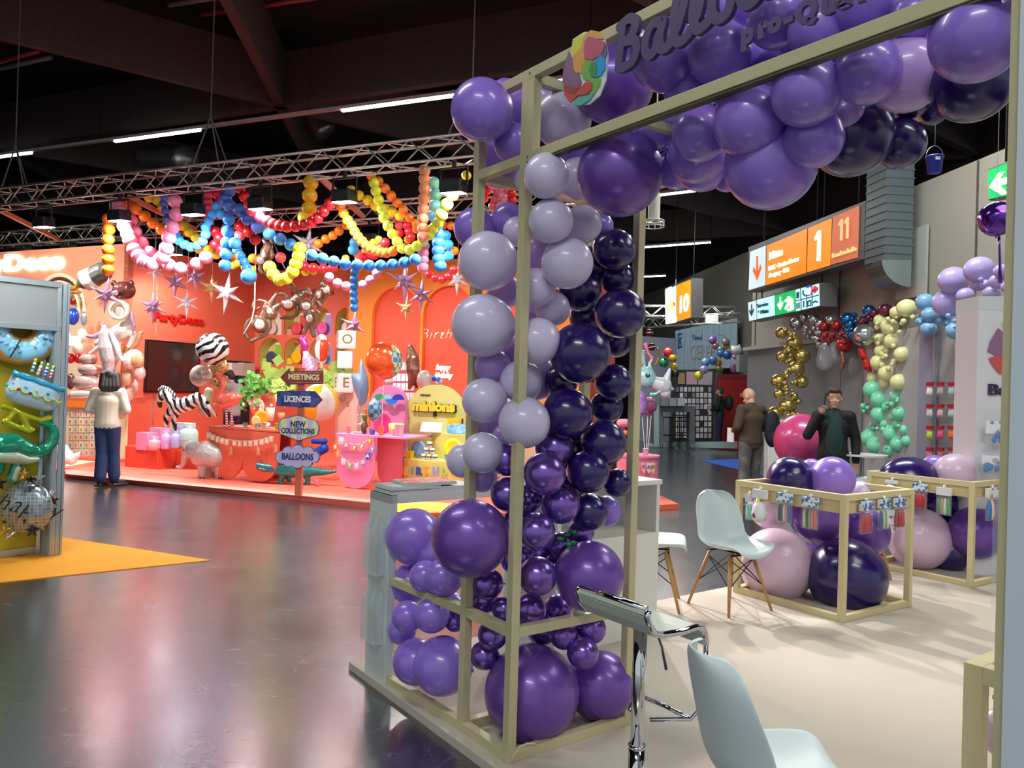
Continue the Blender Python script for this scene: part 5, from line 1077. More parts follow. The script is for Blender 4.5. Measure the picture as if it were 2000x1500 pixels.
# pink table + arch
pinkt=mat('pink table paint','#e58abb',.5); pinkd=mat('pink side paint','#e0788f',.5)
pk=thing('display_table','pink table with a big rounded front panel and coloured banner','table',onz(694,953,.07)); Y=onz(694,955,.07).y; PK=Pl(onz(694,955,.07),E1)
trace([(659,850),(730,853)]+[(694.5+36*math.cos(pi*i/14),915+39*math.sin(pi*i/14)) for i in range(15)]+[(658,900)],PK,.04,pinkt,'front_panel',pk)
a0_,z0_=PK.st(657,850); a1_,_=PK.st(732,853); tzp=z0_; a2_,_=PK.st(792,852)
B().prism([PK.w(a0_-.02,tzp),PK.w(a2_,tzp),PK.w(a2_,tzp)+E2*.8,PK.w(a0_-.02,tzp)+E2*.8],(0,0,.03)).build('table_top',pinkt,pk,bevel=.004)
trace([(737,853),(788,852),(786,900)]+[(762+25*math.cos(pi*i/10),920+28*math.sin(pi*i/10)) for i in range(11)],Pl(PK.P+E2*.35,E1),.04,pinkd,'front_panel',pk)
PA2=Pl(PK.P+E2*1.0,E1)
par_=thing('pink_backdrop','tall pink arched panel behind the pink table','panel',PA2.hit(757,930))
trace([(723,900)]+[(723,790)]+[(757-34*math.cos(pi*i/16),788-36*math.sin(pi*i/16)) for i in range(17)]+[(792,900)],PA2,.1,pinkt,'panel_board',par_)
bc=['#f0e2e0','#e88aa0','#ef7f5a','#ee9a70','#f28a1e']; bcm=[mat('flag '+c,c,.5) for c in bc]; dk=mat('dark plum letters','#7a3a6a',.5)
banner('banner','upper row of coloured round tags reading HAPPY on the pink table','HAPPY',[(669,860),(679,869),(695,875),(710,872),(725,862)],PK,11,13,bcm,whl,shape='round')
bc2=['#f0921e','#f2a05a','#f2e8e6','#8fc08a','#d9cfe4','#a58fe0','#4a58d0','#9a86e8']; bcm2=[mat('flag '+c,c,.5) for c in bc2]
banner('banner','lower row of coloured round tags reading BIRTHDAY on the pink table','BIRTHDAY',[(658,873),(663,886),(673,901),(686,909),(699,910),(712,903),(721,890),(730,878)],PK,10,12,bcm2,whl,shape='round')
fan=thing('paper_fans','wavy row of green and blue paper fans across the pink arch','garland',PA2.hit(765,780))
for px,py,r_,c,up_ in ((749,775,10,'#2aa85a',1),(763,776,9,'#8fd0ee',1),(772,783,11,'#1f7fe0',-1),(785,777,11,'#2438c0',1),(741,783,7,'#2f9a4a',-1)):
    pts=[(px+r_*math.cos(pi*i/12),py+up_*4-up_*r_*math.sin(pi*i/12)) for i in range(13)]; trace(pts,PA2,.02,mat('fan '+c,c,.6),'fan',fan,off=-.12)
zt_=tzp+.03
def onp(px,d=.15): return PK.w(PK.st(px,852)[0],zt_)+E2*d
for px,hh,c,lab in ((671,.11,'#e7a08a','peach cup at the left of the pink table'),(711,.1,'#f3c0c8','pink striped cup right of the pineapple'),(718,.07,'#4f86d8','blue ball shaped cup on the pink table'),(735,.13,'#f0922e','orange cup with a white rim at the corner of the pink table'),(762,.1,'#f0b5c0','pink cup in the middle of the stacked cups'),(774,.17,'#f3d8dc','pink and white paper cup stack on the pink table'),(767,.17,'#ecc3cc','left pink paper cup stack on the pink table')): cup(onp(px,.12),hh,.032,.042,mat('cup '+c,c,.4),lab)
plate(onp(718,.4)+V((0,0,.16)),.16,mat('hot pink plate','#ee3f8a',.4),'hot pink plate standing behind the cups',-E2); plate(onp(680,.3),.12,mat('white plate',''),'white plate lying at the left of the pink table')
b=B(); c=onp(672,.45); b.lathe([(0,0),(.09,0),(.02,.02),(.02,.12),(.13,.13),(.02,.14),(.02,.26),(.09,.27),(0,.29)],c,16); tag(b.build('cake_stand',mat('white cake stand','#f0eae6',.4),smooth=True),'white two tier cake stand on the pink table','stand')
t=thing('pineapple','small brown pineapple standing on the pink table','fruit',onp(702,.12))
pine=ramp_mat('pineapple skin','voronoi',[(0,'#8f6a34'),(.35,'#5e4220')],.6,scale=28); c=onp(702,.12)
b=B(); b.sph(c+V((0,0,.10)),(.055,.055,.10),16,12); b.build('pineapple_fruit',pine,t,smooth=True); b=B()
for i in range(14):
    a=i*2.4; d=V((math.cos(a)*.05*(i/14+.3),math.sin(a)*.05*(i/14+.3),.10)); b.cyl(c+V((0,0,.19)),c+V((0,0,.19))+d,.014,.002,5)
b.build('crown_leaves',mat('dry green leaf','#6c7440',.6),t)
b=B(); c=onp(741,.45); b.lathe([(0,0),(.11,0),(.12,.16),(.10,.17),(0,.17)],c,20); tag(b.build('gift_box',mat('yellow pale box','#e8dc7e',.5),smooth=True),'pale yellow round box behind the cups on the pink table','box')
tag(fblob('curtain_fringe',12.7,[[(707,780,4),(706,800,5),(708,820,4)],[(714,800,3),(713,822,4)]],foil('orange fringe','#ee7a1e'),None),'orange foil fringe hanging between star and pink arch','decoration')
# racks of packs between pink and yellow arches
rk=thing('wire_rack','tall wire rack of pale pink packs between the two arches','rack',at(790,900,14.4)); Pk=Pl(at(780,760,14.4),E1)
b=B()
for y_ in (705,728,746,764,785): b.cyl(Pk.hit(768,y_),Pk.hit(812,y_),.012,n=6)
for x_ in (769,790,811): b.cyl(Pk.hit(x_,700),Pk.hit(x_,905),.012,n=6)
b.build('rack_wire',mat('pink wire','#c05a72',.4),rk)
for r_,y_ in enumerate((708,730,748,767,788)):
    for c_ in range(5): tag(tracebox(769+c_*8.4,y_,776+c_*8.4,y_+15,Pk,.03,mat('pack lilac white',['#e8dcea','#e6c8d6'][ (r_+c_)%2] if 'pack lilac white' not in MC else '#e8dcea',.5),'balloon_pack',f'pale lilac pack in the wire rack between the arches, {ORD[r_]} row, {ORD[c_]} from left','packet',off=.01),group='pale lilac packs on the wire rack')
# blue star, orange ball, checked oval, brown foil, marble oval
t=pt('star_balloon','matt grey blue five point star balloon beside the orange ball',705,790,11.6)
Y=11.6; pts=[(705,694),(720,738),(722,760),(716,790),(702,798),(700,785),(688,757),(684,729),(700,728)]
c0_=at(704,745,Y-.16); b=B(); ps=[at(px,py,Y) for px,py in pts]; bk=at(704,745,Y+.16)
for i in range(len(ps)): a=ps[i]; c=ps[(i+1)%len(ps)]; b.add([a,c,c0_],[(0,1,2)]); b.add([a,bk,c],[(0,1,2)])
o=b.build('star_body',mat('matt grey blue foil','#7f9cc0',.5,.05),t,smooth=False); md=o.modifiers.new('s','SUBSURF'); md.levels=2; md.render_levels=2
at_=o.data.attributes.new('crease_edge','FLOAT','EDGE')
for a_ in at_.data: a_.value=.45
for p in o.data.polygons: p.use_smooth=True
fblob('cord_tail',11.6,[[(703,796,1),(701,815,.8),(697,836,.7)]],mat('grey string','#8a8f98'),parent=t,vpx=.4,sm=1)
t=pt('round_balloon','orange and blue chequered round foil balloon above the pink arch',750,745,11.3)
b=B(); c=at(750,705,11.3); k=11.3/FPX; R_=Matrix.Rotation(.5,3,'Z'); b.sph(c,(38*k,26*k,37*k),36,20,R_); b.m=[0]*len(b.f)
for i,f in enumerate(b.f):
    m_=sum((b.v[j] for j in f),V((0,0,0)))/len(f); b.m[i]=1 if (m_-c).dot(V((.8,.1,.06)))>.105 else 0
b.build('balloon_body',[foil('deep orange','#e2521a',.22,.2),ramp_mat('blue yellow checks','checker',[(0,'#4f8fd0'),(.5,'#d9dc8a')],.25,.2,.3,scale=14)],t,smooth=True)
b=B(); b.ring([at(750,742,11.3),at(749,758,11.3),at(747,790,11.3),at(745,850,11.3)],.004,5); b.build('ribbon',mat('white ribbon','#efe4e4',.5),t)
b=B(); c=at(732,801,11.2); k=11.2/FPX; b.sph(c,(14*k,14*k,23*k),24,16); tag(b.build('oval_balloon',ramp_mat('slate blue checks','checker',[(0,'#3f6484'),(.5,'#7d9cb4')],.3,.25,.3,scale=16),smooth=True),'slate blue chequered oval balloon hanging before the pink table','balloon')
t=pt('dinosaur_balloon','tall brown scaly foil balloon beside the marble oval',803,760,13)
fblob('balloon_body',13,[[(801,680,7),(806,700,13),(807,722,14),(806,740,9),(800,758,4)]],ramp_mat('brown scales','noise',[(0,'#6b3f33'),(.5,'#9a6a54'),(.62,'#c79f8a')],.25,.5,.3,scale=9,interp='LINEAR'),parent=t)
fblob('balloon_leg',13,[[(808,742,5),(814,756,3)]],foil('chocolate',''),parent=t)
b=B(); c=at(829,741,12.8); k=12.8/FPX; b.sph(c,(15*k,11*k,18*k),24,16); tag(b.build('oval_balloon',ramp_mat('marble print','noise',[(0,'#8a7f84'),(.48,'#dcd4d2'),(.6,'#f0eae6')],.25,.2,.3,scale=10,interp='LINEAR'),smooth=True),'white marble print oval balloon above the yellow arch','balloon')
for i,(px,py,r_,c,l) in enumerate(((847,739,5,'#2f62d8','royal blue'),(855,741,5.5,'#5c8fe6','sky blue'),(861,746,5,'#d9dcef','right white'),(852,748,5,'#e4e6f2','left white'))): ball(at(px,py,13),r_*13/FPX,mat('mini '+c,c,.35),l+' small balloon on the coral wall under the neon words','balloon','balloon',n=16)
# flesh coloured ball by pink arch
ball(at(760,746,14),9*14/FPX,foil('blush',''),'blush pink balloon behind the top of the pink arch','balloon','balloon',n=20)
# yellow display with minion sign
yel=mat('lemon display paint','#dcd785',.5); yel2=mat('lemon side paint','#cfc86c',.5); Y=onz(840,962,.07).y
PY=Pl(onz(840,964,.07),E1); PYB=Pl(PY.P+E2*.9,E1)
yd=thing('display_stand','lemon yellow tiered display with arched back board','display',PY.P+E2*.5)
ypts=[(790,930),(792,830)]+[(848-57*math.cos(math.radians(a)),815-64*math.sin(math.radians(a))) for a in range(0,181,12)]+[(907,930)]
trace(ypts,PYB,.14,yel,'back_board',yd)
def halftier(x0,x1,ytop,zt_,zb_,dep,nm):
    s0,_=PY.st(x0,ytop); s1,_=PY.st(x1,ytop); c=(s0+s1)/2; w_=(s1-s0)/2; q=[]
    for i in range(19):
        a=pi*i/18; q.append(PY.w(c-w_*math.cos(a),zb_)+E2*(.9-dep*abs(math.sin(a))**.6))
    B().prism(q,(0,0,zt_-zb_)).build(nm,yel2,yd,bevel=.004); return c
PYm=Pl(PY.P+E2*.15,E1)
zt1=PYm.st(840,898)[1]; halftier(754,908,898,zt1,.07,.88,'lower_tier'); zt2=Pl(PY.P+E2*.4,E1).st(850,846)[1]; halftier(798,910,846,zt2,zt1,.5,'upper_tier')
n=nf(PYB)
lt=thing('lettering_sign','yellow black edged word sign on the lemon arch','sign',PYB.hit(849,792))
for ch,px in zip('MINIONS',(822,833,842,851,861,873,884)): pass
def wsign(s_,px0,px1,py,hpx,m,nm,bold,off,par,dz=0):
    o=walltext(s_,px0,px1,py,hpx,PYB,m,nm,None,bold=bold,off=off); o.parent=par; o.matrix_parent_inverse=par.matrix_basis.inverted(); return o
wsign('minions',807,893,803,20,mat('black sign edge','#1d1a16',.5),'letter_edge',.10,.03,lt); wsign('minions',808.5,891.5,802.3,19,mat('yellow sign face','#f6cf3c',.4),'letter_face',.075,.052,lt)
wsign('ILLUMINATIONS',822,841,773,3.2,mat('grey print','#6f6a4a'),'small_line',.0,.006,lt); wsign('5',847,854,813,9,mat('black sign edge',''),'number',.05,.01,lt)
# goods on the lemon display
def ony(px,z,d): return PY.w(PY.st(px,900)[0],z)+E2*d
def lbox(px,z,d,w_,dp,hh,m,lab,nm='box',tilt=0,g=None):
    c=ony(px,z,d)+V((0,0,hh/2)); up=V((0,0,1)) if not tilt else (V((0,0,1))+E2*tilt).normalized(); b=B(); b.box(c,(w_,dp,hh),E1,up); return tag(b.build(nm,m,bevel=.002),lab,nm.replace('_',' '),g)
pbl=ramp_mat('blue party print','voronoi',[(0,'#f2d33c'),(.16,'#6fb0ea'),(.5,'#9cc8f0')],.4,scale=14)
lbox(811,zt2,.45,.36,.03,.16,mat('white lilac box','#d9dcf2',.4),'white and lilac gift box leaning on the upper lemon shelf',tilt=.4); lbox(846,zt2,.6,.17,.12,.13,pbl,'blue printed box in the middle of the upper lemon shelf'); lbox(866,zt2,.55,.3,.03,.15,pbl,'wide blue party print pack on the upper lemon shelf','pack',.3); lbox(797,zt2,.6,.09,.03,.15,pbl,'small blue print pack at the left of the upper shelf','pack'); lbox(893,zt2,.5,.08,.03,.15,paper,'white slim pack at the right end of the upper shelf','pack',.1)
lbox(838,zt2,.75,.22,.04,.22,mat('yellow box','#f0c21c',.4),'tall yellow box behind the blue boxes on the upper shelf'); lbox(856,zt2,.72,.02,.02,.22,mat('black sign edge',''),'black number seven candle on the upper shelf','candle')
cupp=mat('cream cup','#f0dcae',.4)
for i,(px,lv) in enumerate(((818,0),(829,0),(840,0),(823,1),(834,1),(829,2))): 
    P_=ony(px,zt1,.14)+V((0,0,lv*.09)); b=B(); b.lathe([(0,0),(.03,0),(.038,.082),(.03,.082),(0,.02)],P_,14); b.mi=1; b.lathe([(.0335,.03),(.0362,.055)],P_-V((0,0,0)),14); tag(b.build('cup',[cupp,mat('blue cup print','#3a62c0',.4)],smooth=True),f'cream cup in the cup pyramid on the lemon display, '+('bottom left','bottom middle','bottom right','second row left','second row right','topmost')[i],'cup')
plate(ony(865,zt1+.16,.32),.16,mat('yellow plate','#f2d022',.4),'yellow plate standing upright on the lower lemon shelf',-E2); plate(ony(800,zt1+.14,.26),.12,mat('blue plate','#7fa8de',.4),'blue round plate standing left of the cup pyramid',-E2)
for px,c,hh,lab in ((786,'#e8c23c',.10,'yellow print cup at the left of the lower lemon shelf'),(793,'#f2e01e',.11,'bright yellow cup left of the blue plate'),(862,'#6fb4e6',.10,'light blue cup in front of the yellow plate'),(893,'#efd27a',.12,'cream cup at the right end of the lower lemon shelf'),(887,'#f0dcae',.07,'small cream cup beside the right end cup')): cup(ony(px,zt1,.16),hh,.03,.038,mat('cup '+c,c,.4),lab)
lbox(771,zt1,.22,.13,.05,.16,paper,'white leaning card box at the left of the lower lemon shelf',tilt=.4); plate(ony(774,zt1,.3),.1,mat('yellow plate',''),'yellow plate lying at the left end of the lower lemon shelf'); plate(ony(880,zt1,.2),.1,mat('yellow plate',''),'yellow plate lying right of the light blue cup')
fc_=['#e0892a','#e05a2a','#2846a8','#c9a23e','#5a8fd0','#2846a8','#e0a22a','#8a9ad0','#a9c86a']; mats_=[mat('letter cut '+c,c,.5) for c in fc_]
t=thing('banner','coloured cut out letters of a birthday banner on the lemon tier','banner',PY.hit(830,920))
for ch,px,m_ in zip('PY BIRTHDAY',(762,770,0,789,803,818,832,850,865,880,893),[mats_[i%9] for i in range(11)]):
    if ch==' ': continue
    s_=PY.st(px,921)[0]; c_=(PY.st(754,898)[0]+PY.st(908,898)[0])/2; w_=(PY.st(908,898)[0]-PY.st(754,898)[0])/2; u=(s_-c_)/w_; dep=.9-.88*(1-u*u)**.3 if abs(u)<1 else .9
    g=text(ch,.155,PY.w(s_,PY.st(px,921)[1])+E2*(dep-.03),E1,m_,'letter',t,depth=.012,bold=.008)
fblob('balloon_edge',12.5,[[(902,958,7),(903,972,7)]],foil('golden yellow',''),'small yellow foil shape right of the lemon tier')
tag(B().prism([PYB.w(PYB.st(880,800)[0]+.5,.07)+E2*.6,PYB.w(PYB.st(880,800)[0]+1.2,.07)+E2*.6,PYB.w(PYB.st(880,800)[0]+1.2,1.75)+E2*.6,PYB.w(PYB.st(880,800)[0]+.5,1.75)+E2*.6],E2*.1).build('beige_panel',mat('beige panel','#cdb89a',.6)),'beige panel behind the right side of the lemon arch','panel')
# things of the same stand seen through and right of the tower
t=thing('display_table','pink round table right of the tower posts with lettered banner','table',onz(1255,985,.07)); Yq=onz(1255,985,.0).y; c=at(1245,900,Yq+.2); c.z=.07
b=B(); b.lathe([(0,0),(.30,0),(.30,.60),(.32,.60),(.32,.63),(0,.63)],c,28); b.build('table_body',mat('rosy pink table','#e080a0',.5),t,smooth=False)
PR=Pl(c-V((0,.33,0)),(1,0,0))
for ch,px,cc in (('Y',1257,'#e8b0b4'),('A',1267,'#d9d0e0'),('D',1275,'#e2cf72')): f=trace([(px-4,903),(px+4,905),(px+4,920),(px,925),(px-4,918)],PR,.006,mat('flag '+cc,cc,.5),'flag',t); text(ch,.07,PR.hit(px,912)-V((0,.01,0)),(1,0,0),dk,'letter',f,depth=.004,bold=.002)
cup(c+V((.1,-.1,.63)),.1,.035,.045,mat('white cup','#ece6e6',.4),'white mug on the pink round table beside the tower')
for i,(px,py) in enumerate(((1213,835),(1218,845))): pass
t=tag(fblob('cake_model',11.6,[[(1212,826,8),(1222,826,8)]],mat('pink cake','#e58aa0',.6),None),'pink toy cake seen between dark balloons and the tower post','cake')
ball(at(1222,845,11.5),5*11.5/FPX,mat('orange ball','#e8743a',.4),'small orange ball below the toy cake','ball','ball',n=14); ball(at(1216,833,11.7),9*11.7/FPX,foil('violet shiny','#8a5ac0'),'violet shiny balloon behind the toy cake','balloon','balloon',n=18)
# yellow light box under the counter gap
lb=thing('light_box','glowing yellow low light box seen under the white counter','light box',onz(830,1010,0))
Pz=Pl(onz(830,1008,0),(1,.02,0)); trace([(776,984),(905,992),(905,1002),(776,1000)],Pz,.3,mat('yellow light face','#f4e04a',em=1.6),'light_face',lb)
# dove / cow balloon bunch right: pastel dragon, purple tail
t=pt('dragon_balloon','mint baby dragon balloon with a white tail fin beside the tower post',1265,870,13.5); Y=13.5
fblob('dragon_head',Y,[[(1262,734,18),(1264,740,18)],[(1254,722,4),(1260,712,1.5)],[(1270,722,5),(1268,708,2)]],foil('mint','#9bd0cf',.3,.12),parent=t)
fblob('dragon_body',Y,[[(1280,748,13),(1292,752,15),(1298,756,14)]],foil('ivory silver','#c9ccd6',.35,.1),parent=t)
fblob('tail_fin',Y,[[(1300,745,9),(1308,722,3)],[(1303,757,10),(1314,760,3)],[(1300,765,9),(1306,776,3)],[(1302,750,10),(1300,768,10)]],foil('fin white','#d6d9ea',.35,.1),parent=t)
fblob('dragon_arm',Y-.15,[[(1272,770,3.5),(1280,770,3),(1290,764,2.6)]],foil('mint',''),parent=t)
disc(1265,733,4.6,Y,mat('blue eye','#1f3a78',.2),'eye',t,dy=-.16,th=.03); disc(1266,731,1.4,Y,mat('white eye dot','#ffffff'),'eye_dot',t,dy=-.2,th=.01)
fblob('tail_balloon',13.3,[[(1252,775,11),(1256,790,10),(1252,803,9)]],ramp_mat('purple scales','voronoi',[(0,'#8d55b8'),(.3,'#a877d0')],.3,.3,.3,scale=14),'purple scaly curled balloon under the dragon')
fblob('round_balloon',13.6,[[(1268,790,15),(1270,793,14)],[(1264,804,7),(1268,810,5)]],ramp_mat('plum pink fade','grad',[(0,'#8a4f86'),(1,'#c77aa0')],.3,.3,.3,interp='LINEAR',gen='Generated',rot=(0,1.57,0)),'plum pink round balloon right of the purple curl')
fblob('ribbon_balloon',14,[[(1262,670,2),(1266,690,3),(1274,700,3.5),(1270,712,3)],[(1258,672,2.5),(1262,680,3)]],foil('pink curl','#e58aa8'),'pink curly foil ribbon above the dragon')
fblob('ribbon_balloon',14.2,[[(1256,690,6),(1258,710,6)]],foil('pale aqua','#a9d0d8'),'pale aqua balloon behind the dragon horn')
for i,(px,py) in enumerate(((1268,650),(1273,678))):
    c=at(px,py,15); b=B(); b.sph(c,(8*15/FPX,.06,7.5*15/FPX),18,12); b.mi=1; b.box(c-V((0,.06,0)),(.14,.02,.012),(1,0,.2 if i else 0)); tag(b.build('football_balloon',[foil('maroon','#5e1c20'),mat('white lace','#e8e0dc')],smooth=True),('upper','lower')[i]+' maroon football shaped balloon right of the tower post','balloon')
fblob('number_balloon',15.2,[[(1284,680,2),(1286,700,2),(1280,712,2)]],goldf,'thin golden number balloon beside the lower football')
b=B(); 
for px in (1254,1265,1272): b.cyl(at(px,812,13.4),at(1262+ (px-1262)*.3,880,13.0),.005,n=5)
tag(b.build('balloon_strings',rope),'white balloon strings hanging under the plum balloon','string')
# ================================================================= right side of the hall: signs, garland arch, far stand
PSG=Pl(wr(13,0,.55),-WD); PSG.x=-WD; NSG=nf(PSG)
def quad(pts,pl,th,m,nm,par,off=0):
    n=nf(pl); ps=[pl.hit(*p)+n*off for p in pts]; return B().prism(ps,-n*th).build(nm,m,par)
framem=mat('grey sign housing','#6e6c70',.45,.3)
def hang_sign(nm,lab,outer,panels,cable,pl=PSG,depth=.28):
    t=thing(nm,lab,'sign',pl.hit(*outer[2])); quad(outer,pl,depth,framem,'housing',t)
    for pts,m,pn in panels: quad(pts,pl,.01,m,pn,t,.012)
    for px,py in cable: c=pl.hit(px,py)-nf(pl)*depth*.5; B().cyl(c,c+V((0,0,4.5)),.012,n=6).build('cable',blk,t)
    return t
def stext(s_,px0,px1,py,h_,m,par,pl=PSG,bold=.03,off=.02,nm='lettering'):
    o=walltext(s_,px0,px1,py,h_,pl,m,nm,None,bold=bold,off=off); o.parent=par; o.matrix_parent_inverse=par.matrix_basis.inverted(); return o
def arrow(cx,cy,w_,h_,ang,m,par,pl=PSG,off=.02):
    pts=[(-.09,-.5),(.09,-.5),(.09,.15),(.38,-.12),(.5,.05),(0,.5),(-.5,.05),(-.38,-.12),(-.09,.15)]   # points down
    q=[]
    for x,y in pts:
        x2=x*math.cos(ang)-y*math.sin(ang); y2=x*math.sin(ang)+y*math.cos(ang); q.append((cx+x2*w_,cy+y2*h_-(x2*w_)*.33))
    n=nf(pl); ps=[pl.hit(*p)+n*off for p in q]; return B().prism(ps,n*.006).build('arrow',m,par)
oran=mat('backlit orange','#ff7a08',em=1.15); owht=mat('backlit pale blue white','#cfe6ee',em=.75); odim=mat('dim orange panel','#d4724c',em=.45); wl=mat('white sign glow','#fff6ee',em=1.3); ol=mat('orange arrow','#e8641c',em=.7); dimy=mat('dim cream sign','#e6c98a',em=.6)
t=hang_sign('direction_sign','large hanging orange direction sign with 1 and 11 on the right','' and [] or [(1462,483),(1690,392),(1687,505),(1463,571)],[([(1466,492),(1496,480),(1495,557),(1463,567)],owht,'white_panel'),([(1499,480),(1577,447),(1574,533),(1497,557)],oran,'orange_panel'),([(1580,446),(1625,427),(1622,518),(1577,532)],oran,'number_panel'),([(1628,424),(1679,402),(1676,503),(1624,517)],odim,'number_panel')],[(1480,480),(1580,440),(1660,405)])
stext('Mitte',1505,1530,503,16,wl,t,bold=.005); stext('NCC · Service-Center',1504,1562,519,9,wl,t,bold=.01); stext('Ausgang · Exit',1504,1543,536,9,wl,t,bold=.01)

def one(cx,y0,y1,m):
    h_=y1-y0; q=[(cx+a*h_,y1-b_*h_) for a,b_ in ((-.06,0),(.06,0),(.085,1),(-.01,1),(-.13,.76),(-.12,.66),(-.03,.74))]; n=NSG; B().prism([PSG.hit(*p_)+n*.02 for p_ in q],n*.006).build('numeral',m,t)
one(1601,450,510,wl); one(1645.5,428,470,dimy); one(1657,424,466,dimy); stext('Frankenhalle',1628,1674,497,10,dimy,t,bold=.0)
arrow(1481,524,17,48,0,ol,t)
cy=mat('backlit aqua white','#b9f0f2',em=.95); grn=mat('backlit green','#10b860',em=.8); dbl=mat('dark teal sign print','#27606c',.5); ub=mat('blue pictogram','#4a64d8',em=.7)
t=hang_sign('service_sign','smaller hanging aqua service sign under the orange sign, with pictograms','' and [] or [(1461,589),(1603,552),(1604,598),(1463,628)],[([(1462,591),(1477,587),(1478,624),(1464,627)],owht,'arrow_panel'),([(1479,586),(1513,577),(1514,616),(1480,623)],cy,'text_panel'),([(1515,577),(1553,566),(1554,608),(1516,616)],grn,'exit_panel'),([(1555,566),(1600,554),(1601,597),(1556,608)],cy,'pictogram_panel')],[(1475,584),(1590,553)])
stext('Service',1481,1502,599,8,dbl,t,bold=.0); stext('Mitte',1488,1503,612,8,dbl,t,bold=.0); arrow(1470,606,9,24,0,dbl,t); arrow(1484,609,4,6,2.2,dbl,t); arrow(1526,593,11,26,0,wl,t)
def fig(chains,m,par,pl=PSG,off=.02,r=.012):
    b=B(); n=nf(pl)
    for ch in chains: b.ring([pl.hit(*p)+n*off for p in ch],r,6)
    return b.build('pictogram',m,par)
fig([[(1543,579),(1543,580)],[(1542,582),(1545,590),(1540,598),(1537,603)],[(1545,590),(1549,596),(1548,602)],[(1537,588),(1542,584),(1548,585),(1550,590)]],wl,t,r=.03); fig([[(1541,606),(1551,603),(1551,596)]],wl,t,r=.02)
quad([(1577,559.5),(1588,556.5),(1588,576),(1577,579)],PSG,.006,ub,'pictogram_tile',t,.02); stext('U',1579,1586,575,13,wl,t,off=.03)
fig([[(1594.5,559),(1594.5,572)],[(1589.5,567),(1599.5,564)]],mat('red cross','#d02838',em=.6),t,r=.03)
fig([[(1556,588),(1601,576.5)],[(1566,563),(1567,605)],[(1577,560),(1578,602)],[(1588,557),(1589,599)]],dbl,t,r=.008)
fig([[(1559,571),(1559,583)],[(1562,570),(1562,582)],[(1571,567),(1571,574),(1575,578)],[(1559,592),(1559,603)],[(1563,591),(1563,602)],[(1572,588),(1572,600)],[(1580,589),(1586,587),(1586,596),(1580,598),(1580,589)],[(1591,591),(1595,588),(1599,590)]],dbl,t,r=.014)
t=hang_sign('direction_sign','far hanging orange sign with number 10 and right arrow','' and [] or [(1299,564),(1352,543),(1352,620),(1300,634)],[([(1300,567),(1321,558),(1321,630),(1301,633)],owht,'white_panel'),([(1323,557),(1349,547),(1349,620),(1323,628)],oran,'number_panel')],[(1310,560),(1344,546)])
stext('10',1328,1344,610,36,wl,t,bold=.01); arrow(1311,597,20,24,-pi/2,ol,t)
# green arrow sign near the white column
PEX=Pl(V((4.9,7.9,0)),-WD); PEX.x=-WD
t=hang_sign('exit_sign','hanging green sign with a white left arrow at the right edge','' and [] or [(1930,331),(2035,290),(2035,372),(1931,392)],[([(1932,333),(2033,293),(2033,369),(1933,389)],grn,'green_panel')],[(1956,315)],PEX,.1)
ps=[(1936,366),(1954,338),(1965,335),(1956,350),(2000,338),(2000,352),(1957,362),(1972,378),(1960,381)]
B().prism([PEX.hit(*p)+nf(PEX)*.02 for p in ps],nf(PEX)*.006).build('arrow',wl,t)
# ---- pendant ceiling projector seen right of the tower
c=at(1277,428,9.0); t=thing('ceiling_fan_lamp','white cylindrical device hanging under the ceiling beside the tower post','device',c-V((0,0,.1)))
wp_=mat('aged white metal','#b9b6ae',.5); b=B(); b.cyl(c,c+V((0,0,.30)),.07,n=16); b.cyl(c+V((0,0,.3)),c+V((0,0,5)),.008,n=6); b.build('body_tube',wp_,t,smooth=False); b=B()
for z in (-.02,-.09): b.ring([c+V((math.cos(a)*.12,math.sin(a)*.12,z)) for a in [2*pi*i/20 for i in range(20)]],.007,6,closed=True)
for i in range(10): a=2*pi*i/10; b.cyl(c+V((math.cos(a)*.12,math.sin(a)*.12,-.02)),c+V((math.cos(a)*.12,math.sin(a)*.12,-.09)),.006,n=5); b.cyl(c+V((0,0,-.02)),c+V((math.cos(a)*.12,math.sin(a)*.12,-.02)),.004,n=5)
b.build('guard_cage',wp_,t)
# ---- stand walls behind the garland
gw=mat('pale grey stand wall','#a9abae',.6); lw_=mat('lilac grey wall panel','#8b869c',.6); gw2=mat('display board grey','#9a9a9c',.6)
def ydep(px): return 14-5*(px-1540)/360
def vwall(p0,p1,zt,m,nm,lab,th=.06):
    q0=at(p0[0],800,p0[1]);q1=at(p1[0],800,p1[1]); q0.z=q1.z=0; d=(q1-q0).normalized(); n=V((-d.y,d.x,0)); return tag(B().prism([q0,q1,q1+n*th,q0+n*th],(0,0,zt)).build(nm,m),lab,'wall')
vwall((1690,11.9),(1792,10.5),2.62,gw,'stand_partition','pale grey stand partition behind the mint and yellow balloon column')
vwall((1792,10.45),(1829,10.2),2.75,lw_,'stand_partition','narrow lilac grey partition left of the hook rows')
vwall((1829,10.25),(1960,9.1),2.75,gw2,'stand_partition','grey display wall carrying hooks with red headed packs')
sh_=mat('mid grey panel','#6b6d73',.7)  # even grey, not used by any part
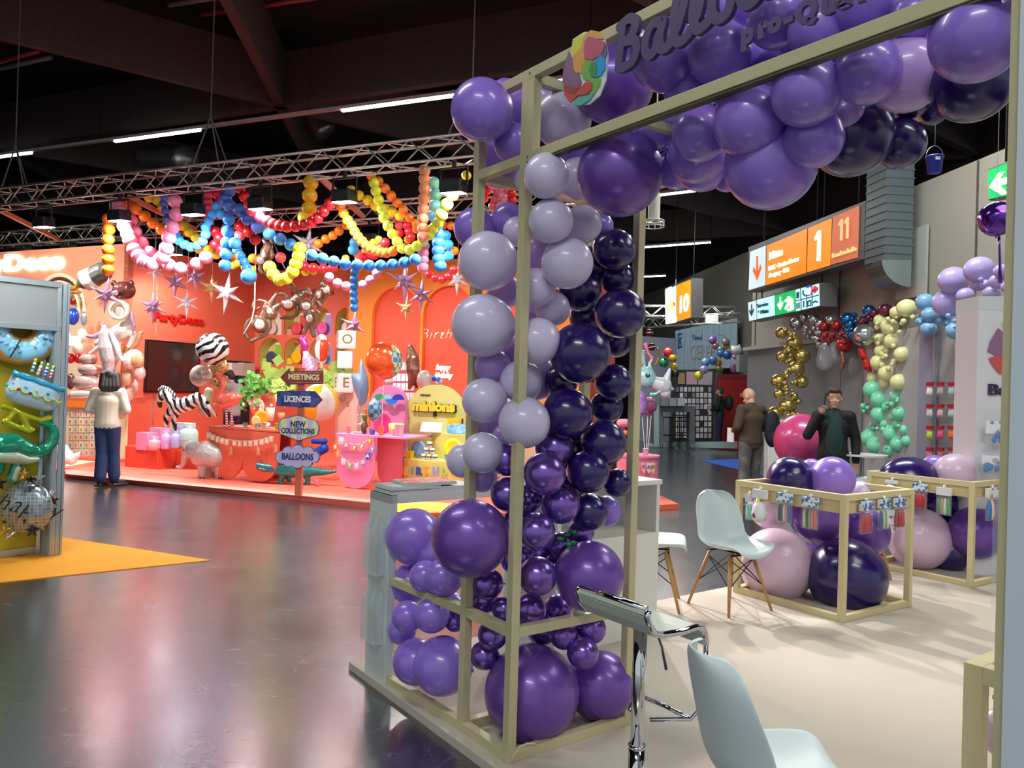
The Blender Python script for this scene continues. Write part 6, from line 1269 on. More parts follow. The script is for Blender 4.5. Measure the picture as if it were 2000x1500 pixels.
# hook rows with packs
PH_=Pl(at(1829,800,10.12),(at(1960,800,8.97)-at(1829,800,10.12)))
prow=[('#e9e4e4','#b9a3a8','#b8c4d8','#d9a64a'),('#c9c9c9','#d8a6b0','#c2c8cc','#d8dccc'),('#b9d838','#e8487a','#f26a2e','#3a9a78'),('#d86a80','#c85a70','#d8707a','#c8506a')]
hd=mat('red pack header','#b3202c',.4); clp=mat('clear bag','#e4e8ec',.12,alpha=.13,coat=.3)
def pack(c,x,w_,hh,cols,hm,lab,grp=None,sway=0):
    n=x.cross(V((0,0,1))); n=n if n.dot(c-CAM)<0 else -n
    t=thing('balloon_pack',lab,'packet',c-V((0,0,hh)),0,grp)
    B().box(c-V((0,0,hh*.14)),(w_,.034,hh*.28),x).build('header_card',hm,t)
    B().box(c-V((0,0,hh*.6))-n*.0,(w_*1.02,.026,hh*.8),x).build('clear_bag',clp,t,bevel=.004)
    k=len(cols)
    for i,cc in enumerate(cols):
        b=B(); q=c+x*(w_*.86*((i+.5)/k-.5))-V((0,0,hh*.38)); b.ring([q,q-V((0,0,hh*.12))+x*.004,q-V((0,0,hh*.35)),q-V((0,0,hh*.58))],[w_/k*.25,w_/k*.40,w_/k*.55,w_/k*.45],8); b.build('folded_balloon',mat('latex '+cc,cc,.4),t,smooth=True)
    return t
for r_,y_ in enumerate((747,790,832,874)):
    for i_,x_ in enumerate((1822,1843,1865,1884)):
        c=PH_.hit(x_+8,y_)+nf(PH_)*.10; k=c.y/FPX
        pack(c,PH_.x,16*k,27*k,[prow[r_][i_]]*2,hd,f"red headed pack on the {('top','second','third','lowest')[r_]} hook row, {ORD[i_]} from the left",'red headed packs on the grey display wall')
b=B()
for r_,y_ in enumerate((747,790,832,874)): b.cyl(PH_.hit(1818,y_+1)+nf(PH_)*.05,PH_.hit(1899,y_+1)+nf(PH_)*.05,.006,n=5)
b.cyl(PH_.hit(1827,640)+nf(PH_)*.02,PH_.hit(1822,900)+nf(PH_)*.02,.012,n=6); tag(b.build('hook_rail',steel),'thin rails holding the hook rows on the grey display wall','rail')
cl_=thing('wall_emblem','pale cloud shaped emblem with three small printed balloons on the display wall','sign',PH_.hit(1885,735))
trace([(1868,690),(1866,672),(1874,655),(1886,645),(1902,644),(1908,700),(1905,735),(1890,733),(1880,722),(1872,705)],PH_,.01,mat('pale emblem blue','#c9d3da',.6),'cloud_board',cl_,off=-.02)
for px,py,c in ((1884,697,'#222a44'),(1890,690,'#c03038'),(1896,685,'#2d5a50')):
    c0=PH_.hit(px,py)+nf(PH_)*.035; b=B(); b.ring([c0+PH_.x*math.cos(a)*.02+V((0,0,math.sin(a)*.03)) for a in [2*pi*i/14 for i in range(14)]],.006,5,closed=True); b.cyl(c0-V((0,0,.03)),PH_.hit(1897,716)+nf(PH_)*.035,.002,n=4); b.build('printed_balloon',mat('print '+c,c,.5),cl_)
walltext('BALL',1886,1900,681,4,PH_,mat('print #222a44',''),'x',None,off=.035).parent=None
tag(bpy.data.objects['x'],'small dark printed letters above the three printed balloons','lettering'); bpy.data.objects['x'].name='emblem_lettering'
# ---- white column with petal logo
cc=at(1906,800,7.0); cc.z=0; colm=mat('white stand column','#d9d7de',.5); X2=(V((1,-.10,0))).normalized()
t=thing('display_column','white stand column with grey cap, coloured petal logo and hung packs','column',cc+X2*.4)
PC=Pl(cc,X2)
zc=PC.st(1908,605)[1]; zc2=PC.st(1908,578)[1]
B().prism([cc,cc+X2*.8,cc+X2*.8+V((0,.35,0)),cc+V((-.0,.35,0))],(0,0,zc)).build('column_body',colm,t); B().prism([cc-V((0,.005,0)),cc+X2*.8-V((0,.005,0)),cc+X2*.8+V((0,.36,0)),cc+V((0,.36,0))],(0,0,zc2-zc)).build('cap',cgrey,t)
bpy.data.objects[t.children[-1].name].location.z+=0
for o_ in t.children:
    if o_.name.startswith('cap'): o_.location.z+=zc
quad([(1960,587),(1985,585),(1985,588),(1960,590)],PC,.01,mat('chrome slot','#e8eaee',.1,.9),'slot',t,.012)
for n_,pp,o_ in (('petal yellow',[(1955,632),(1966,628),(1980,626),(1980,648),(1960,645)],.006),('petal orange',[(1960,650),(1972,644),(1990,650),(1990,690),(1972,690),(1960,670)],.010),('petal plum',[(1948,641),(1958,650),(1961,672),(1975,690),(1985,705),(1945,694),(1927,687),(1932,668)],.014),('petal red',[(1929,700),(1945,694),(1985,705),(1985,728),(1972,727),(1951,731),(1938,716)],.018),('petal teal',[(1955,736),(1966,730),(1990,728),(1990,745),(1970,740)],.014)): 
    ps=[PC.hit(*p)+nf(PC)*o_ for p in pp]; B().prism(ps,nf(PC)*.003).build('petal',mat(n_,''),t)
stext('Balloo',1928,2030,772,22,mat('plum word','#3a1f4e',.5),t,PC,bold=.03,off=.012)
for (x0,y0,w_,h_,lab) in ((1913,822,40,40,'party print pack on the white column, upper left'),(1957,825,20,45,'party print pack on the white column, upper right behind the jamb'),(1905,888,40,28,'party print pack on the white column, lower left'),(1947,890,30,26,'party print pack on the white column, lower right')):
    c=PC.hit(x0+w_/2,y0)+nf(PC)*.12; k=c.y/FPX; pp_=ramp_mat('party dot print','voronoi',[(0,'#e6307a'),(.16,'#f3d838'),(.24,'#3f9ad8'),(.34,'#f0eef2')],.35,scale=13); 
    t2=thing('balloon_pack',lab,'packet',c-V((0,0,h_*k))); B().box(c-V((0,0,h_*k*.3)),(w_*k,.012,h_*k*.6),X2).build('header_card',pp_,t2); b=B(); random.seed(x0)
    for i in range(7): q=c+X2*random.uniform(-.45,.45)*w_*k*.8-V((0,0,h_*k*random.uniform(.6,.95)))+nf(PC)*.02; b.sph(q,(.022,.012,.03),8,6)
    b.build('folded_balloons',[mat('latex mix '+str(x0),random.choice(['#3a4a8a','#8a6a5a','#c84a6a','#5a8ac8']),.3)],t2,smooth=True); B().box(c-V((0,0,h_*k*.55)),(w_*k,.03,h_*k*1.05),X2).build('clear_bag',clp,t2)
# ---- the long garland arch of the neighbour stand
RC={'gold':('chrome gold','#bfab62',.24,.85),'silver':('chrome silver','#b4b9c0',.2,.85),'ruby':('satin red','#a3262e',.28,.4),'azure':('chrome blue','#2a6fb4',.2,.8),'wine':('mauve wine','#7c3a50',.25,.6),'lemon':('pale yellow','#e8e9ac',.35,0),'mint':('mint green','#7edcb4',.35,0),'powder':('powder blue','#7fb2dc',.35,0),'lilac':('light lilac','#b4a4e0',.35,0)}
def rgarl(key,big,small,where,yoff=0,seed=1,avoid=None,Yf=None):
    n_,h_,r_,m_=RC[key]; M_=mat('garland '+n_,h_,r_,m_,.3); random.seed(seed)
    big.sort(key=lambda p:p[1])
    for i,(px,py,r) in enumerate(big):
        Y=(Yf or ydep(px))+yoff-.05; ball(at(px,py,Y),r*Y/FPX,M_,f'{n_} large balloon {where}, {ORD[i]} from the top','arch_balloon','balloon','large balloons of the neighbour garland',n=24,axis=V((0,1,0)),sq=(1.08,1,.95) if r>13 else (1,1,1))
    for (x0,y0,x1,y1,k) in small:
        for i in range(int(k*.72)):
            px=random.uniform(x0,x1);py=random.uniform(y0,y1); r=random.uniform(3.2,5.6); Y=(Yf or ydep(px))+yoff-.18+random.uniform(-.05,.1)
            ball(at(px,py,Y),r*Y/FPX,M_,f'small {n_} balloon among the larger ones {where}','arch_balloon','balloon',f'small {n_} balloons {where}',n=14)
rgarl('gold',[(1527,650,12),(1552,670,14),(1566,695,16),(1527,697,11),(1556,720,15),(1521,744,14),(1566,746,13),(1522,769,11),(1539,792,16),(1514,808,15),(1560,784,6.5),(1552,774,8),(1545,810,10)],[(1533,644,1552,660,9),(1530,675,1545,735,22),(1533,740,1556,770,16),(1538,805,1560,818,7)],'in the gold column on the white plinth',Yf=13.3,seed=2)
rgarl('silver',[(1556,632,13),(1589,624,12),(1601,632,11),(1622,625,10),(1570,621,8),(1600,671,9),(1613,673,11)],[(1562,640,1602,662,22)],'at the left start of the arch',seed=3)
rgarl('ruby',[(1611,637,11),(1634,636,11),(1650,675,15),(1638,668,9)],[(1603,648,1652,672,24)],'between silver and blue',seed=4)
rgarl('azure',[(1656,624,14),(1661,634,12),(1697,607,12)],[(1645,640,1668,660,10),(1664,612,1690,628,9)],'in the blue part of the arch',seed=5)
rgarl('wine',[(1729,606,13),(1686,628,11),(1707,612,9),(1752,600,8)],[(1690,610,1722,628,12)],'in the wine red part of the arch',yoff=.05,seed=6)
ball(at(1688,655,ydep(1688)-.35),22*11.6/FPX,mat('garland chrome silver',''),'very large chrome silver balloon in front of the arch','balloon','balloon',axis=V((0,0,-1)))
rgarl('lemon',[(1771,602,18),(1720,626,13),(1738,638,16),(1750,610,12),(1743,666,15),(1762,692,15),(1717,708,16),(1734,729,17),(1704,738,11),(1756,746,16),(1728,748,10),(1716,662,11),(1720,685,12)],[(1710,618,1785,650,22),(1708,655,1750,720,24)],'in the yellow corner of the arch',seed=7)
rgarl('mint',[(1705,761,18),(1719,780,17),(1749,774,12),(1719,810,17),(1758,808,14),(1743,814,8),(1702,855,19),(1743,848,18),(1756,868,16),(1711,870,17),(1771,862,11),(1728,829,9),(1753,829,9),(1732,795,10),(1740,880,14),(1765,840,10)],[(1684,788,1700,806,10),(1722,760,1755,800,8),(1700,822,1765,842,12),(1690,870,1760,885,6)],'in the mint column',seed=8)
rgarl('powder',[(1807,590,17),(1816,615,15),(1814,642,15),(1866,646,17),(1845,628,9)],[(1792,616,1896,640,34)],'in the powder blue part of the arch',seed=9)
rgarl('lilac',[(1862,548,27),(1913,528,27),(1852,592,28),(1886,578,16),(1910,555,14),(1948,550,15),(1956,530,14),(1937,573,15),(1968,560,12),(1925,556,10)],[(1896,535,1930,560,5)],'in the lilac end of the arch',seed=10)
ball(at(1973,508,9),9*9/FPX,mat('garland pale rose','#e6bcc8',.35),'pale rose balloon at the right edge above the lilac ones','balloon','balloon',n=20)
for (px,py,a,l) in ((1686,695,.5,'upper'),(1694,716,.9,'lower')): tag(fblob('heart_balloon',11.6,[[(px-4,py-10,6),(px,py,8),(px+5,py+8,4)]],foil('glossy red','#c8201c',.15,.3),None),f'{l} glossy red foil balloon hanging beside the yellow column','balloon')
dr=tag(fblob('drop_balloon',12.3,[[(1645,690,4),(1647,706,6),(1643,722,3)]],foil('copper drop','#8a5a48'),None),'copper drop shaped foil balloon above the man in the black coat','balloon'); b=B(); b.cyl(at(1643,724,12.3),at(1641,760,12.3),.006,n=5); b.build('cord',mat('dark cord','#3a2420'),dr)
for i,(px,py,r1) in enumerate(((1610,700,16),(1668,712,14),(1630,690,12))): tag(fblob('clear_balloon',12.6,[[(px,py-14,r1*.8),(px,py+8,r1)]],mat('smoky clear foil','#aeb4bc',.1,.1,.5,alpha=.28),None),('left','right','middle')[i]+' smoky clear balloon hanging before the grey passage','balloon')
# purple chrome balloon on its stick ribbon
t=thing('purple_balloon','metallic deep purple balloon hanging from its ribbon beside the jamb','balloon',at(1953,555,4.6)); c=at(1946,427,4.6); k=4.6/FPX
o=ball(c,33*k,mat('metallic purple','#5a2796',.16,.85,.5),parent=None,name='balloon_body'); o.parent=t; o.matrix_parent_inverse=t.matrix_basis.inverted()
b=B(); b.ring([at(1951,462,4.6),at(1952,480,4.6),at(1953,520,4.6),at(1953,553,4.6)],[.008,.006,.008,.012],8); b.build('tail_ribbon',mat('metallic purple',''),t,smooth=True)
b=B(); b.cyl(c,c+V((0,0,3.2)),.0015,n=4); b.build('string',mat('thin string','#777777'),t)
# ---- plinth under the gold column
t=thing('plinth','white square plinth with printed emblem carrying the gold balloons','plinth',at(1530,950,13.4).xy.to_3d()); c=at(1529,890,13.3); zt_=at(1529,821,13.0).z
B().box((c.x,13.4,zt_/2),(.50,.5,zt_),(1,-.2,0)).build('plinth_body',mat('white plinth','#d3d6d6',.5),t,bevel=.005); Pp=Pl(V((c.x,13.12,0)),(1,-.2,0)); 
for px,cc_ in ((1520,'#c03038'),(1526,'#2d5a50'),(1532,'#b8324a'),(1537,'#222a44')):
    c0=Pp.hit(px,869); b=B(); b.ring([c0+Pp.x*math.cos(a)*.018+V((0,0,math.sin(a)*.03)) for a in [2*pi*i/14 for i in range(14)]],.006,5,closed=True); b.cyl(c0-V((0,0,.03)),Pp.hit(1529,890),.002,n=4); b.build('printed_emblem',mat('print '+cc_,cc_,.5),t)
o=walltext('THE BALLOON',1519,1538,858,3.4,Pp,mat('print #222a44',''),'printed_words',None,off=.0); o.parent=t; o.matrix_parent_inverse=t.matrix_basis.inverted()
ball(at(1567,862,10.4),54*10.4/FPX,mat('garland magenta','#c8427e',.3,0,.4),'big raspberry pink balloon behind the first table','balloon','balloon',n=40,axis=(0,0,-1))
# ---- far stand with celebrate banner
PF=Pl(at(1320,690,26.3),(at(1440,670,25.2)-at(1320,690,26.3)))
bn=thing('banner_wall','pale blue stand banner with gold CELEBRATE letters far behind','banner',PF.hit(1380,720))
blue_s=ramp_mat('pale blue stripe cloth','wave',[(0,'#8fa6b8'),(.5,'#a9bfce'),(.9,'#9ab2c4')],.7,scale=1.6,rot=(0,0,.6),interp='LINEAR')
quad([(1319,646),(1440,621),(1440,718),(1320,724)],PF,.05,blue_s,'banner_cloth',bn)
gl_=mat('gold outline letters','#a58a5c',.4,.4); nv=mat('navy logo','#1d3c86',.5)
stext('CELEBRATE',1349,1440,702,30,gl_,bn,PF,bold=-.015,off=.02); stext('CELEBRATE',1349,1440,702,30,mat('pale letter inside','#b8cad4',.6),bn,PF,bold=-.045,off=.05) ; stext('Timeli',1352,1372,664,10,nv,bn,PF,bold=.0,off=.03)
for q_ in ([(1324,652),(1332,650),(1332,654),(1324,656)],[(1324,677),(1332,675),(1332,679),(1324,681)],[(1324,652),(1326,652),(1326,681),(1324,681)]): quad(q_,PF,.01,nv,'logo_bar',bn,.03)
stext('K',1327,1332,673,15,nv,bn,PF,off=.03)
random.seed(12); b=B()
for i in range(90):
    px=random.uniform(1322,1438); py=random.uniform(632,715); b.box(PF.hit(px,py)+nf(PF)*.015,(.03,.01,.02),PF.x)
b.build('printed_confetti',mat('print confetti','#6f8fb0',.6),bn)
vwall((1232,25.5),(1320,26.3),3.5,mat('lilac grey stand cloth','#8f98ac',.7),'stand_partition','greyish stand wall left of the celebrate banner')
o=walltext('TH',1226,1244,676,12,Pl(at(1235,670,25.2),(1,.05,0)),nv,'stand_lettering','dark blue letters just left of the right tower post')
truss((at(1225,608,21.5).x,21.5),(at(1440,612,21.0).x,21.0),at(1340,608,21.2).z,'white lighting truss of the far stand, nearer one',w=.28,r=.018); A=at(1225,636,24.5);C_=at(1440,617,21.2)
truss((A.x,A.y),(C_.x,C_.y),A.z*.5+C_.z*.5,'second truss of the far stand running to the right corner',w=.26,r=.018)
c=at(1390,624,21.0); tag(B().box(c,(.32,.16,.24)).build('far_lamp',mat('pale lamp','#b8bcb8',.5)),'small pale lamp under the far truss','lamp')
far=[(1392,664,8,'#7a5a9a','purple striped'),(1418,668,8,'#6f6a70','grey'),(1418,675,8,'#e2a02a','orange yellow'),(1408,683,8,'#4f8a98','teal'),(1398,676,7,'#8a4a58','dull red'),(1421,693,9,'#2a5a9c','deep blue'),(1408,690,8,'#4a78a8','steel blue'),(1405,722,8,'#6b6a48','olive'),(1403,709,8,'#c8742a','orange fox'),(1378,707,9,'#7ba7d0','light blue'),(1393,704,9,'#4f74b0','mid blue'),(1375,722,9,'#a79ac8','pale violet'),(1365,733,9,'#e8d42a','yellow smiling'),(1434,720,9,'#a8588a','mauve'),(1297,708,10,'#2a8a58','green'),(1314,700,8,'#c8901a','lion gold'),(1305,688,10,'#c03a3a','red rainbow'),(1316,716,8,'#c8c040','yellow green'),(1301,692,7,'#d8a08a','salmon'),(1319,730,8,'#2a2a2e','black')]
for i,(px,py,r,c_,l) in enumerate(far): ball(at(px,py,20.6+.1*(i%5)),r*20.6/FPX,foil('far '+c_,c_,.25,.3),f'{l} foil balloon in the far bunches before the banner','balloon','balloon','foil balloons at the far stand',n=18,sq=(1,.7,.95))
t=thing('cat_balloon','white cat head balloon at the right end of the far banner','balloon',at(1438,700,20.3)); o=fblob('cat_head',20.3,[[(1436,684,9),(1440,684,9)],[(1430,676,2.5),(1431,680,4)],[(1444,675,2.5),(1443,680,4)]],foil('cat white','#cfc9cf',.3,.1),parent=t); fblob('pink_bow',20.3,[[(1434,697,3.5),(1440,697,3.5)]],foil('pink bow','#e08aa0'),parent=t)
b=B(); A=[at(1405+20*math.cos(a),680-26*math.sin(a),20.9) for a in [pi*i/14 for i in range(15)]]; b.ring(A,.012,5); tag(b.build('hoop',mat('thin dark hoop','#5c5f68')),'thin hoop above the colourful far balloons','hoop')
# product wall, counter, stools
dkf=mat('dark shop frame','#23262c',.5)
PW_=Pl(at(1320,800,25.4),(at(1395,800,24.8)-at(1320,800,25.4)))
t=thing('product_wall','dark product wall full of white packs at the far stand','shelf',PW_.hit(1358,865)); quad([(1310,722),(1396,722),(1393,868),(1312,868)],PW_,.1,dkf,'back_panel',t)
for q_,c_ in (([(1325,728),(1338,728),(1338,750),(1325,750)],'#a9895a'),([(1341,726),(1362,726),(1362,751),(1341,751)],'#c9a0b0'),([(1364,726),(1392,726),(1391,752),(1364,751)],'#b8a8b8')): quad(q_,PW_,.02,mat('poster '+c_,c_,.5),'poster',t,.03)
random.seed(21)
for r_ in range(9):
    for c__ in range(9):
        if random.random()<.1: continue
        x=1321+c__*7.9; y=756+r_*11.3; cc_=random.choice(['#c9ccd2','#d8d8dc','#b0b4bc','#a8a4b8','#c8c4b8','#6f6f8c']); tag(quad([(x,y),(x+6,y),(x+6,y+9),(x,y+9)],PW_,.03,mat('shop pack '+cc_,cc_,.5),'product_pack',None,.06),f'small pale pack on the far product wall, {ORD[r_]} row, {ORD[c__]} from left','packet','packs on the far product wall')
quad([(1262,865),(1440,862),(1440,876),(1262,872)],Pl(at(1300,870,22.5),(1,0,0)),.05,mat('pale aqua plinth edge','#9fb8b8',.5),'far_floor_edge',None); tag(bpy.data.objects['far_floor_edge'],'pale edge strip of the far stand floor','floor edge')
def far_counter():
    t=thing('counter','grey open far counter with dark stools behind it','counter',at(1320,868,21.6).xy.to_3d()); PQ=Pl(at(1320,830,21.4),(1,.03,0)); g=mat('grey counter board','#5c6468',.6)
    for q_ in ([(1287,793),(1357,793),(1357,805),(1287,805)],[(1287,805),(1295,805),(1295,868),(1287,868)],[(1347,805),(1357,805),(1357,868),(1347,868)]): quad(q_,PQ,.35,g,'counter_board',t)
    quad([(1277,793),(1287,793),(1287,868),(1277,868)],PQ,.35,mat('pale counter side','#8fa0a2',.6),'counter_side',t)
far_counter()
for i,px in enumerate((1303,1320,1336)):
    t=thing('bar_stool',('left','middle','right')[i]+' thin black stool behind the far grey counter','stool',at(px,868,22.0)); b=B(); b.box(at(px,815,22.0),(.32,.32,.03)); b.build('seat',dkf,t); b=B()
    for dx in (-.14,.14):
        for dy in (-.14,.14): q=at(px,815,22.0)+V((dx,dy,0)); b.cyl(q,V((q.x,q.y,.02)),.012,n=5)
    b.ring([at(px,850,22.0)+V((math.cos(a)*.16,math.sin(a)*.16,0)) for a in [2*pi*i/12 for i in range(12)]],.01,5,closed=True); b.build('leg_frame',dkf,t)
for px,c_,l in ((1314,'#8f959c','grey white open carton on the far counter'),(1328,'#b9bcc0','white paper bag on the far counter'),(1297,'#6f767c','grey small box at the left of the far counter')): q=at(px,792,21.3); tag(B().box(q+V((0,0,.1)),(.22,.16,.22)).build('carton',mat('carton '+c_,c_,.5)),l,'box')
vwall((1395,24.6),(1408,24.5),2.35,mat('grey shop post','#4b5258',.6),'shop_post','dark grey end post of the far product wall')
rc=thing('red_cabinet','red metal cabinet with sloped top at the grey wall behind the men','cabinet',at(1437,878,24.2).xy.to_3d()); PRc=Pl(at(1437,800,24.0),(1,-.05,0)); redm=mat('red cabinet paint','#9c1c20',.45)
quad([(1405,742),(1463,742),(1463,876),(1402,876)],PRc,.5,redm,'cabinet_body',rc); quad([(1410,731),(1458,731),(1464,742),(1405,742)],PRc,.5,mat('dark red top','#7c1418',.45),'sloped_top',rc,.0); quad([(1445,768),(1452,768),(1452,775),(1445,775)],PRc,.01,mat('warm sticker','#d8a060',.5),'sticker',rc,.02)
tag(B().box(at(1453,710,18.6),(.30,.25,.42)).build('electric_box',mat('grey electric box','#7f8688',.5)),'grey electric box on the wall above the red cabinet','box')
# tub chairs and little table behind the second table
def tub(px,py,Y,ang,lab,m):
    t=thing('tub_chair',lab,'chair',at(px,py,Y).xy.to_3d(),ang); b=B(); vs=[];n_=18
    for j,z in enumerate((.42,.60,.76)):
        for i in range(n_+1):
            a=pi*1.15*(i/n_)-pi*.075; r_=.27+.04*j; zz=z-(.12*abs(math.cos(a)) if j==2 else 0); vs.append(V((math.cos(a)*r_,math.sin(a)*r_,zz)))
    b.add(vs,[(j*(n_+1)+i,j*(n_+1)+i+1,(j+1)*(n_+1)+i+1,(j+1)*(n_+1)+i) for j in range(2) for i in range(n_)]); o=b.build('shell',m,t,smooth=True,world=False); md=o.modifiers.new('s','SOLIDIFY'); md.thickness=.02
    b=B(); b.cyl((0,0,.41),(0,0,.44),.27,n=24); b.build('seat',m,t,world=False)
    for sx in (-1,1):
        for sy in (-1,1): b=B(); b.cyl((sx*.15,sy*.15,.41),(sx*.22,sy*.22,.0),.014,.010,8); b.build('leg',mat('pale leg','#b9b2a8',.4),t,world=False)
tub(1712,900,8.9,2.6,'white tub chair behind the second table, farther one',mat('white shell','#c9d0d6',.35)); tub(1722,915,8.0,.2,'grey white tub chair nearer, behind the second table',mat('grey shell','#a3abb4',.35))
t=thing('side_table','small round grey white table beside the tub chairs','table',at(1690,890,9.3).xy.to_3d()); c=at(1685,887,9.3); b=B(); b.cyl(c-V((0,0,.02)),c,.28,n=28); b.build('table_top',mat('grey white laminate',''),t); b=B(); b.cyl(V((c.x,c.y,0.02)),c-V((0,0,.02)),.02,n=10); b.cyl(V((c.x,c.y,0)),V((c.x,c.y,.02)),.2,n=20); b.build('pedestal',steel,t)
# ================================================================= near stand furniture
birch=mat('birch plywood frame','#d6c697',.5,vary=.05,vs=5); pinkin=mat('pinkish inner board','#c9a9a4',.6)
def frame_table(P0,ax,ay,w_,d_,hh,lab,apron=True,inner=False):
    """open cube table; P0 near corner on the platform, ax / ay unit directions of its two visible sides"""
    t=thing('display_table',lab,'table',P0+ax*w_/2+ay*d_/2); s_=.045; h_=s_/2
    def c(a,b_,z): return P0+ax*a+ay*b_+V((0,0,z))
    for a,b_ in ((h_,h_),(w_-h_,h_),(h_,d_-h_),(w_-h_,d_-h_)): B().bar(c(a,b_,0),c(a,b_,hh),s_).build('leg',birch,t,bevel=.002)
    for z in (h_,hh-h_):
        for p,q in (((s_,h_),(w_-s_,h_)),((s_,d_-h_),(w_-s_,d_-h_)),((h_,s_),(h_,d_-s_)),((w_-h_,s_),(w_-h_,d_-s_))): B().bar(c(*p,z),c(*q,z),s_).build('rail',birch,t,bevel=.002)
    if apron:
        for p,q in (((s_,h_),(w_-s_,h_)),((s_,d_-h_),(w_-s_,d_-h_)),((h_,s_),(h_,d_-s_)),((w_-h_,s_),(w_-h_,d_-s_))): B().bar(c(*p,hh-s_-.045),c(*q,hh-s_-.045),.016,.09).build('apron',mat('birch apron','#cdb887',.5),t)
    return t
def ud(a): return V((math.cos(math.radians(a)),math.sin(math.radians(a)),0))
TA=V((2.351,5.360,PH)); t1=frame_table(TA,ud(125.6),ud(34),.94,.90,.89,'open cream wood frame table nearer to the camera, filled with balloons')
TB=V((3.931,6.495,PH)); t2=frame_table(TB,ud(125.6),ud(34),.95,.90,.89,'open cream wood frame table farther right, filled with balloons')
TC=onz(1882,1292,.93); TC.z=PH; t3=frame_table(TC+D1*.0,D1,D3,.55,.8,.89,'cream frame table partly hidden behind the right jamb',apron=False)
q=TC+V((0,0,.80)); B().prism([q+D3*.05+D1*.05,q+D1*.5+D3*.05,q+D1*.5+D3*.75,q+D3*.75+D1*.05],(0,0,.01)).build('inner_board',pinkin,t3)
pinkb=mat('pale pink balloon','#dcbcd6',.33,0,.4); BC['R']=('pale pink balloon','pale pink','#dcbcd6',.33,0,.4)
TBN={'t1':('table','nearer frame table'),'t2':('table','farther frame table')}
def tballs(lst,where):
    for (c,px,py,r,d,lab,sq) in lst: ball(at(px,py,d),r*d/FPX,bmat(c) if c!='R' else pinkb,lab,'balloon','balloon','balloons in the frame tables',n=44,axis=(.2,.4,-1) if sq==1 else None,sq=(1,1,1) if sq==1 else sq)
tballs([('R',1517,1103,71,6.15,'very large pale pink balloon at the left floor of the nearer frame table',1),('D',1654,1126,75,5.92,'very large dark indigo balloon behind the front leg of the nearer table',1),('M',1600,1005,58,6.3,'large pearl purple balloon in the upper middle of the nearer table',1),('M',1690,1040,46,6.3,'pearl purple balloon at the right side of the nearer table',1),('R',1503,990,41,6.5,'pink balloon behind the hanging yellow pack in the nearer table',1),('R',1672,992,36,6.5,'pale pink balloon behind the red packs of the nearer table',1),('D',1650,1010,34,6.6,'dark balloon deep inside the nearer table',1),('V',1595,1080,30,6.6,'violet balloon glowing between the big ones in the nearer table',1),('R',1590,1145,36,6.7,'pink balloon low at the back of the nearer table',1),
('D',1543,936,44,6.15,'dark indigo balloon lying on top of the nearer table',1),('V',1626,935,43,6.05,'bright violet balloon lying on top of the nearer table',1),('V',1586,920,24,6.6,'small violet balloon between the two on top of the nearer table',1),('L',1681,966,26,6.2,'pale lilac balloon sunk in the top of the nearer table',1)],'t1')
tballs([('R',1795,1051,59,7.25,'very large pale pink balloon in the farther frame table',1),('D',1857,1079,36,7.2,'dark balloon on the floor in the middle of the farther table',1),('M',1906,1040,50,7.05,'large pearl purple balloon at the right of the farther table',1),('D',1942,1068,40,7.4,'dark balloon at the right floor of the farther table',1),('D',1832,985,40,7.4,'dark indigo balloon behind the packs of the farther table',1),('V',1880,975,36,7.5,'violet balloon in the upper right of the farther table',1),('D',1775,1090,28,7.6,'dark balloon behind the very large pink one, farther table',1),('V',1790,985,34,7.6,'violet balloon at the upper left of the farther table',1),
('D',1776,938,46,7.25,'dark indigo oval balloon on top of the farther table',(1.25,1,1)),('V',1826,915,26,7.6,'violet balloon between the two on top of the farther table',1),('R',1865,926,40,7.15,'pale pinkish balloon on top of the farther table',1),('V',1915,1090,26,7.6,'violet balloon low at the back of the farther table',1)],'t2')
ball(at(1962,1432,2.25),46*2.25/FPX,pinkb,'pale pink balloon inside the table behind the right jamb','balloon','balloon',n=40,axis=(0,0,-1))
# packs clipped to the tables
hb=ramp_mat('blue white header print','voronoi',[(0,'#c8303a'),(.22,'#3a7ac0'),(.5,'#e2e8f0')],.35,scale=32); hb2=ramp_mat('green yellow header print','voronoi',[(0,'#d8c83a'),(.2,'#2f78b8'),(.5,'#e6eaf0')],.35,scale=32); hw=mat('white header card','#e4e2e2',.4)
clipm=mat('clear clip','#e8eef0',.1,.2)
def tpack(px,py,P_,d,w_,hh,cols,hm,lab):
    pl=Pl(P_,d); c=pl.hit(px,py)+nf(pl)*.025; t=pack(c,pl.x,w_,hh,cols,hm,lab,'packs clipped to the frame tables'); B().sph(c+V((0,0,.012)),(.012,.006,.014),8,6).build('clip',clipm,t,smooth=True)
    n=nf(pl); B().bar(c+V((0,0,.0)),c-n*.03+V((0,0,.02)),.006).build('clip_arm',clipm,t)
da=ud(125.6); db=ud(34)
tpack(1537,963,TA,da,.12,.22,['#3a5aa8','#d88a9a','#d8dcd8','#4a4e52','#3a3e42'],hb2,'pack of blue, pink and grey balloons on the left side of the nearer table')
tpack(1587,971,TA,da,.12,.23,['#e8641e','#e88aa0','#7ab84a','#2f5a3a','#d8d49a'],hb,'pack of orange, pink and green balloons nearest the front leg')
tpack(1489,956,TA,da,.12,.24,['#e8e8e8'],hw,'pack with one big yellow balloon at the left of the nearer table')
pl=Pl(TA,da); b=B(); c=pl.hit(1487,1005)+nf(pl)*.045; b.ring([c+V((0,0,.13)),c+V((0,0,.07)),c+V((0,0,.0)),c-V((0,0,.05))],[.012,.016,.035,.02],12); tag(b.build('folded_balloon',mat('latex lemon','#e2dc5a',.35),smooth=True),'folded lemon yellow balloon in the leftmost pack of the nearer table','balloon')
